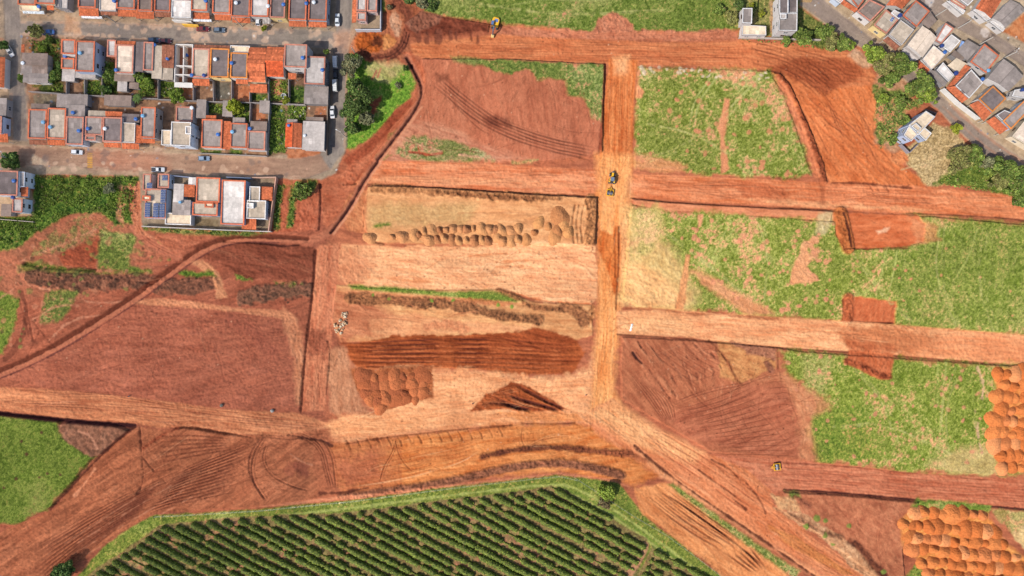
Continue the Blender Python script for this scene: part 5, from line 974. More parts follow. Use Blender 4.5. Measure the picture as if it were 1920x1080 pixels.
house("grey roofed house with white rear edge, right of the orange tiled strip", [((432, 231, 463, 277), 4.0, 'g', 'o', 'W', (2,)), ((438, 222, 458, 231), 2.8, 'g', None, 'G', (), True)], [], [(435, 247, 3.7, 'l')])
house("grey roofed house beside the long empty green lot, lower row", [((464, 246, 497, 281), 3.8, 'g', 's', 'W', ()), ((471, 229, 499, 245), 3.2, 'br', None, 'G', (), True, .2), ((488, 190, 504, 210), 2.8, 'g', None, 'G', (), True)], [], [(468, 241, 3.2, 'b')])
house("small house with an orange gable roof standing between green lot and grey house", [((540, 225, 556, 231), 2.6, 'g', None, 'G', (), True)], [], [(541, 235, 3.5, 'b', .5)], [((535, 231, 566, 277), 3.0, 4.1, 'o', 'W', dict(axis=1, win=(), two=(196, 88, 50)))])
house("house with a plain pale grey sheet roof at the bend of the street", [((569, 229, 607, 280), 3.6, 'k', None, 'W', (2,), True), ((575, 221, 605, 228), 2.8, 'br', None, 'G', (), True)], [], [(571, 254, 3.2, 'w', .5)])
# west of the west street
house("orange tiled house at the left edge beside the west street", [], [], [], [((-26, 107, 9, 164), 3.0, 4.4, 'o', 'W', dict(axis=1))])
house("grey roofed house at the left edge below the orange tiled one", [((-24, 185, 11, 216), 3.4, 'g', None, 'G', (1,), True)])
house("house with orange front roof at the left edge near the lower street corner", [((-20, 218, 3, 250), 4.4, 'g', 's', 'B', (1,))], [((-20, 250, 14, 266), 3.3, 2.8, 0)])
house("house with dark roof and blue grey side wall below the lower street, far left", [((-16, 320, 33, 366), 6.0, 'd', 's', 'A', (1, 2)), ((34, 322, 46, 350), 5.2, 'k', None, 'A', (1,)), ((23, 372, 42, 398), 5.0, 'k', 's', 'A', (1, 2)), ((4, 384, 20, 404), 3.0, 'br', None, 'G', (), True)], [((34, 350, 51, 368), 4.4, 4.0, 3, dict(posts=False))], [(25, 339, 5.7, 'b'), (23, 370, 5.2, 'd')])
# the block south of the lower street
house("house with rows of blue solar panels on its roof", [((268, 326, 283, 357), 3.6, 't', 's', 'P', (0,)), ((296, 326, 317, 352), 3.8, 't', 's', 'A', (1,)), ((272, 354, 311, 409), 3.8, 't', 's', 'A', ()), ((267, 367, 282, 376), 4.6, 'c', 'o', 'P', ())], [], [],
      solars=[((304, 328.5, 314, 338.5), 4.05, 2, 2, 2), ((275, 342.5, 285, 353), 4.05, 2, 2, 2), ((301, 355, 310.5, 380.5), 4.1, 2, 2, 4), ((271.5, 380, 281.5, 407), 4.1, 2, 2, 4), ((287, 381, 297, 408), 4.1, 2, 2, 4), ((298.5, 381.5, 308.5, 408), 4.1, 2, 2, 4)])
house("low house of patched pale roofs with orange porch beside the solar panel house", [((327, 346, 343, 378), 3.4, 'k', None, 'B', (), True, .2), ((325, 376, 356, 402), 3.4, 'g', None, 'B', (1,), True, .3), ((310, 400, 358, 421), 3.0, 'c', 'w', 'W', (2,)), ((355, 334, 366, 346), 2.8, 'w', None, 'W', (), True)], [((345, 346, 364, 369), 3.4, 3.0, 3)], [(337, 379, 3.4, 'l', .5)])
house("house with large tan roof framed in orange and a walled rear patio", [((368, 333, 412, 379), 4.2, 't', 'o', 'B', ()), ((361, 380, 408, 404), 4.0, 't', 'o', 'B', (2,)), ((384, 380, 400, 389), 4.4, 'c', 'o', 'W', ())])
house("hall with a big whitish roof in checkered sheets, orange edged on the right", [((415, 338, 459, 421), 4.6, 'w', 'o', 'B', (), False, .02)])
house("house with stepped tan flat roofs and two orange porches near the red earth lot", [((468, 350, 487, 378), 3.8, 't', 'w', 'A', ()), ((463, 376, 498, 410), 4.0, 't', 'w', 'A', (1, 2)), ((463, 381, 475, 390), 4.8, 'w', 'w', 'A', ())], [((487, 350, 510, 376), 3.3, 2.9, 3), ((453, 407, 480, 430), 3.2, 2.9, 0)])
# unfinished house
under(345, 123)
uh = thing("unfinished_house", "roofless house of white walls open to the sky in the middle block", "house", px2w(345, 123, 0))
def wseg(m, a, b, h, t, col, z0=-.3):
    A, B = Vector(px2w(*a, h)[:2]), Vector(px2w(*b, h)[:2]); d = (B - A).normalized(); n = Vector((-d.y, d.x)) * t / 2
    m.prism([v3(A - n, z0), v3(B - n, z0), v3(B + n, z0), v3(A + n, z0)], [v3(A - n, h), v3(B - n, h), v3(B + n, h), v3(A + n, h)], col)
for a, b in (((329, 83), (362, 84)), ((329, 84), (327, 154)), ((361, 85), (360, 142)), ((330, 123), (360, 124)), ((329, 139.5), (359, 140.5)), ((344, 110), (343, 153)), ((344, 86), (344, 108)), ((328, 155), (360, 156))):
    m = MB(); wseg(m, a, b, 3.2 + HR.uniform(0, .05), .32, alb((222, 216, 210))); o = m.build("wall", M_WALL, uh)
m = MB(); P = wq((327, 155.5, 361, 164), 3.25, 2); m.prism([v3(p, 3.06) for p in P], [v3(p, 3.3) for p in P], alb((222, 216, 210))); m.build("slab", M_WALL, uh)
m = MB(); P = wq((330, 86, 359, 154), 0, 2); m.prism([v3(p, .05) for p in P], [v3(p, .25) for p in P], alb((176, 116, 88))); m.build("floor", M_SOIL, uh)
tank(uh, 349, 103, 1.0, 'b')
for o in uh.children: o.location = -Vector(uh.location)
ILL[0] = 1.0
# upper right quarter
def q5(*p): return [(1560 + x / 4.908, y / 4.908) for x, y in p]
def q7(*p): return [(1600 + x / 4.5, 160 + y / 4.5) for x, y in p]
def q6(*p): return [(1360 + x / 6.75, y / 6.75) for x, y in p]
R0 = dict(rot=0, win=(2, 3))
house("house with orange front strip, white wall and carport, first from the crossing", [(q5((140, -60), (300, -20), (285, 15), (238, 72)), 3.8, 'g', 'o', 'W', ()), (q5((60, -70), (135, -40), (75, 30), (10, -20)), 3.4, 'w', 'w', 'A', ())], [(q5((95, -10), (240, 82), (216, 112), (72, 20)), 3.4, 3.0, 0)], **R0)
house("dark grey roofed house set back behind a pale blue front yard", [(q5((345, -5), (485, 62), (352, 198), (230, 105)), 4.0, 'br', 's', 'W')], [], [(332, 4, 3, 'b')] if False else [], **R0)
house("house with pale roof and yellow walled front terrace", [(q5((497, 88), (612, 178), (500, 312), (384, 230)), 4.2, 't', 's', 'Y'), (q5((572, 92), (648, 130), (615, 175), (545, 120)), 4.8, 'k', 'w', 'W', ())], [], [(1688, 28.5, 4.6, 'd', .7)], solars=[(q5((555, 150), (580, 165), (552, 203), (528, 188)), 4.3, 0, 1, 2)], **R0)
house("orange tiled house behind the yellow terrace house", [], [], [], [(q5((565, -40), (720, 0), (640, 85), (495, 50)), 3.2, 4.4, 'o', 'W', dict(axis=1))], **R0)
house("square dark grey roofed house on the upper street corner plot", [(q5((772, 2), (898, 102), (776, 248), (648, 142)), 4.6, 'g', 'o', 'G'), (q5((905, 120), (955, 190), (890, 255), (830, 205)), 3.2, 'br', None, 'G', (), True)], **R0)
house("pale roofed house with brown tiled porch facing the lower right street", [(q5((635, 182), (757, 272), (642, 414), (525, 318)), 4.0, 't', None, 'W')], [(q5((512, 335), (622, 428), (592, 462), (476, 366)), 3.4, 2.9, 0, dict(col='dt'))], **R0)
house("large beige roofed house with a ridge line and white sloping side", [], [], [], [(q5((832, 236), (968, 346), (832, 530), (694, 414)), 4.4, 4.9, 'b', 'W', dict(axis=1)), (q5((690, 425), (812, 535), (770, 560), (640, 470)), 3.0, 3.3, 'k', 'A', dict(axis=0))], **R0)
house("white roofed house with a broken slatted corner on the upper street", [(q5((1045, 212), (1122, 262), (1004, 402), (950, 376)), 4.4, 'w', 's', 'W')], [], [(1767, 85.5, 3.8, 'd')], **R0)
house("white painted house with two blue tanks behind the slatted corner", [(q5((1100, 318), (1178, 376), (1085, 480), (1000, 418)), 4.0, 'w', 'w', 'W')], [], [(1772, 97.5, 3.4, 'b')], **R0)
house("beige roofed house with a red tiled front porch by the big trees", [(q5((936, 416), (1042, 502), (916, 642), (832, 546)), 4.0, 'b', None, 'W')], [(q5((800, 556), (902, 642), (862, 682), (786, 602)), 3.3, 2.9, 0)], **R0)
house("grey roofed house with a light blue curved awning on the upper street", [(q5((1245, 372), (1348, 432), (1242, 548), (1160, 462)), 3.8, 'g', None, 'G', (2,), True), (q5((1130, 470), (1210, 530), (1190, 560), (1105, 500)), 3.2, 'br', None, 'G', (), True)], [(q5((1196, 372), (1236, 392), (1186, 466), (1166, 450)), 3.2, 3.0, 1, dict(col=(140, 172, 226), name="awning", posts=False))], **R0)
house("big dark grey roofed house framed in orange by the upper street poles", [(q5((1402, 404), (1538, 512), (1416, 672), (1272, 568)), 4.8, 'g', 'o', 'W')], [], [(1853.5, 132, 4, 'l')], **R0)
house("small white flat roofed house with an antenna between porch and orange roof", [(q5((1022, 576), (1122, 690), (1070, 752), (964, 644)), 4.2, 'w', 'w', 'G'), (q5((900, 650), (960, 660), (1060, 750), (1030, 790)), 3.0, 'g', None, 'G', (), True)], [], [(1793, 137, 3.8, 'd', .75)], **R0)
house("low beige shed roofed house beside the orange framed roof", [(q5((1146, 542), (1238, 592), (1166, 662), (1074, 602)), 3.4, 'c', None, 'G', (), True)], **R0)
house("house with a broad orange tiled edge around a grey roof with white skylights", [(q5((1282, 642), (1388, 762), (1262, 902), (1140, 790)), 4.6, 'g', 'w', 'W', (2, 3), False, .14)], [(q5((1235, 590), (1280, 620), (1130, 780), (1062, 800)), 4.2, 3.8, 1, dict(posts=False)), (q5((1130, 790), (1262, 902), (1206, 942), (1060, 802)), 4.1, 3.5, 0)], [(1843, 148, 4, 'b')], **R0)
house("gable roofed grey house with an orange ridge line and a white round vent", [], [], [], [(q5((1578, 540), (1762, 702), (1622, 842), (1428, 720)), 4.2, 4.9, 'g', 'W', dict(axis=1))], **R0)
house("dark roofed house with orange tiled front, second from the lower right corner", [(q5((1482, 790), (1602, 906), (1476, 1032), (1350, 910)), 4.4, 'd', 'y', 'W')], [(q5((1346, 925), (1472, 1036), (1408, 1112), (1276, 962)), 3.8, 3.2, 0)], **R0)
house("long grey roofed house with orange porch and blue white side wall at the right edge", [(q7((1440, 130), (1500, 190), (1330, 372), (1262, 300)), 4.4, 'g', 'y', 'A'), (q7((1275, 210), (1340, 235), (1262, 300), (1210, 250)), 3.8, 'd', 'w', 'W', ())], [(q7((1190, 262), (1308, 366), (1246, 412), (1130, 302)), 3.6, 3.0, 0)], **R0)
house("tan roofed house cut by the right edge of the picture", [(q7((1450, 290), (1640, 420), (1560, 560), (1340, 430)), 3.8, 'b', None, 'C')], **R0)
house("white house with open terrace at the right edge behind the dark roofed one", [(q7((1360, 40), (1470, 20), (1440, 110), (1340, 90)), 3.8, 'w', 'w', 'W')], [], [(1918, 168, 3.6, 'd')], **R0)
UP = q5
house("white walled house with flat cream front at the upper edge beyond the upper street", [(q5((1110, -20), (1230, 60), (1215, 84), (1090, 8)), 3.4, 'c', 's', 'W'), (q5((1058, 10), (1100, 18), (1225, 100), (1205, 130)), 3.0, 'w', 'w', 'W', ()), (q5((1210, -60), (1300, 0), (1250, 50), (1160, -20)), 3.8, 'k', 'w', 'W', ())], **R0)
house("white house with a bright orange roof beyond the upper street", [(q5((1300, 90), (1350, 82), (1462, 172), (1420, 190)), 3.6, 'w', 'w', 'W')], [], [], [(q5((1410, -60), (1562, 0), (1460, 170), (1318, 78)), 3.8, 4.6, 'o', 'W', dict(axis=1))], **R0)
house("grey gable roofed house with white front wall beyond the upper street", [(q5((1455, 200), (1480, 190), (1590, 262), (1570, 290)), 3.0, 'w', 'w', 'W')], [], [], [(q5((1640, -4), (1780, 92), (1596, 256), (1474, 166)), 3.8, 4.5, 'g', 'W', dict(axis=1))], **R0)
house("long white house with grey roofs standing on the grass above the top dirt road", [(q6((685, -60), (795, -60), (795, 170), (685, 170)), 6.0, 'd', 'w', 'W', (3,)), (q6((685, 172), (910, 168), (905, 390), (675, 386)), 6.2, 'g', 'w', 'W', (2, 3)), (q6((800, -60), (910, -60), (910, 160), (800, 160)), 5.0, 'd', 'w', 'W', ()), (q6((695, 175), (770, 175), (770, 236), (695, 236)), 7.2, 'k', 'w', 'W', ())], **R0)
house("small white house with a beige terrace slab beside the long white house", [(q6((220, 105), (340, 105), (333, 296), (216, 290)), 5.4, 'g', 'w', 'W', (3,)), (q6((220, 312), (515, 330), (518, 446), (210, 442)), 3.2, 'c', None, 'W', (2,))], **R0)
house("modern grey blue house on the dry grass plot by the right street", [(q7((612, 218), (688, 266), (545, 420), (470, 335)), 6.6, 'c', 'w', 'B', (2, 3)), (q7((478, 330), (560, 390), (490, 470), (425, 420)), 6.4, 'c', 'w', 'B', (2, 3)), (q7((600, 355), (658, 405), (610, 465), (552, 410)), 4.2, 'c', 'w', 'B', (2,)), (q7((528, 318), (572, 360), (545, 390), (492, 345)), 7.6, 'c', 'w', 'A', (2,))], **R0)

# ------------------------------------------------------------------ yard walls and fences
def wall_run(label, pts, h=2.0, t=.18, col=(158, 150, 148), name="boundary_wall", cat="wall"):
    m = MB(); under(*pts[0])
    for a, b in zip(pts[:-1], pts[1:]): wseg(m, a, b, h, t, alb(col))
    ILL[0] = 1.0
    o = m.build(name, M_WALL); return tag(o, label, cat)
BW = "walls between the back yards of the town"
for lb, pts in (("grey wall along the backs of the plots behind the corner house", [(53, 171), (127, 176)]), ("grey wall along the weedy backs behind the two storey house", [(127, 177), (196, 180)]),
                ("grey wall along the backs behind the broad white roof", [(196, 181), (296, 185)]), ("grey wall along the backs behind the roofless house", [(297, 186), (384, 190)]),
                ("grey wall along the backs behind the dark yellow edged house", [(386, 190), (470, 192)]), ("grey wall along the backs behind the wide orange roof", [(471, 192), (572, 196)])):
    wall_run(lb, pts)["group"] = BW
VW = [((124, 150), (124, 175), "in the weeds just left of the two storey house"), ((158, 148), (158, 178), "behind the right half of the two storey house"), ((191, 147), (191, 179), "left of the dense weeds behind the broad white roof"), ((296, 149), (296, 185), "left of the roofless house"),
      ((362, 162), (362, 188), "behind the tan roof with two blue tanks"), ((399, 150), (400, 190), "left of the dark empty back yard"), ((434, 149), (434, 191), "right of the dark empty back yard"), ((468, 172), (468, 192), "left of the orange tiled back shed"), ((503, 147), (503, 192), "right of the orange tiled back shed"),
      ((541, 142), (541, 195), "behind the tall grey roofed house"), ((384, 190), (386, 222), "left of the round green tree's yard"), ((469, 193), (468, 230), "right of the round green tree"), ((505, 193), (500, 290), "along the left side of the long green lot")]
for a, b, s in VW: wall_run("grey yard wall running north to south " + s, [a, b])["group"] = BW
wall_run("low grey front wall below the grey roofs of the lower row", [(372, 287), (440, 290), (500, 293)], 1.4)
wall_run("long grey wall closing the south side of the solar panel block", [(265, 424), (330, 427), (418, 431), (507, 434)], 2.2, .2, (190, 184, 182))
wall_run("pinkish wall on the east side of the solar panel block", [(517, 333), (503, 433)], 2.4, .3, (206, 160, 140))
wall_run("blue grey front wall left of the tan orange framed roof", [(322, 329), (366, 333)], 2.6, .2, (140, 150, 176))
wall_run("blue grey front wall of the whitish hall", [(424, 332), (470, 334)], 2.6, .25, (132, 146, 172))
wall_run("pale front wall of the stepped flat roofed house", [(472, 333), (517, 332)], 2.2, .3, (196, 160, 140))
wall_run("pale wall round the yard of the pink walled house", [(666, 55), (713, 55), (714, -40)], 2.2, .25, (206, 206, 214))
wall_run("grey wall along the east street between the blotched roof and the grey house", [(614, 196), (612, 290)], 1.8, .3, (140, 120, 106))
wall_run("pale low wall along the grass south of the two white houses", [(1386, 70), (1440, 71), (1540, 74)], 1.2, .25, (206, 190, 180))
wall_run("white wall with blue gates along the lower right street", [(1770, 165), (1800, 193), (1838, 222)], 2.6, .25, (226, 222, 218))
wall_run("grey wall behind the weedy bank at the far left edge", [(-40, 408), (62, 416)], 1.2, .2, (180, 170, 160))
wall_run("dark wall round the front yard of the modern grey blue house", [(1736, 205), (1756, 212), (1750, 224)], 2.2, .2, (120, 110, 112))
wall_run("grey wall round the rear patio of the modern grey blue house", [(1690, 270), (1706, 286), (1722, 270)], 2.0, .2, (150, 142, 148))

# ------------------------------------------------------------------ vegetation
def rnd_rot_quads(P, Nrm, size, rg, tilt=.8):
    """one small leaf-clump face at each point, roughly facing along its normal"""
    n = len(P); d = Nrm + rg.normal(0, tilt, (n, 3)); d /= np.linalg.norm(d, axis=1, keepdims=True) + 1e-9
    a = np.cross(d, rg.normal(0, 1, (n, 3))); a /= np.linalg.norm(a, axis=1, keepdims=True) + 1e-9; b = np.cross(d, a)
    s = size * rg.uniform(.55, 1.3, (n, 1)); s2 = s * rg.uniform(.5, 1.0, (n, 1))
    V = np.stack([P - a * s - b * s2 * .4, P - a * s * .2 + b * s2, P + a * s + b * s2 * .3, P + a * s * .3 - b * s2], 1).reshape(-1, 3)
    return V, np.arange(n * 4).reshape(-1, 4)
def leafcol(n, c0, c1, rg, dead=0.0):
    t = rg.random((n, 1)) ** 1.2; c = np.array(c0) + (np.array(c1) - np.array(c0)) * t
    if dead: k = rg.random(n) < dead; c[k] = np.array((.13, .10, .06)) * rg.uniform(.7, 1.3, (k.sum(), 1))
    return c * rg.uniform(.75, 1.25, (n, 1)) * np.array([1.1, 1.0, .75])
PAL = dict(dark=((.035, .075, .02), (.11, .17, .05)), mid=((.05, .10, .022), (.165, .22, .055)), bright=((.08, .145, .02), (.22, .29, .055)), olive=((.085, .10, .035), (.24, .25, .10)), grey=((.09, .105, .065), (.20, .22, .15)), lime=((.11, .15, .015), (.26, .29, .035)))
def tree(x, y, r, pal, hgt, label, cat="tree", seed=0, dead=.04, name="tree", dens=1.0, lean=None):
    """x, y: photo position of the crown's centre, r: crown radius in photo pixels"""
    rg = np.random.default_rng(seed + 100); R = r / PPM; zc = hgt - R * .6 if hgt > R * 1.2 else hgt * .6
    bx, by, _ = px2w(x, y, zc); base = (bx, by, -.05)
    root = thing(name, label, cat, base)
    nl = max(5, int(6 + R * 2.2)); lobes = [(np.array([0, 0, zc]), R * .62)]
    for i in range(nl):
        a = 2 * math.pi * (i + rg.random()) / nl; q = rg.uniform(.35, .92) * R; s = R * rg.uniform(.16, .42)
        lobes.append((np.array([math.cos(a) * q, math.sin(a) * q, zc + rg.uniform(-.35, .35) * R]), s))
    for i in range(nl): lobes.append((np.array([rg.normal(0, .42) * R, rg.normal(0, .42) * R, zc + rg.uniform(.0, .5) * R]), R * rg.uniform(.15, .36)))
    VV, FF, CC = [], [], []; o = 0; il = float(shade(bx, by)[1]) ** .8; p0, p1 = [tuple(v / il for v in q) for q in PAL[pal]]  # leaf colours brightened under the cloud against its shade
    for c, s in lobes:
        n = int(34 * dens * s * s * 4 * 1.5) + 24; d = rg.normal(0, 1, (n, 3)); d[:, 2] = np.abs(d[:, 2]) * rg.choice([1, 1, 1, -.5], n); d /= np.linalg.norm(d, axis=1, keepdims=True)
        P = c + d * s * rg.uniform(.6, 1.22, (n, 1)) * np.array([1, 1, .85]); P[:, 2] = np.maximum(P[:, 2], .15)
        V, F = rnd_rot_quads(P, d, .27 + .012 * R, rg); k = rg.uniform(.65, 1.3); VV.append(V); FF.append(F + o); o += len(V); CC.append(leafcol(n, np.array(p0) * k, np.array(p1) * k, rg, dead))
    mesh_np("crown", np.concatenate(VV), np.concatenate(FF), np.concatenate(CC), M_LEAF, root)
    m = MB(); tr = max(.08, R * .06); bc = (.09, .065, .045); m.cyl((0, 0, -.2), (0, 0, zc * .6), tr * 1.25, tr * .8, 8, bc)
    for c, s in lobes[1:nl + 1:2]: m.cyl((0, 0, zc * .5), tuple(c * np.array([.8, .8, 1]) + np.array([0, 0, -.1 * R])), tr * .6, tr * .2, 6, bc)
    m.build("trunk", M_BARK, root); return root
T = tree
T(660, 118, 17, 'grey', 5, "grey green loose tree at the kerb where the orange pit meets the street", seed=1, dead=.1)
T(666, 112, 11, 'dark', 4.5, "small dark green tree touching the grey green one by the orange pit", seed=2)
T(672, 186, 25, 'dark', 8, "largest dark green tree on the grass corner beside the east street", seed=3)
T(658, 205, 18, 'dark', 7, "dark green tree filling the kerb side of the grass corner clump", seed=4)
T(688, 222, 13, 'grey', 4.5, "dull grey green tree at the south east of the grass corner clump", seed=5)
T(662, 238, 14, 'dark', 5, "dark green tree at the southern tip of the grass corner clump", seed=6)
T(668, 160, 13, 'dark', 5, "dark tree at the north end of the grass corner clump", seed=7)
T(747, 160, 5.5, 'grey', 1.6, "single pale bush in the bright grass west of the drain", "bush", 8, name="bush")
T(760, 128, 5, 'dark', 2, "small dark bush at the top of the bright grass plot", "bush", 9, name="bush")
T(440, 200, 13, 'lime', 4.5, "round yellow green tree in a back yard of the lower row", seed=10, dead=0)
T(276, 158, 14, 'bright', 4, "bushy bright green tree behind the half dark roofed house", seed=11)
T(262, 144, 9, 'mid', 3.5, "mid green shrubby tree left in the yard behind the half dark roof", seed=12)
T(330, 178, 13, 'bright', 4, "bright leafy tree against the back wall below the roofless house", seed=13)
T(206, 142, 13, 'mid', 3.5, "mid green tree left of the broad white roof", seed=14)
T(200, 168, 10, 'dark', 3, "dark bushy tree at the bottom of the yard beside the broad white roof", seed=15)
T(103, 140, 11, 'mid', 3.5, "mid green tree between the corner plot house and the two storey house", seed=16)
T(112, 125, 8, 'dark', 3, "dark shrub against the wall of the two storey house", "bush", 17, name="bush")
T(66, 58, 12, 'olive', 4, "brownish olive tree at the street beside the blue parked car", seed=18, dead=.25)
T(78, 92, 7, 'bright', 2.5, "bright green bush behind the patched grey corner house", "bush", 19, name="bush")
T(92, 75, 8, 'mid', 2.5, "green bush on the overgrown plot below the blue parked car", "bush", 20, name="bush")
T(40, 148, 7, 'mid', 2.5, "green bush leaning onto the west street from the corner plot", "bush", 21, name="bush")
T(20, 302, 15, 'dark', 5, "dark round tree at the lower street near the left edge", seed=22)
T(6, 85, 8, 'dark', 3, "dark bush at the far left edge beside the west street", "bush", 23, name="bush")
T(495, 53, 4.5, 'lime', 2.2, "small yellow green street tree in front of the carport house", seed=24, dead=0)
T(612, 98, 5, 'mid', 3, "small potted palm like tree at the corner of the east street", seed=25)
T(537, 188, 7, 'lime', 2.5, "yellow green bush by the round water ring in the back yards", "bush", 26, name="bush")
T(565, 358, 15, 'mid', 3, "bushy green tree with pale flowers at the head of the red earth lot", seed=27, dead=.12)
T(205, 352, 9, 'grey', 3, "pale grey green shrub in the weeds left of the solar panel block", "bush", 28, name="bush")
T(770, -2, 12, 'dark', 3, "dark bush at the top edge beside the pale earth", "bush", 29, name="bush")
T(792, 6, 13, 'grey', 3.5, "grey green tree at the top edge beside the fresh dark spoil", seed=30)
T(808, 12, 10, 'dark', 3, "dark green tree at the top edge right of the grey green one", seed=31)
T(730, 14, 5, 'grey', 2.5, "bare grey bush at the edge of the pale earth near the pink house", "bush", 32, dead=.8, name="bush")
T(1348, 18, 10, 'mid', 3, "green tree in the top pasture left of the two white houses", seed=33)
T(1372, 34, 12, 'olive', 3.5, "olive tree against the left wall of the beige terrace", seed=34)
T(1385, 8, 9, 'dark', 4, "dark tree beside the small white house at the top edge", seed=35)
T(1409, 10, 4.5, 'lime', 2.5, "small yellow green tree above the small white house", seed=36, dead=.1)
T(1427, 26, 6, 'lime', 2.6, "round yellow bush on the lawn between the two white houses", "bush", 37, dead=.1, name="bush")
T(1505, 68, 15, 'mid', 4.5, "green tree directly south of the long white house", seed=38)
T(1476, 76, 9, 'mid', 3, "small green tree under the corner of the long white house", seed=39)
T(1545, 60, 15, 'mid', 5, "green tree at the kerb where the grass plot narrows", seed=40)
T(1560, 78, 16, 'olive', 5, "olive grey tree in the middle of the plot's southern tip", seed=41, dead=.2)
T(1580, 82, 13, 'mid', 4.5, "green tree beside the olive grey one at the plot tip", seed=42)
T(1592, 84, 10, 'bright', 4, "bright green tree at the very tip of the grass plot", seed=43)
T(1640, 101, 18, 'bright', 6.5, "bright green broad tree at the upper end of the clump by the right street", seed=44)
T(1658, 122, 19, 'olive', 6.5, "olive brown tree in the middle of the clump by the right street", seed=45, dead=.12)
T(1688, 121, 22, 'mid', 7.5, "wide mid green tree touching the porch of the beige roofed house", seed=46)
T(1670, 146, 15, 'mid', 5.5, "mid green tree on the field side of the clump by the right street", seed=47)
T(1728, 165, 21, 'mid', 7, "rounded mid green tree overhanging the right street", seed=48)
T(1740, 176, 16, 'bright', 6, "bright yellow green tree at the lower end of the street clump", seed=49)
T(1708, 166, 11, 'mid', 5, "smaller green tree in the gap of the street clump", seed=50)
T(1793, 240, 9.5, 'lime', 4, "lone round bright tree at the kerb above the dry grass plot", seed=51, dead=0)
T(1800, 298, 22, 'olive', 5, "olive tree at the edge of the dry grass plot, left of the far right grove", seed=52, dead=.12)
T(1824, 290, 17, 'mid', 5, "mid green tree at the upper left of the far right grove", seed=53)
T(1854, 306, 14, 'grey', 4.5, "pale blue green tree by the kerb in the far right grove", seed=54)
T(1882, 318, 22, 'mid', 6, "large mid green tree by the kerb in the far right grove", seed=55)
T(1905, 340, 24, 'mid', 6, "large tree cut by the right edge of the picture", seed=56)
T(1876, 340, 16, 'olive', 5, "olive tree in the shade side of the far right grove", seed=57)
T(1912, 372, 14, 'mid', 4.5, "lowest green tree of the far right grove beside the dirt road", seed=58)
T(1140, 924, 16, 'bright', 4, "green tree on the grass corner above the coffee rows", seed=59)
T(1132, 942, 12, 'grey', 3, "leafless grey bush beside the green tree above the coffee rows", "bush", 60, dead=.85, name="bush")
T(122, 1072, 17, 'dark', 5, "dark green tree cut by the bottom edge at the end of the haul road", seed=61)
T(105, 1082, 15, 'dark', 5, "dark tree at the bottom edge left of the other dark one", seed=62)
T(1700, 228, 9, 'mid', 2.5, "green shrub on the bank left of the modern grey blue house", "bush", 63, name="bush")
T(1675, 262, 9, 'mid', 2, "green shrub at the foot of the bank near the modern grey blue house", "bush", 64, name="bush")
T(1656, 186, 9, 'bright', 2, "small bright shrub on the rough ground below the street clump", "bush", 65, name="bush")
T(1690, 195, 12, 'mid', 3, "green shrub just below the street clump near the grey blue house", "bush", 66, name="bush")
# palm
pr = thing("palm_tree", "small palm with spreading fronds behind the dark roof of the lower row", "palm", px2w(262, 186, 2))
pm = MB(); pm.cyl((0, 0, -.2 - 2), (0, 0, 1.6), .16, .11, 8, (.1, .075, .05)); pm.build("trunk", M_BARK, pr)
pm = MB()
for i in range(13):
    a = i * 2.4; d = Vector((math.cos(a), math.sin(a), 0)); s = Vector((-d.y, d.x, 0)); L = 1.7 + .5 * ((i * 7) % 5) / 5; prev = None
    for k in range(6):
        t = k / 5; c = d * (L * t) + Vector((0, 0, 1.6 + .55 * math.sin(t * 2.2) - .9 * t * t)); w = .28 * math.sin(.3 + t * 2.6)
        row = (c - s * w - Vector((0, 0, .1 * w)), c, c + s * w - Vector((0, 0, .1 * w)))
        if prev: pm.poly([prev[0], prev[1], row[1], row[0]], (.07, .12, .02)); pm.poly([prev[1], prev[2], row[2], row[1]], (.10, .16, .03))
        prev = row
pm.build("crown", M_LEAF, pr)
# weeds nobody could count
def weeds(name, label, polys, dens, hmax, pal, seed, size=.3):
    rg = np.random.default_rng(seed); PP = []; CC = []
    for k, poly in enumerate(polys):
        xs = [p[0] for p in poly]; ys = [p[1] for p in poly]; A = (max(xs) - min(xs)) * (max(ys) - min(ys)) / PPM ** 2
        n = int(A * dens); x = rg.uniform(min(xs), max(xs), n); y = rg.uniform(min(ys), max(ys), n)
        cl = fbm(x.astype(np.float32) / 14, y.astype(np.float32) / 14, 60 + k, 3); hh = np.clip((cl - .34) * 2.6, 0, 1)
        keep = np.array([inpoly(a, b, poly) for a, b in zip(x, y)]) & (rg.random(n) < hh * 1.4 + .08)
        x, y, hh = x[keep], y[keep], hh[keep]; z = rg.uniform(.05, 1, len(x)) * hmax * hh + .1
        i = np.clip(((x - GX0) / ST).astype(int), 0, NX - 1); j = np.clip(((y - GY0) / ST).astype(int), 0, NY - 1)
        PP.append(np.stack([(x - 960) / PPM, (540 - y) / PPM, z + HM[j, i]], 1)); p0, p1 = PAL[pal]
        CC.append(leafcol(len(x), p0, p1, rg, .05) * (.7 + .8 * fbm(x.astype(np.float32) / 22, y.astype(np.float32) / 22, 80 + k, 2))[:, None])
    P = np.concatenate(PP); V, F = rnd_rot_quads(P, np.tile([0, 0, 1.0], (len(P), 1)), size, rg, .7)
    o = mesh_np(name, V, F, np.concatenate(CC), M_LEAF); o["label"] = label; o["category"] = "weeds"; o["kind"] = "stuff"; return o
weeds("undergrowth", "dense dark green weeds covering the slope below the lower street", [[(64, 328), (258, 332), (255, 350), (252, 400), (212, 415), (190, 398), (140, 396), (85, 425), (40, 452), (-60, 470), (-60, 420), (62, 406)]], 11, 1.5, 'bright', 71)
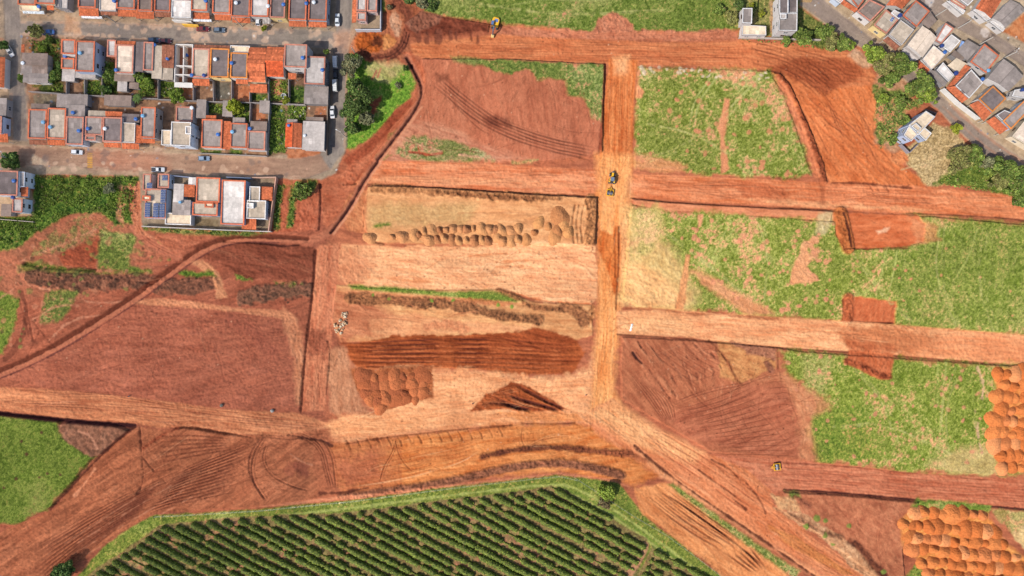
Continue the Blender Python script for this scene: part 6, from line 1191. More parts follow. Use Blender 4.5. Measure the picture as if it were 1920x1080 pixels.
weeds("undergrowth", "mixed green weeds in the yards between the town houses", [[(50, 76), (112, 74), (114, 130), (120, 172), (92, 170), (88, 98), (60, 84)], [(192, 118), (214, 108), (216, 130), (220, 176), (193, 176)], [(158, 150), (190, 150), (190, 178), (160, 176)], [(252, 135), (288, 140), (294, 182), (262, 180)],
      [(298, 150), (328, 155), (345, 184), (298, 182)], [(506, 196), (534, 195), (536, 286), (505, 288)], [(538, 197), (574, 197), (574, 226), (538, 226)], [(438, 192), (467, 193), (467, 228), (442, 226)], [(506, 152), (538, 152), (540, 190), (506, 190)], [(388, 192), (418, 192), (416, 212), (390, 212)]], 10, 1.1, 'bright', 72)
weeds("undergrowth", "scrubby weeds along the red lots and banks beside the town", [[(520, 345), (532, 350), (522, 430), (512, 430)], [(545, 340), (562, 345), (550, 425), (538, 425)], [(270, 426), (505, 436), (460, 441), (330, 437)], [(1388, 68), (1470, 72), (1540, 80), (1600, 92), (1560, 96), (1480, 84), (1385, 78)], [(1640, 170), (1690, 172), (1730, 192), (1690, 232), (1650, 282), (1642, 240)], [(1800, 302), (1850, 292), (1930, 330), (1930, 390), (1890, 366), (1760, 346)]], 5, .9, 'mid', 73)
# coffee rows
def clip_row(c, poly, sl_):
    """pieces of the line y = c + sl_*x inside a polygon"""
    xs = []; n = len(poly)
    for i in range(n):
        (ax, ay), (bx, by) = poly[i], poly[(i + 1) % n]; fa, fb = ay - c - sl_ * ax, by - c - sl_ * bx
        if (fa > 0) != (fb > 0): t = fa / (fa - fb); xs.append(ax + t * (bx - ax))
    xs.sort(); return list(zip(xs[::2], xs[1::2]))
def hedge(x0, x1, c, sl_, seed, bend=0.0):
    rg = np.random.default_rng(seed); L = math.hypot(x1 - x0, sl_ * (x1 - x0)) / PPM; n = max(6, int(L / .45)); t = np.linspace(0, 1, n)
    x = x0 + (x1 - x0) * t; y = c + sl_ * x + bend * np.sin(t * 3.0) + (fbm(x.astype(np.float32) / 60, np.full(n, float(seed), np.float32), 5, 2) - .5) * 4
    cx, cy = (x - 960) / PPM, (540 - y) / PPM; s = t * L
    bush = .74 + .38 * fbm((s / 1.3).astype(np.float32), np.full(n, seed * 1.3, np.float32), 19, 2) + .10 * np.abs(np.sin(s * 1.9 + rg.random() * 6)) + rg.normal(0, .08, n); gap = fbm((s / 2.2).astype(np.float32), np.full(n, seed * 3.7, np.float32), 9, 2)
    bush = bush * np.clip((gap - .24) * 8, .12, 1); bush[0] *= .6; bush[-1] *= .6
    dx, dy = np.gradient(cx), np.gradient(cy); ln = np.hypot(dx, dy); nx, ny = -dy / ln, dx / ln
    ang = np.linspace(-.12 * math.pi, 1.12 * math.pi, 9); hw, hh = 1.0, 1.4; V = []
    for a in ang:
        r = bush * (1 + rg.normal(0, .10, n)); o = math.cos(a) * hw * r; z = np.maximum(.0, math.sin(a) * hh * r + .12); V.append(np.stack([cx + nx * o, cy + ny * o, z], 1))
    V = np.array(V); k = len(ang); base = V.transpose(1, 0, 2).reshape(-1, 3); F = []
    i = np.arange(n - 1)[:, None] * k + np.arange(k - 1)[None, :]; F = np.stack([i, i + 1, i + k + 1, i + k], -1).reshape(-1, 4)
    C = leafcol(len(F), (.05, .08, .016), (.13, .165, .035), rg)
    m = int(L * 34); q = rg.integers(0, n, m); a = rg.uniform(.02, .98, m) * math.pi; r = bush[q] * rg.uniform(.92, 1.14, m)
    j = rg.uniform(-.25, .25, (m, 1)) * np.stack([dx[q] / ln[q], dy[q] / ln[q]], 1); o = np.cos(a) * hw * r
    P = np.stack([cx[q] + nx[q] * o + j[:, 0], cy[q] + ny[q] * o + j[:, 1], np.sin(a) * hh * r + .1], 1); N_ = np.stack([nx[q] * np.cos(a), ny[q] * np.cos(a), np.sin(a)], 1)
    V2, F2 = rnd_rot_quads(P, N_, .20, rg, .5); C2 = leafcol(m, (.07, .115, .018), (.22, .28, .055), rg, .03)
    o = mesh_np("coffee_hedge", np.concatenate([base, V2]), np.concatenate([F, F2 + len(base)]), np.concatenate([C, C2]), M_LEAF)
    return o
SLP = .525; k = 0; JRX = random.Random(8)
for c in np.arange(372, 1060, 18.3):
    for poly, lb, gp in ((CF, "long dark green clipped coffee row slanting across the plantation at the bottom", "coffee rows of the main plantation"), (CF2, "short dark green coffee row in the corner plot beyond the cross path", "coffee rows beyond the cross path")):
        for x0, x1 in clip_row(c, poly, SLP):
            x0 += 6; x1 -= 6; x1 = min(x1, 1440)
            if x1 - x0 < 8 or c + SLP * x0 > 1130: continue
            yl = (1130 - c) / SLP; x1 = min(x1, yl)
            if x1 - x0 < 8: continue
            tag(hedge(x0, x1, c + JRX.uniform(-1.2, 1.2), SLP, k + 1, JRX.uniform(-3, 3)), lb, "coffee row", gp); k += 1

# ------------------------------------------------------------------ vehicles and site plant
def car(x, y, ang, col, label, kind="hatch", name="car", cat="car", glass=(.02, .025, .03)):
    """ang: heading in photo degrees (0 = nose to the right, 90 = nose up)"""
    under(x, y); wx, wy, _ = px2w(x, y, 0.8); root = thing(name, label, cat, (wx, wy, 0.02), math.radians(ang)); C = alb(col)
    def sec(xx, zb, zt, hw, tuck=.9): return [(xx, -hw, zb), (xx, -hw, zb + (zt - zb) * .55), (xx, -hw * tuck, zt), (xx, hw * tuck, zt), (xx, hw, zb + (zt - zb) * .55), (xx, hw, zb)]
    L = dict(hatch=2.0, sedan=2.2, van=2.25, pickup=2.3)[kind]; b = MB()
    if kind == 'van':
        b.loft([sec(-L, .35, .95, .78), sec(-L + .1, .28, 1.9, .82, .86), sec(0, .28, 1.98, .84, .86), sec(L - .55, .28, 1.94, .84, .86), sec(L - .12, .28, 1.2, .80), sec(L, .35, .85, .74)], C)
        g = [(L - .5, 1.9, .66, L - .1, 1.22, .70)]
    else:
        b.loft([sec(-L, .38, .72, .70), sec(-L + .12, .28, .90, .80), sec(-L + .7, .25, .95, .84), sec(.1, .25, .95, .85), sec(L - 1.0, .25, .92, .84), sec(L - .15, .28, .74, .78), sec(L, .36, .62, .66)], C)
    body = b.build("body", M_PAINT, root)
    if kind == 'van':
        gm = MB(); gm.poly([(L - .49, -.66, 1.90), (L - .49, .66, 1.90), (L - .08, .70, 1.24), (L - .08, -.70, 1.24)], glass); gm.build("windscreen", M_GLASS, root)
        gm = MB()
        for s in (-1, 1): gm.poly([(-L + .5, s * .852, 1.2), (L - .6, s * .852, 1.2), (L - .7, s * .80, 1.7), (-L + .5, s * .80, 1.7)], glass)
        gm.build("side_window", M_GLASS, root)
        rk = MB()
        for i in range(4): rk.box((-L + .6 + i * .8, 0, 2.0), (.06, 1.3, .06), C * .75)
        rk.build("roof_rack", M_PAINT, root)
    else:
        x0, x1, x2, x3 = dict(hatch=(-1.95, -1.45, .25, 1.0), sedan=(-1.55, -.95, .35, 1.1), pickup=(-.55, -.35, .55, 1.2))[kind]
        gm = MB(); A = [(x0, -.76, .93), (x3, -.76, .93), (x3, .76, .93), (x0, .76, .93)]; B = [(x1, -.60, 1.40), (x2, -.60, 1.40), (x2, .60, 1.40), (x1, .60, 1.40)]
        for i in range(4): j = (i + 1) % 4; gm.poly([A[i], A[j], B[j], B[i]], glass)
        gm.build("window", M_GLASS, root)
        rf = MB(); rf.prism([(x1 - .03, -.63, 1.39), (x2 + .04, -.63, 1.39), (x2 + .04, .63, 1.39), (x1 - .03, .63, 1.39)], [(x1 + .05, -.56, 1.47), (x2 - .04, -.56, 1.47), (x2 - .04, .56, 1.47), (x1 + .05, .56, 1.47)], C)
        for sx, tx in ((x0, x1), (x3, x2)):
            for s in (-1, 1): rf.cyl((sx, s * .75, .93), (tx, s * .60, 1.41), .045, .045, 5, C)
        rf.build("roof", M_PAINT, root)
        if kind == 'pickup':
            bd = MB(); bd.poly([(-L + .15, -.68, .975), (x0 - .1, -.68, .975), (x0 - .1, .68, .975), (-L + .15, .68, .975)], (.05, .05, .055))
            for s in (-1, 1): bd.box(((-L + x0) / 2, s * .76, .95), (abs(-L - x0) - .1, .12, .16), C)
            bd.build("cargo_bed", M_PAINT, root)
    for sx in (-L + .75, L - .8):
        for s in (-1, 1):
            w = MB(); w.cyl((sx, s * .70, .31), (sx, s * .87, .31), .31, .31, 14, (.015, .015, .015)); wo = w.build("wheel", M_RUBBER, root)
            r = MB(); r.cyl((sx, s * .872, .31), (sx, s * .885, .31), .19, .17, 10, (.4, .4, .42)); r.build("rim", M_STEEL, wo)
    zl = 1.0 if kind == 'van' else .66
    for s in (-1, 1):
        h = MB(); h.box((L - .06, s * .52, zl - .08), (.12, .28, .15), (.75, .75, .7), tx=.7, ty=.9); h.build("headlight", M_GLASS, root)
        h = MB(); h.box((-L + .03, s * .60, zl), (.10, .18, .18), (.35, .02, .02), tx=.8); h.build("tail_light", M_GLASS, root)
    ILL[0] = 1.0
    return root
car(90, 60, 182, (70, 110, 170), "blue sedan with pale roof parked beside the overgrown corner plot", 'sedan', glass=(.05, .08, .11))
car(380, 54, -2, (120, 46, 50), "dark red car parked on the upper side of the top street", 'sedan')
car(411, 56, -2, (104, 118, 134), "dark grey car just right of the red one on the top street", 'hatch')
car(309, 77, 0, (84, 40, 46), "dark maroon car parked tight against the mottled tiled house", 'sedan')
car(288, 75, 0, (50, 66, 92), "dark blue car in front of the half dark roofed house", 'hatch')
car(484, 37, 88, (226, 228, 232), "white car standing in the forecourt of the carport house", 'hatch')
car(632.5, 37, 90, (224, 228, 232), "white car at the upper end of the east street", 'sedan')
car(629, 116, 92, (226, 226, 226), "white van parked in front of the blotched roof house, northern one", 'van', "van", "van")
car(629, 138, 92, (24, 30, 44), "black car parked between the two white vans", 'hatch')
car(628.5, 160, 92, (228, 228, 226), "white van parked behind the black car, southern one", 'van', "van", "van")
car(623, 210, 94, (228, 228, 230), "white sedan parked alone on the east street near the dark tree clump", 'sedan')
car(143.5, 285, -4, (228, 232, 238), "white hatchback on the lower street left of the yellow zebra stripes", 'hatch')
car(382, 297, 0, (140, 160, 184), "silver blue car parked on the lower street below the tiled strip", 'hatch')
car(296, 318, 0, (222, 226, 230), "white pickup with dark load bed at the gate of the solar panel house", 'pickup', "pickup_truck", "pickup")
car(18, 96, -60, (210, 210, 212), "pale car half off the west street at the left edge", 'hatch')

YEL = alb((250, 190, 40)); DK = (.03, .032, .036); GRY = alb((120, 126, 140))
def track_unit(root, s):
    t = MB(); P = []
    for i in range(16):
        a = 2 * math.pi * i / 16; P.append((1.25 * math.copysign(1, math.cos(a)) + .42 * math.cos(a), .42 + .42 * math.sin(a)))
    for (y0, z0), (y1, z1) in zip(P, P[1:] + P[:1]): t.poly([(s * .85 - .28, y0, z0), (s * .85 + .28, y0, z0), (s * .85 + .28, y1, z1), (s * .85 - .28, y1, z1)], DK)
    for e in (-.28, .28): t.poly([(s * .85 + e, y, z) for y, z in P], (.05, .04, .035))
    for i in range(12):
        y = -1.4 + i * .255; t.box((s * .85, y, .835), (.6, .10, .045), (.02, .02, .02))
    t.build("track", M_RUBBER, root)
x, y = 928.5, 45; ex = thing("excavator", "yellow tracked excavator digging at the edge of the dark spoil on the top road", "excavator", (*px2w(x, y, 1)[:2], gh(x, y) - .05), math.radians(166))
for s in (-1, 1): track_unit(ex, s)
m = MB(); m.box((0, 0, .35), (1.3, 1.6, .5), DK); m.cyl((0, 0, .85), (0, 0, 1.05), .65, .65, 16, DK); m.build("undercarriage", M_STEEL, ex)
m = MB(); O = [(-1.25, 1.0), (-1.25, -1.5), (-.9, -2.0), (.9, -2.0), (1.25, -1.5), (1.25, 1.0)]
m.prism([(a, b, 1.05) for a, b in O], [(a * .97, b * .97, 1.95) for a, b in O], YEL); m.build("body", M_PAINT, ex)
m = MB(); m.prism([(a, b, 1.0) for a, b in ((-1.2, -1.55), (-.9, -2.1), (.9, -2.1), (1.2, -1.55))], [(a, b, 2.08) for a, b in ((-1.1, -1.5), (-.8, -1.98), (.8, -1.98), (1.1, -1.5))], YEL * .9); m.build("counterweight", M_PAINT, ex)
m = MB(); m.box((-.25, -1.0, 1.93), (1.25, 1.1, .10), (.10, .16, .33), tx=.92, ty=.92)
for i in range(4): m.box((-.25, -1.35 + i * .24, 2.031), (1.0, .05, .02), (.03, .04, .08))
m.build("engine_cover", M_PAINT, ex)
m = MB(); m.box((.78, .42, 1.9), (.95, 1.5, 1.0), (.03, .04, .05), tx=.85, ty=.85); cb = m.build("cab", M_GLASS, ex)
m = MB(); m.box((.78, .36, 2.9), (.86, 1.34, .09), (.06, .10, .20), tx=.95, ty=.95); m.build("cab_roof", M_PAINT, cb)
def beam(m, a, b, w, h0, h1, col):
    a, b = Vector(a), Vector(b); d = (b - a).normalized(); s = Vector((w / 2, 0, 0)); u = s.cross(d).normalized()
    m.prism([a - s - u * h0 / 2, a + s - u * h0 / 2, a + s + u * h0 / 2, a - s + u * h0 / 2], [b - s - u * h1 / 2, b + s - u * h1 / 2, b + s + u * h1 / 2, b - s + u * h1 / 2], col)
m = MB(); beam(m, (-.1, .8, 1.5), (-.1, 2.0, 3.5), .5, .5, .62, GRY * .6); beam(m, (-.1, 1.95, 3.45), (-.1, 3.3, 3.3), .45, .6, .42, GRY * .6); m.build("boom", M_STEEL, ex)
m = MB(); beam(m, (-.1, 3.2, 3.45), (-.1, 4.0, 1.2), .36, .5, .3, GRY * .7); m.build("arm", M_STEEL, ex)
m = MB(); m.cyl((-.1, 1.3, 1.9), (-.1, 2.3, 3.1), .09, .07, 8, (.5, .5, .52)); m.build("hydraulic_ram", M_STEEL, ex)
m = MB(); S_ = [(-.55, 3.75, 1.2), (-.55, 4.45, 1.05), (-.55, 4.75, .55), (-.55, 4.35, .2), (-.55, 3.9, .35)]; S2 = [(.4, b, c) for a, b, c in S_]
m.poly(S_, alb((240, 200, 120))); m.poly(S2, alb((240, 200, 120)))
for i in range(4): m.poly([S_[i], S_[i + 1], S2[i + 1], S2[i]], alb((240, 204, 130)))
bk = m.build("bucket", M_STEEL, ex)
for i in range(4):
    m = MB(); m.box((-.42 + i * .23, 3.84, .2), (.09, .22, .1), (.2, .2, .2), ty=.4); m.build("tooth", M_STEEL, bk)

def wheel(root, x, y, r, w, tread=True, rim=YEL):
    m = MB(); n = 20
    m.cyl((x - w / 2, y, r), (x + w / 2, y, r), r, r, n, (.04, .038, .036))
    if tread:
        for i in range(n):
            a = 2 * math.pi * i / n; c = Vector((x, y + math.cos(a) * r, r + math.sin(a) * r)); t = Vector((0, -math.sin(a), math.cos(a))) * .05; o = Vector((0, math.cos(a), math.sin(a))) * .05
            for s in (-1, 1):
                p = [c + Vector((0, 0, 0)) - t, c + Vector((s * w / 2, 0, 0)) - t * 3, c + Vector((s * w / 2, 0, 0)) - t, c + t]; m.prism(p, [v + o for v in p], (.05, .047, .045))
    wo = m.build("wheel", M_RUBBER, root); k = MB(); e = .012
    for s in (-1, 1): k.cyl((x + s * (w / 2 + e), y, r), (x + s * (w / 2 + e + .03), y, r), r * .55, r * .5, 14, rim)
    k.build("rim", M_PAINT, wo)
tx_, ty_ = 1148, 334; tr = thing("tractor", "yellow wheeled tractor with grey cab standing at the road crossing", "tractor", (*px2w(tx_, ty_, 1)[:2], gh(tx_, ty_)), math.radians(-8))
for s in (-1, 1):
    wheel(tr, s * .86, 1.15, .58, .42, rim=alb((190, 190, 200))); wheel(tr, s * .86, -1.15, .82, .52, rim=YEL)
m = MB(); m.box((0, .2, .6), (.55, 3.6, .5), DK); m.box((0, 1.2, .5), (1.5, .2, .2), DK); m.box((0, -1.15, .6), (1.4, .3, .35), DK); m.build("chassis", M_STEEL, tr)
m = MB(); P = [(-.42, .25), (.42, .25), (.36, 1.85), (-.36, 1.85)]; m.prism([(a, b, 1.1) for a, b in P], [(a * .85, b, 1.62 - .06 * b) for a, b in P], YEL); m.build("hood", M_PAINT, tr)
m = MB(); m.prism([(a, 1.9 + b, .55) for a, b in ((-.45, 0), (.45, 0), (.38, .42), (-.38, .42))], [(a * .9, 1.9 + b * .9, 1.2) for a, b in ((-.45, 0), (.45, 0), (.38, .42), (-.38, .42))], GRY); m.build("front_weight", M_STEEL, tr)
m = MB(); m.box((0, -.55, 1.1), (1.25, 1.35, 1.2), (.03, .035, .045), tx=.92, ty=.9); cb = m.build("cab", M_GLASS, tr)
m = MB(); m.box((0, -.55, 2.305), (1.3, 1.4, .14), alb((118, 130, 150)), tx=.92, ty=.92); m.build("cab_roof", M_PAINT, cb)
for s in (-1, 1):
    m = MB(); m.box((s * .80, -.95, 1.58), (.42, 1.35, .10), YEL, ty=.7); m.build("fender", M_PAINT, tr)
m = MB(); m.cyl((.25, .7, 1.5), (.25, .7, 2.3), .05, .05, 8, DK); m.build("exhaust_pipe", M_STEEL, tr)
m = MB(); m.box((0, -1.75, .5), (.9, .25, .5), GRY * .6); m.build("rear_linkage", M_STEEL, tr)

def towed_roller(x, y, rz, label):
    r = thing("towed_roller", label, "roller", (*px2w(x, y, .8)[:2], gh(x, y)), math.radians(rz))
    m = MB()
    for s in (-1, 1): m.box((s * 1.12, 0, .62), (.17, 2.3, .38), YEL)
    for yy in (-1.07, 1.07): m.box((0, yy, .621), (2.06, .17, .37), YEL)
    m.box((0, 0, 1.25), (.12, 2.0, .06), YEL)
    m.build("frame", M_PAINT, r)
    d = MB(); n = 26; d.cyl((-.95, -.05, .72), (.95, -.05, .72), .60, .60, n, alb((140, 146, 164)), alb((90, 90, 96)))
    for j in range(9):
        for i in range(n):
            a = 2 * math.pi * (i + .5 * (j % 2)) / n; c = Vector((-.84 + j * .21, -.05 + math.cos(a) * .6, .72 + math.sin(a) * .6)); o = Vector((0, math.cos(a), math.sin(a))) * .13; t = Vector((0, -math.sin(a), math.cos(a))) * .045; s = Vector((.05, 0, 0))
            p = [c - s - t, c + s - t, c + s + t, c - s + t]; d.prism(p, [v + o - (v - c) * .3 for v in p], alb((110, 104, 110)))
    d.build("drum", M_STEEL, r)
    h = MB()
    for s in (-1, 1): h.cyl((s * .62, 1.16, .8), (s * .08, 2.1, .62), .075, .07, 8, YEL)
    h.box((0, 1.55, .66), (.62, .10, .12), YEL); h.cyl((0, 2.0, .62), (0, 2.75, .58), .06, .05, 8, DK); h.build("drawbar", M_PAINT, r)
    c = MB()
    for yy in (-.72, .66): c.box((0, yy, .6), (1.9, .07, .10), alb((150, 110, 50)))
    c.build("scraper_bar", M_PAINT, r); return r
towed_roller(1143.5, 361.5, -9, "yellow framed sheepsfoot roller hitched behind the tractor at the crossing")
towed_roller(1457, 875.5, 97, "yellow framed sheepsfoot roller parked alone on the lower right dirt road")

# ------------------------------------------------------------------ heaps of earth
HB = []
def heap_mesh(seed, col, peak=.5):
    """one tipped load: a rounded cone with slumped lobes and clods on its skin"""
    rg = np.random.default_rng(seed); n = 34; g = np.linspace(-1.25, 1.25, n, dtype=np.float32); X, Y = np.meshgrid(g, g)
    ox, oy = rg.uniform(0, 300, 2).astype(np.float32); r = np.hypot(X, Y); a = np.arctan2(Y, X)
    lob = 1 + .10 * np.sin(2 * a + rg.uniform(0, 6)) + .07 * np.sin(3 * a + rg.uniform(0, 6)) + .22 * (fbm(X * 1.3 + ox, Y * 1.3 + oy, 3, 2) - .5)
    t = np.clip(r / lob, 0, 1.2); cx = rg.uniform(-.15, .15); Z = np.clip(1 - t ** (1.25 + peak), -.3, 1)
    Z = np.minimum(Z, .86 + .1 * (fbm(X * 2 + ox, Y * 2 + oy, 5, 2) - .5)) + .13 * (fbm(X * 3.2 + ox, Y * 3.2 + oy, 7, 3) - .5) * (t < 1) + .03 * rg.normal(0, 1, X.shape) * (t < 1)
    V = np.stack([X, Y, Z], -1).reshape(-1, 3); F = []; T = t.ravel()
    for j in range(n - 1):
        for i in range(n - 1):
            q = (j * n + i, j * n + i + 1, (j + 1) * n + i + 1, (j + 1) * n + i)
            if min(T[k] for k in q) < 1.08: F.append(q)
    me = bpy.data.meshes.new("soil_heap"); me.from_pydata(V.tolist(), [], F); at = me.attributes.new("Col", 'FLOAT_COLOR', 'FACE'); c0 = alb(col)
    m_ = .86 + .28 * fbm(V[[q[0] for q in F], 0].astype(np.float32) * 1.6 + ox, V[[q[0] for q in F], 1].astype(np.float32) * 1.6 + oy, 9, 3)[:, None]
    arr = np.ones((len(F), 4), dtype=np.float32); arr[:, :3] = c0[None] * m_ * rg.uniform(.88, 1.12, (len(F), 1)); at.data.foreach_set("color", arr.ravel()); me.materials.append(M_SOIL)
    used = set(k for q in F for k in q)
    b = bmesh.new(); b.from_mesh(me); bmesh.ops.delete(b, geom=[v for v in b.verts if v.index not in used], context='VERTS'); b.to_mesh(me); b.free(); return me
def heaps(pts, cols, r, h, label, group, seed, peak=.5):
    R = random.Random(seed); ms = [heap_mesh(seed * 10 + i, cols[i % len(cols)], peak) for i in range(6)]
    for x, y, *q in pts:
        rr = r * R.choice((.7, .9, 1, 1.08, 1.28)) * R.uniform(.94, 1.06) * (q[0] if q else 1); hh = h * R.uniform(.7, 1.35); x += R.uniform(-2.4, 2.4); y += R.uniform(-2.4, 2.4)
        o = bpy.data.objects.new("soil_heap", R.choice(ms)); COLL.objects.link(o); o.location = (*px2w(x, y, h * .4)[:2], gh(x, y) - .05)
        o.scale = (rr / PPM * R.uniform(.92, 1.12), rr / PPM * R.uniform(.92, 1.12), hh); o.rotation_euler = (0, 0, R.uniform(-.5, .5)); tag(o, label, "heap", group)
JR = random.Random(3)
def rowpts(x0, y0, x1, y1, step=16.2, j=1.6):
    n = max(1, int(math.hypot(x1 - x0, y1 - y0) / step)); return [(x0 + (x1 - x0) * i / n + JR.uniform(-j, j), y0 + (y1 - y0) * i / n + JR.uniform(-j, j)) for i in range(n + 1)]
OC = [(208, 118, 62), (216, 130, 72), (202, 114, 60), (212, 128, 76), (208, 122, 66), (226, 148, 94)]
p1 = []
for y_, x_ in ((703, 1872), (722, 1882), (743, 1871), (767, 1880), (789, 1864), (811, 1862), (833, 1866), (853, 1876), (875, 1880)): p1 += rowpts(x_, y_, 1990, y_ + 4)
heaps(p1, OC, 13.5, 1.75, "rounded orange soil heap in the packed rows at the right edge", "orange heaps at the right edge", 4, .1)
p2 = []
for a in ((1714, 961, 1846, 968), (1690, 984, 1866, 1000), (1702, 1008, 1882, 1022), (1714, 1031, 1905, 1046), (1733, 1055, 1930, 1070), (1744, 1078, 1950, 1094), (1760, 1102, 1950, 1116)): p2 += rowpts(*a, 17.5)
heaps(p2, OC, 14, 1.75, "rounded orange soil heap in the tight field at the lower right corner", "orange heaps at the lower right corner", 5, .1)
p3 = []
for i, (x_, n_) in enumerate(((683, 4), (700, 5), (719, 4), (737, 4), (755, 4), (773, 4), (790, 3))):
    for k_ in range(n_): p3.append((x_ + JR.uniform(-1.5, 1.5) + k_ * (3.5 if i < 2 else 1.5), 707 + k_ * 14 + JR.uniform(-1.5, 1.5) + (4 if i == 1 else 0)))
heaps(p3, [(176, 98, 60), (190, 110, 68), (166, 92, 58)], 13, 1.15, "brown red soil heap in the short columns below the dark rutted strip", "brown heaps below the rutted strip", 6)
DK3 = [(204, 142, 94), (214, 152, 100), (186, 124, 82)]
heaps([(697, 444, 1.2), (738, 444), (755, 441), (775, 443), (786, 440)] + [(796 + i * 13.4 + JR.uniform(-2, 2), 434 - min(i, 5) * .9 + JR.uniform(-2, 2)) for i in range(14)] + [(806 + i * 13.8 + JR.uniform(-2, 2), 449 + JR.uniform(-2, 2)) for i in range(13)], DK3, 9.5, 1.7,
      "small steep brown heap in the double row across the tan lot", "steep brown heaps across the tan lot", 7, .1)
heaps([(1012, 420, 1.3), (1028, 427, 1.1), (1044, 432, 1.1), (1042, 446), (1050, 408, 1.4), (1056, 420), (1064, 436, 1.1), (1000, 436), (988, 448, 1.1)], [(206, 142, 90), (216, 152, 96), (190, 126, 80)], 10, 1.3, "larger tan heap scattered at the right end of the tan lot", "tan heaps at the end of the tan lot", 8, .2)

# ------------------------------------------------------------------ stones, fence, poles and small things
def rock_mesh(seed, col):
    rg = np.random.default_rng(seed); import bmesh as bm_; b = bm_.new(); bm_.ops.create_icosphere(b, subdivisions=2, radius=1)
    for v in b.verts: v.co *= 1 + rg.normal(0, .10); v.co.z *= .7
    me = bpy.data.meshes.new("boulder"); b.to_mesh(me); b.free(); at = me.attributes.new("Col", 'FLOAT_COLOR', 'FACE'); n = len(me.polygons)
    arr = np.ones((n, 4), dtype=np.float32); arr[:, :3] = alb(col)[None] * rg.uniform(.85, 1.15, (n, 1)); at.data.foreach_set("color", arr.ravel()); me.materials.append(M_STONE); return me
rm = [rock_mesh(i, c) for i, c in enumerate(((206, 172, 134), (190, 150, 116), (220, 196, 166), (178, 130, 100)))]
RKP = [(636, 598), (642, 586), (650, 584), (654, 592), (652, 606), (646, 618), (640, 628), (632, 626), (626, 616), (628, 606)]
for x, y in rpts(RKP, 60, 9):
    o = bpy.data.objects.new("boulder", JR.choice(rm)); COLL.objects.link(o); s = JR.uniform(.18, .52); o.scale = (s, s * JR.uniform(.7, 1.2), s); o.rotation_euler = (0, 0, JR.uniform(0, 6))
    o.location = (*px2w(x, y)[:2], gh(x, y) + s * .45 + JR.choice((0, 0, .35))); tag(o, "pale angular boulder in the rubble pile beside the vertical dirt track", "boulder", "boulders of the rubble pile")
for x, y, lb in ((416, 760, "grey concrete lump left of two standing at the foot of the dull brown field"), (511, 770, "whitish concrete lump right of two standing at the foot of the dull brown field")):
    o = bpy.data.objects.new("boulder", rock_mesh(40 + x, (150, 140, 124) if x < 450 else (190, 184, 174))); COLL.objects.link(o); o.scale = (.62, .62, .9); o.location = (*px2w(x, y)[:2], gh(x, y) + .35); tag(o, lb, "boulder")
for x, y, lb in ((886, 757, "small white survey peg left of the dark windrows"), (1098, 741, "small white survey peg at the left edge of the spine road"), (242, 743, "white stake on the haul road below the dull brown field")):
    t = thing("survey_peg", lb, "peg", (*px2w(x, y)[:2], gh(x, y))); m = MB(); m.box((0, 0, -.1), (.34, .34, .9), alb((246, 240, 230)), tx=.8, ty=.8); m.build("stake", M_PLASTIC, t); m = MB(); m.box((0, 0, .803), (.30, .30, .18), alb((190, 60, 40)), tx=.2, ty=.2); m.build("tip", M_PLASTIC, t)
m = MB(); prev = None
for i in range(9):
    t = i / 8; x, y = 1185.2 - 3.4 * t, 607 + 14 * t; w = .34 * (1 + .35 * math.sin(i * 2.1)); a, b = px2w(x, y)[:2]; z = gh(x, y) + .06 + .10 * (i % 2); row = ((a - w, b, z), (a, b, z + .12), (a + w, b, z))
    if prev:
        for q in range(2): m.poly([prev[q], prev[q + 1], row[q + 1], row[q]], alb((250, 246, 238)))
    prev = row
tag(m.build("plastic_sheet", M_PLASTIC), "crumpled white plastic strip lying at the start of the third dirt road", "sheet")
FP = [(290, 968), (480, 957), (650, 940), (850, 914), (1000, 897), (1050, 892), (1100, 904)]; FP2 = [(1075, 893), (1150, 942), (1190, 968), (1250, 1003), (1330, 1062), (1390, 1110)]
def fence(pts, label, step=15.4):
    f = thing("wire_fence", label, "fence", px2w(*pts[0])); off = Vector(f.location); tops = []
    for (ax, ay), (bx, by) in zip(pts[:-1], pts[1:]):
        n = max(1, round(math.hypot(bx - ax, by - ay) / step))
        for i in range(n):
            x, y = ax + (bx - ax) * i / n, ay + (by - ay) * i / n; a, b = px2w(x, y)[:2]; z = gh(x, y); m = MB(); m.cyl((a - off.x, b - off.y, z - .3), (a - off.x, b - off.y, z + 1.6), .06, .055, 7, alb((116, 100, 84))); m.build("post", M_BARK, f); tops.append((a - off.x, b - off.y, z))
    for zz in (.5, 1.0, 1.5):
        m = MB()
        for p, q in zip(tops[:-1], tops[1:]): m.cyl((p[0], p[1], p[2] + zz), (q[0], q[1], q[2] + zz), .012, .012, 4, (.3, .3, .3))
        m.build("wire", M_STEEL, f)
fence(FP, "post and wire fence along the top of the mown coffee margin"); fence(FP2, "post and wire fence running down the right side of the coffee margin")
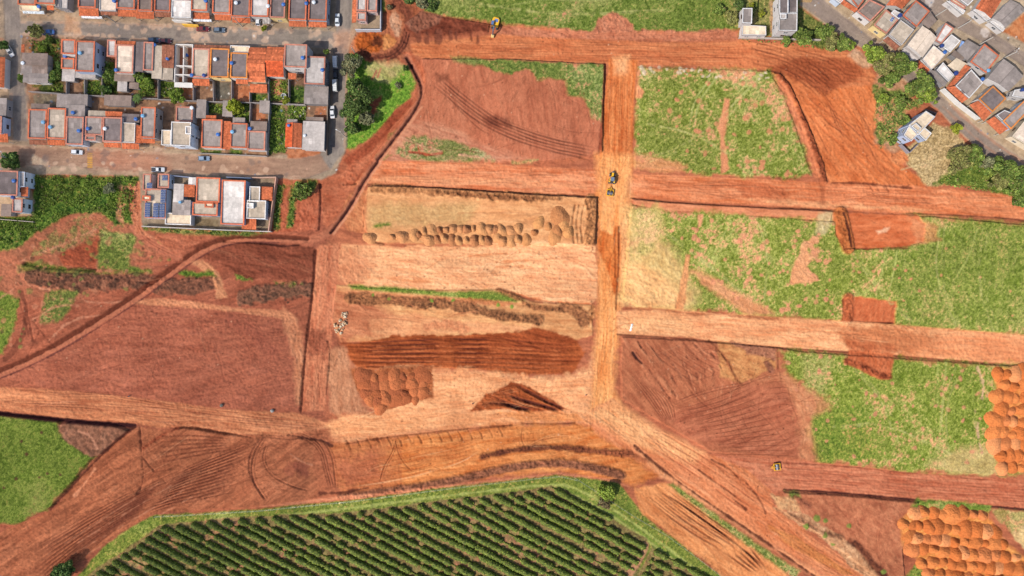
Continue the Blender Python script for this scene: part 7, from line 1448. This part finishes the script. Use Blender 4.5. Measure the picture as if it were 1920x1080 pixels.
def pole(x, y, h, label, ang=0, lamp=True):
    p = thing("utility_pole", label, "pole", (*px2w(x, y)[:2], gh(x, y)), math.radians(ang)); m = MB(); m.cyl((0, 0, -.3), (0, 0, h), .17, .11, 10, alb((206, 200, 192))); m.build("post", M_WALL, p)
    m = MB(); m.box((0, 0, h - .5), (1.9, .10, .12), alb((150, 130, 110)))
    m.build("crossarm", M_BARK, p)
    for s in (-.8, 0, .8):
        k = MB(); k.cyl((s, 0, h - .376), (s, 0, h - .2), .06, .04, 8, (.5, .5, .48)); k.build("insulator", M_PLASTIC, p)
    if lamp:
        k = MB(); k.cyl((0, .05, h - 1.2), (0, 1.6, h - .7), .04, .035, 6, (.5, .5, .5)); a = k.build("lamp_arm", M_STEEL, p); k = MB(); k.box((0, 1.8, h - .76), (.22, .5, .12), (.6, .6, .6), tx=.7, ty=.8); k.build("lamp_head", M_STEEL, a)
pole(649, 257, 8, "concrete utility pole leaning over the bend of the east street", 60); pole(217, 42, 6.5, "concrete pole in front of the pale sheet roofed house on the top street", 10, False); pole(30, 300, 7, "concrete pole beside the dark round tree at the lower street", 20)
pole(1753, 31, 7, "concrete pole on the upper street beside the square dark grey roof", -40, False); pole(1796, 53, 7, "concrete pole on the upper street by the slatted corner house", -40); pole(1835, 84, 7, "concrete pole on the upper street at the blue awning house", -40, False); pole(1879, 110, 7, "concrete pole on the upper street by the gabled grey house", -40)
pole(668, 102, 7, "concrete pole at the kerb beside the orange pit", 90, False); pole(455, 50, 7, "concrete pole on the top street left of the small street tree", 0, False)
# round water ring in a back yard
wr = thing("water_ring", "round white concrete ring standing in a bare back yard", "well ring", px2w(533, 181)); m = MB(); C = alb((226, 224, 216)); n = 20
for i in range(n):
    a, b = 2 * math.pi * i / n, 2 * math.pi * (i + 1) / n
    o = [(math.cos(t) * r_, math.sin(t) * r_) for r_ in (.95, .75) for t in (a, b)]
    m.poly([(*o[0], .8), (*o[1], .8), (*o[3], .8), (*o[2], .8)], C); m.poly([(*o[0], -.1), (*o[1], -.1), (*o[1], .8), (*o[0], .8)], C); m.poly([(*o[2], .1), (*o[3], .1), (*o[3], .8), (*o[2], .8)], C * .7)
m.build("ring", M_WALL, wr); m = MB(); m.poly([(math.cos(2 * math.pi * i / n) * .75, math.sin(2 * math.pi * i / n) * .75, .35) for i in range(n)], alb((150, 160, 160))); m.build("water", M_GLASS, wr)
# yellow forecourt wall on the top street
wall_run("bright yellow forecourt wall in front of the plain white roofed house", [(341, 45), (371, 47)], 2.2, .3, (240, 190, 80))
wall_run("white front wall and gate of the plain white roofed house", [(322, 37), (358, 40)], 2.4, .25, (224, 222, 220))
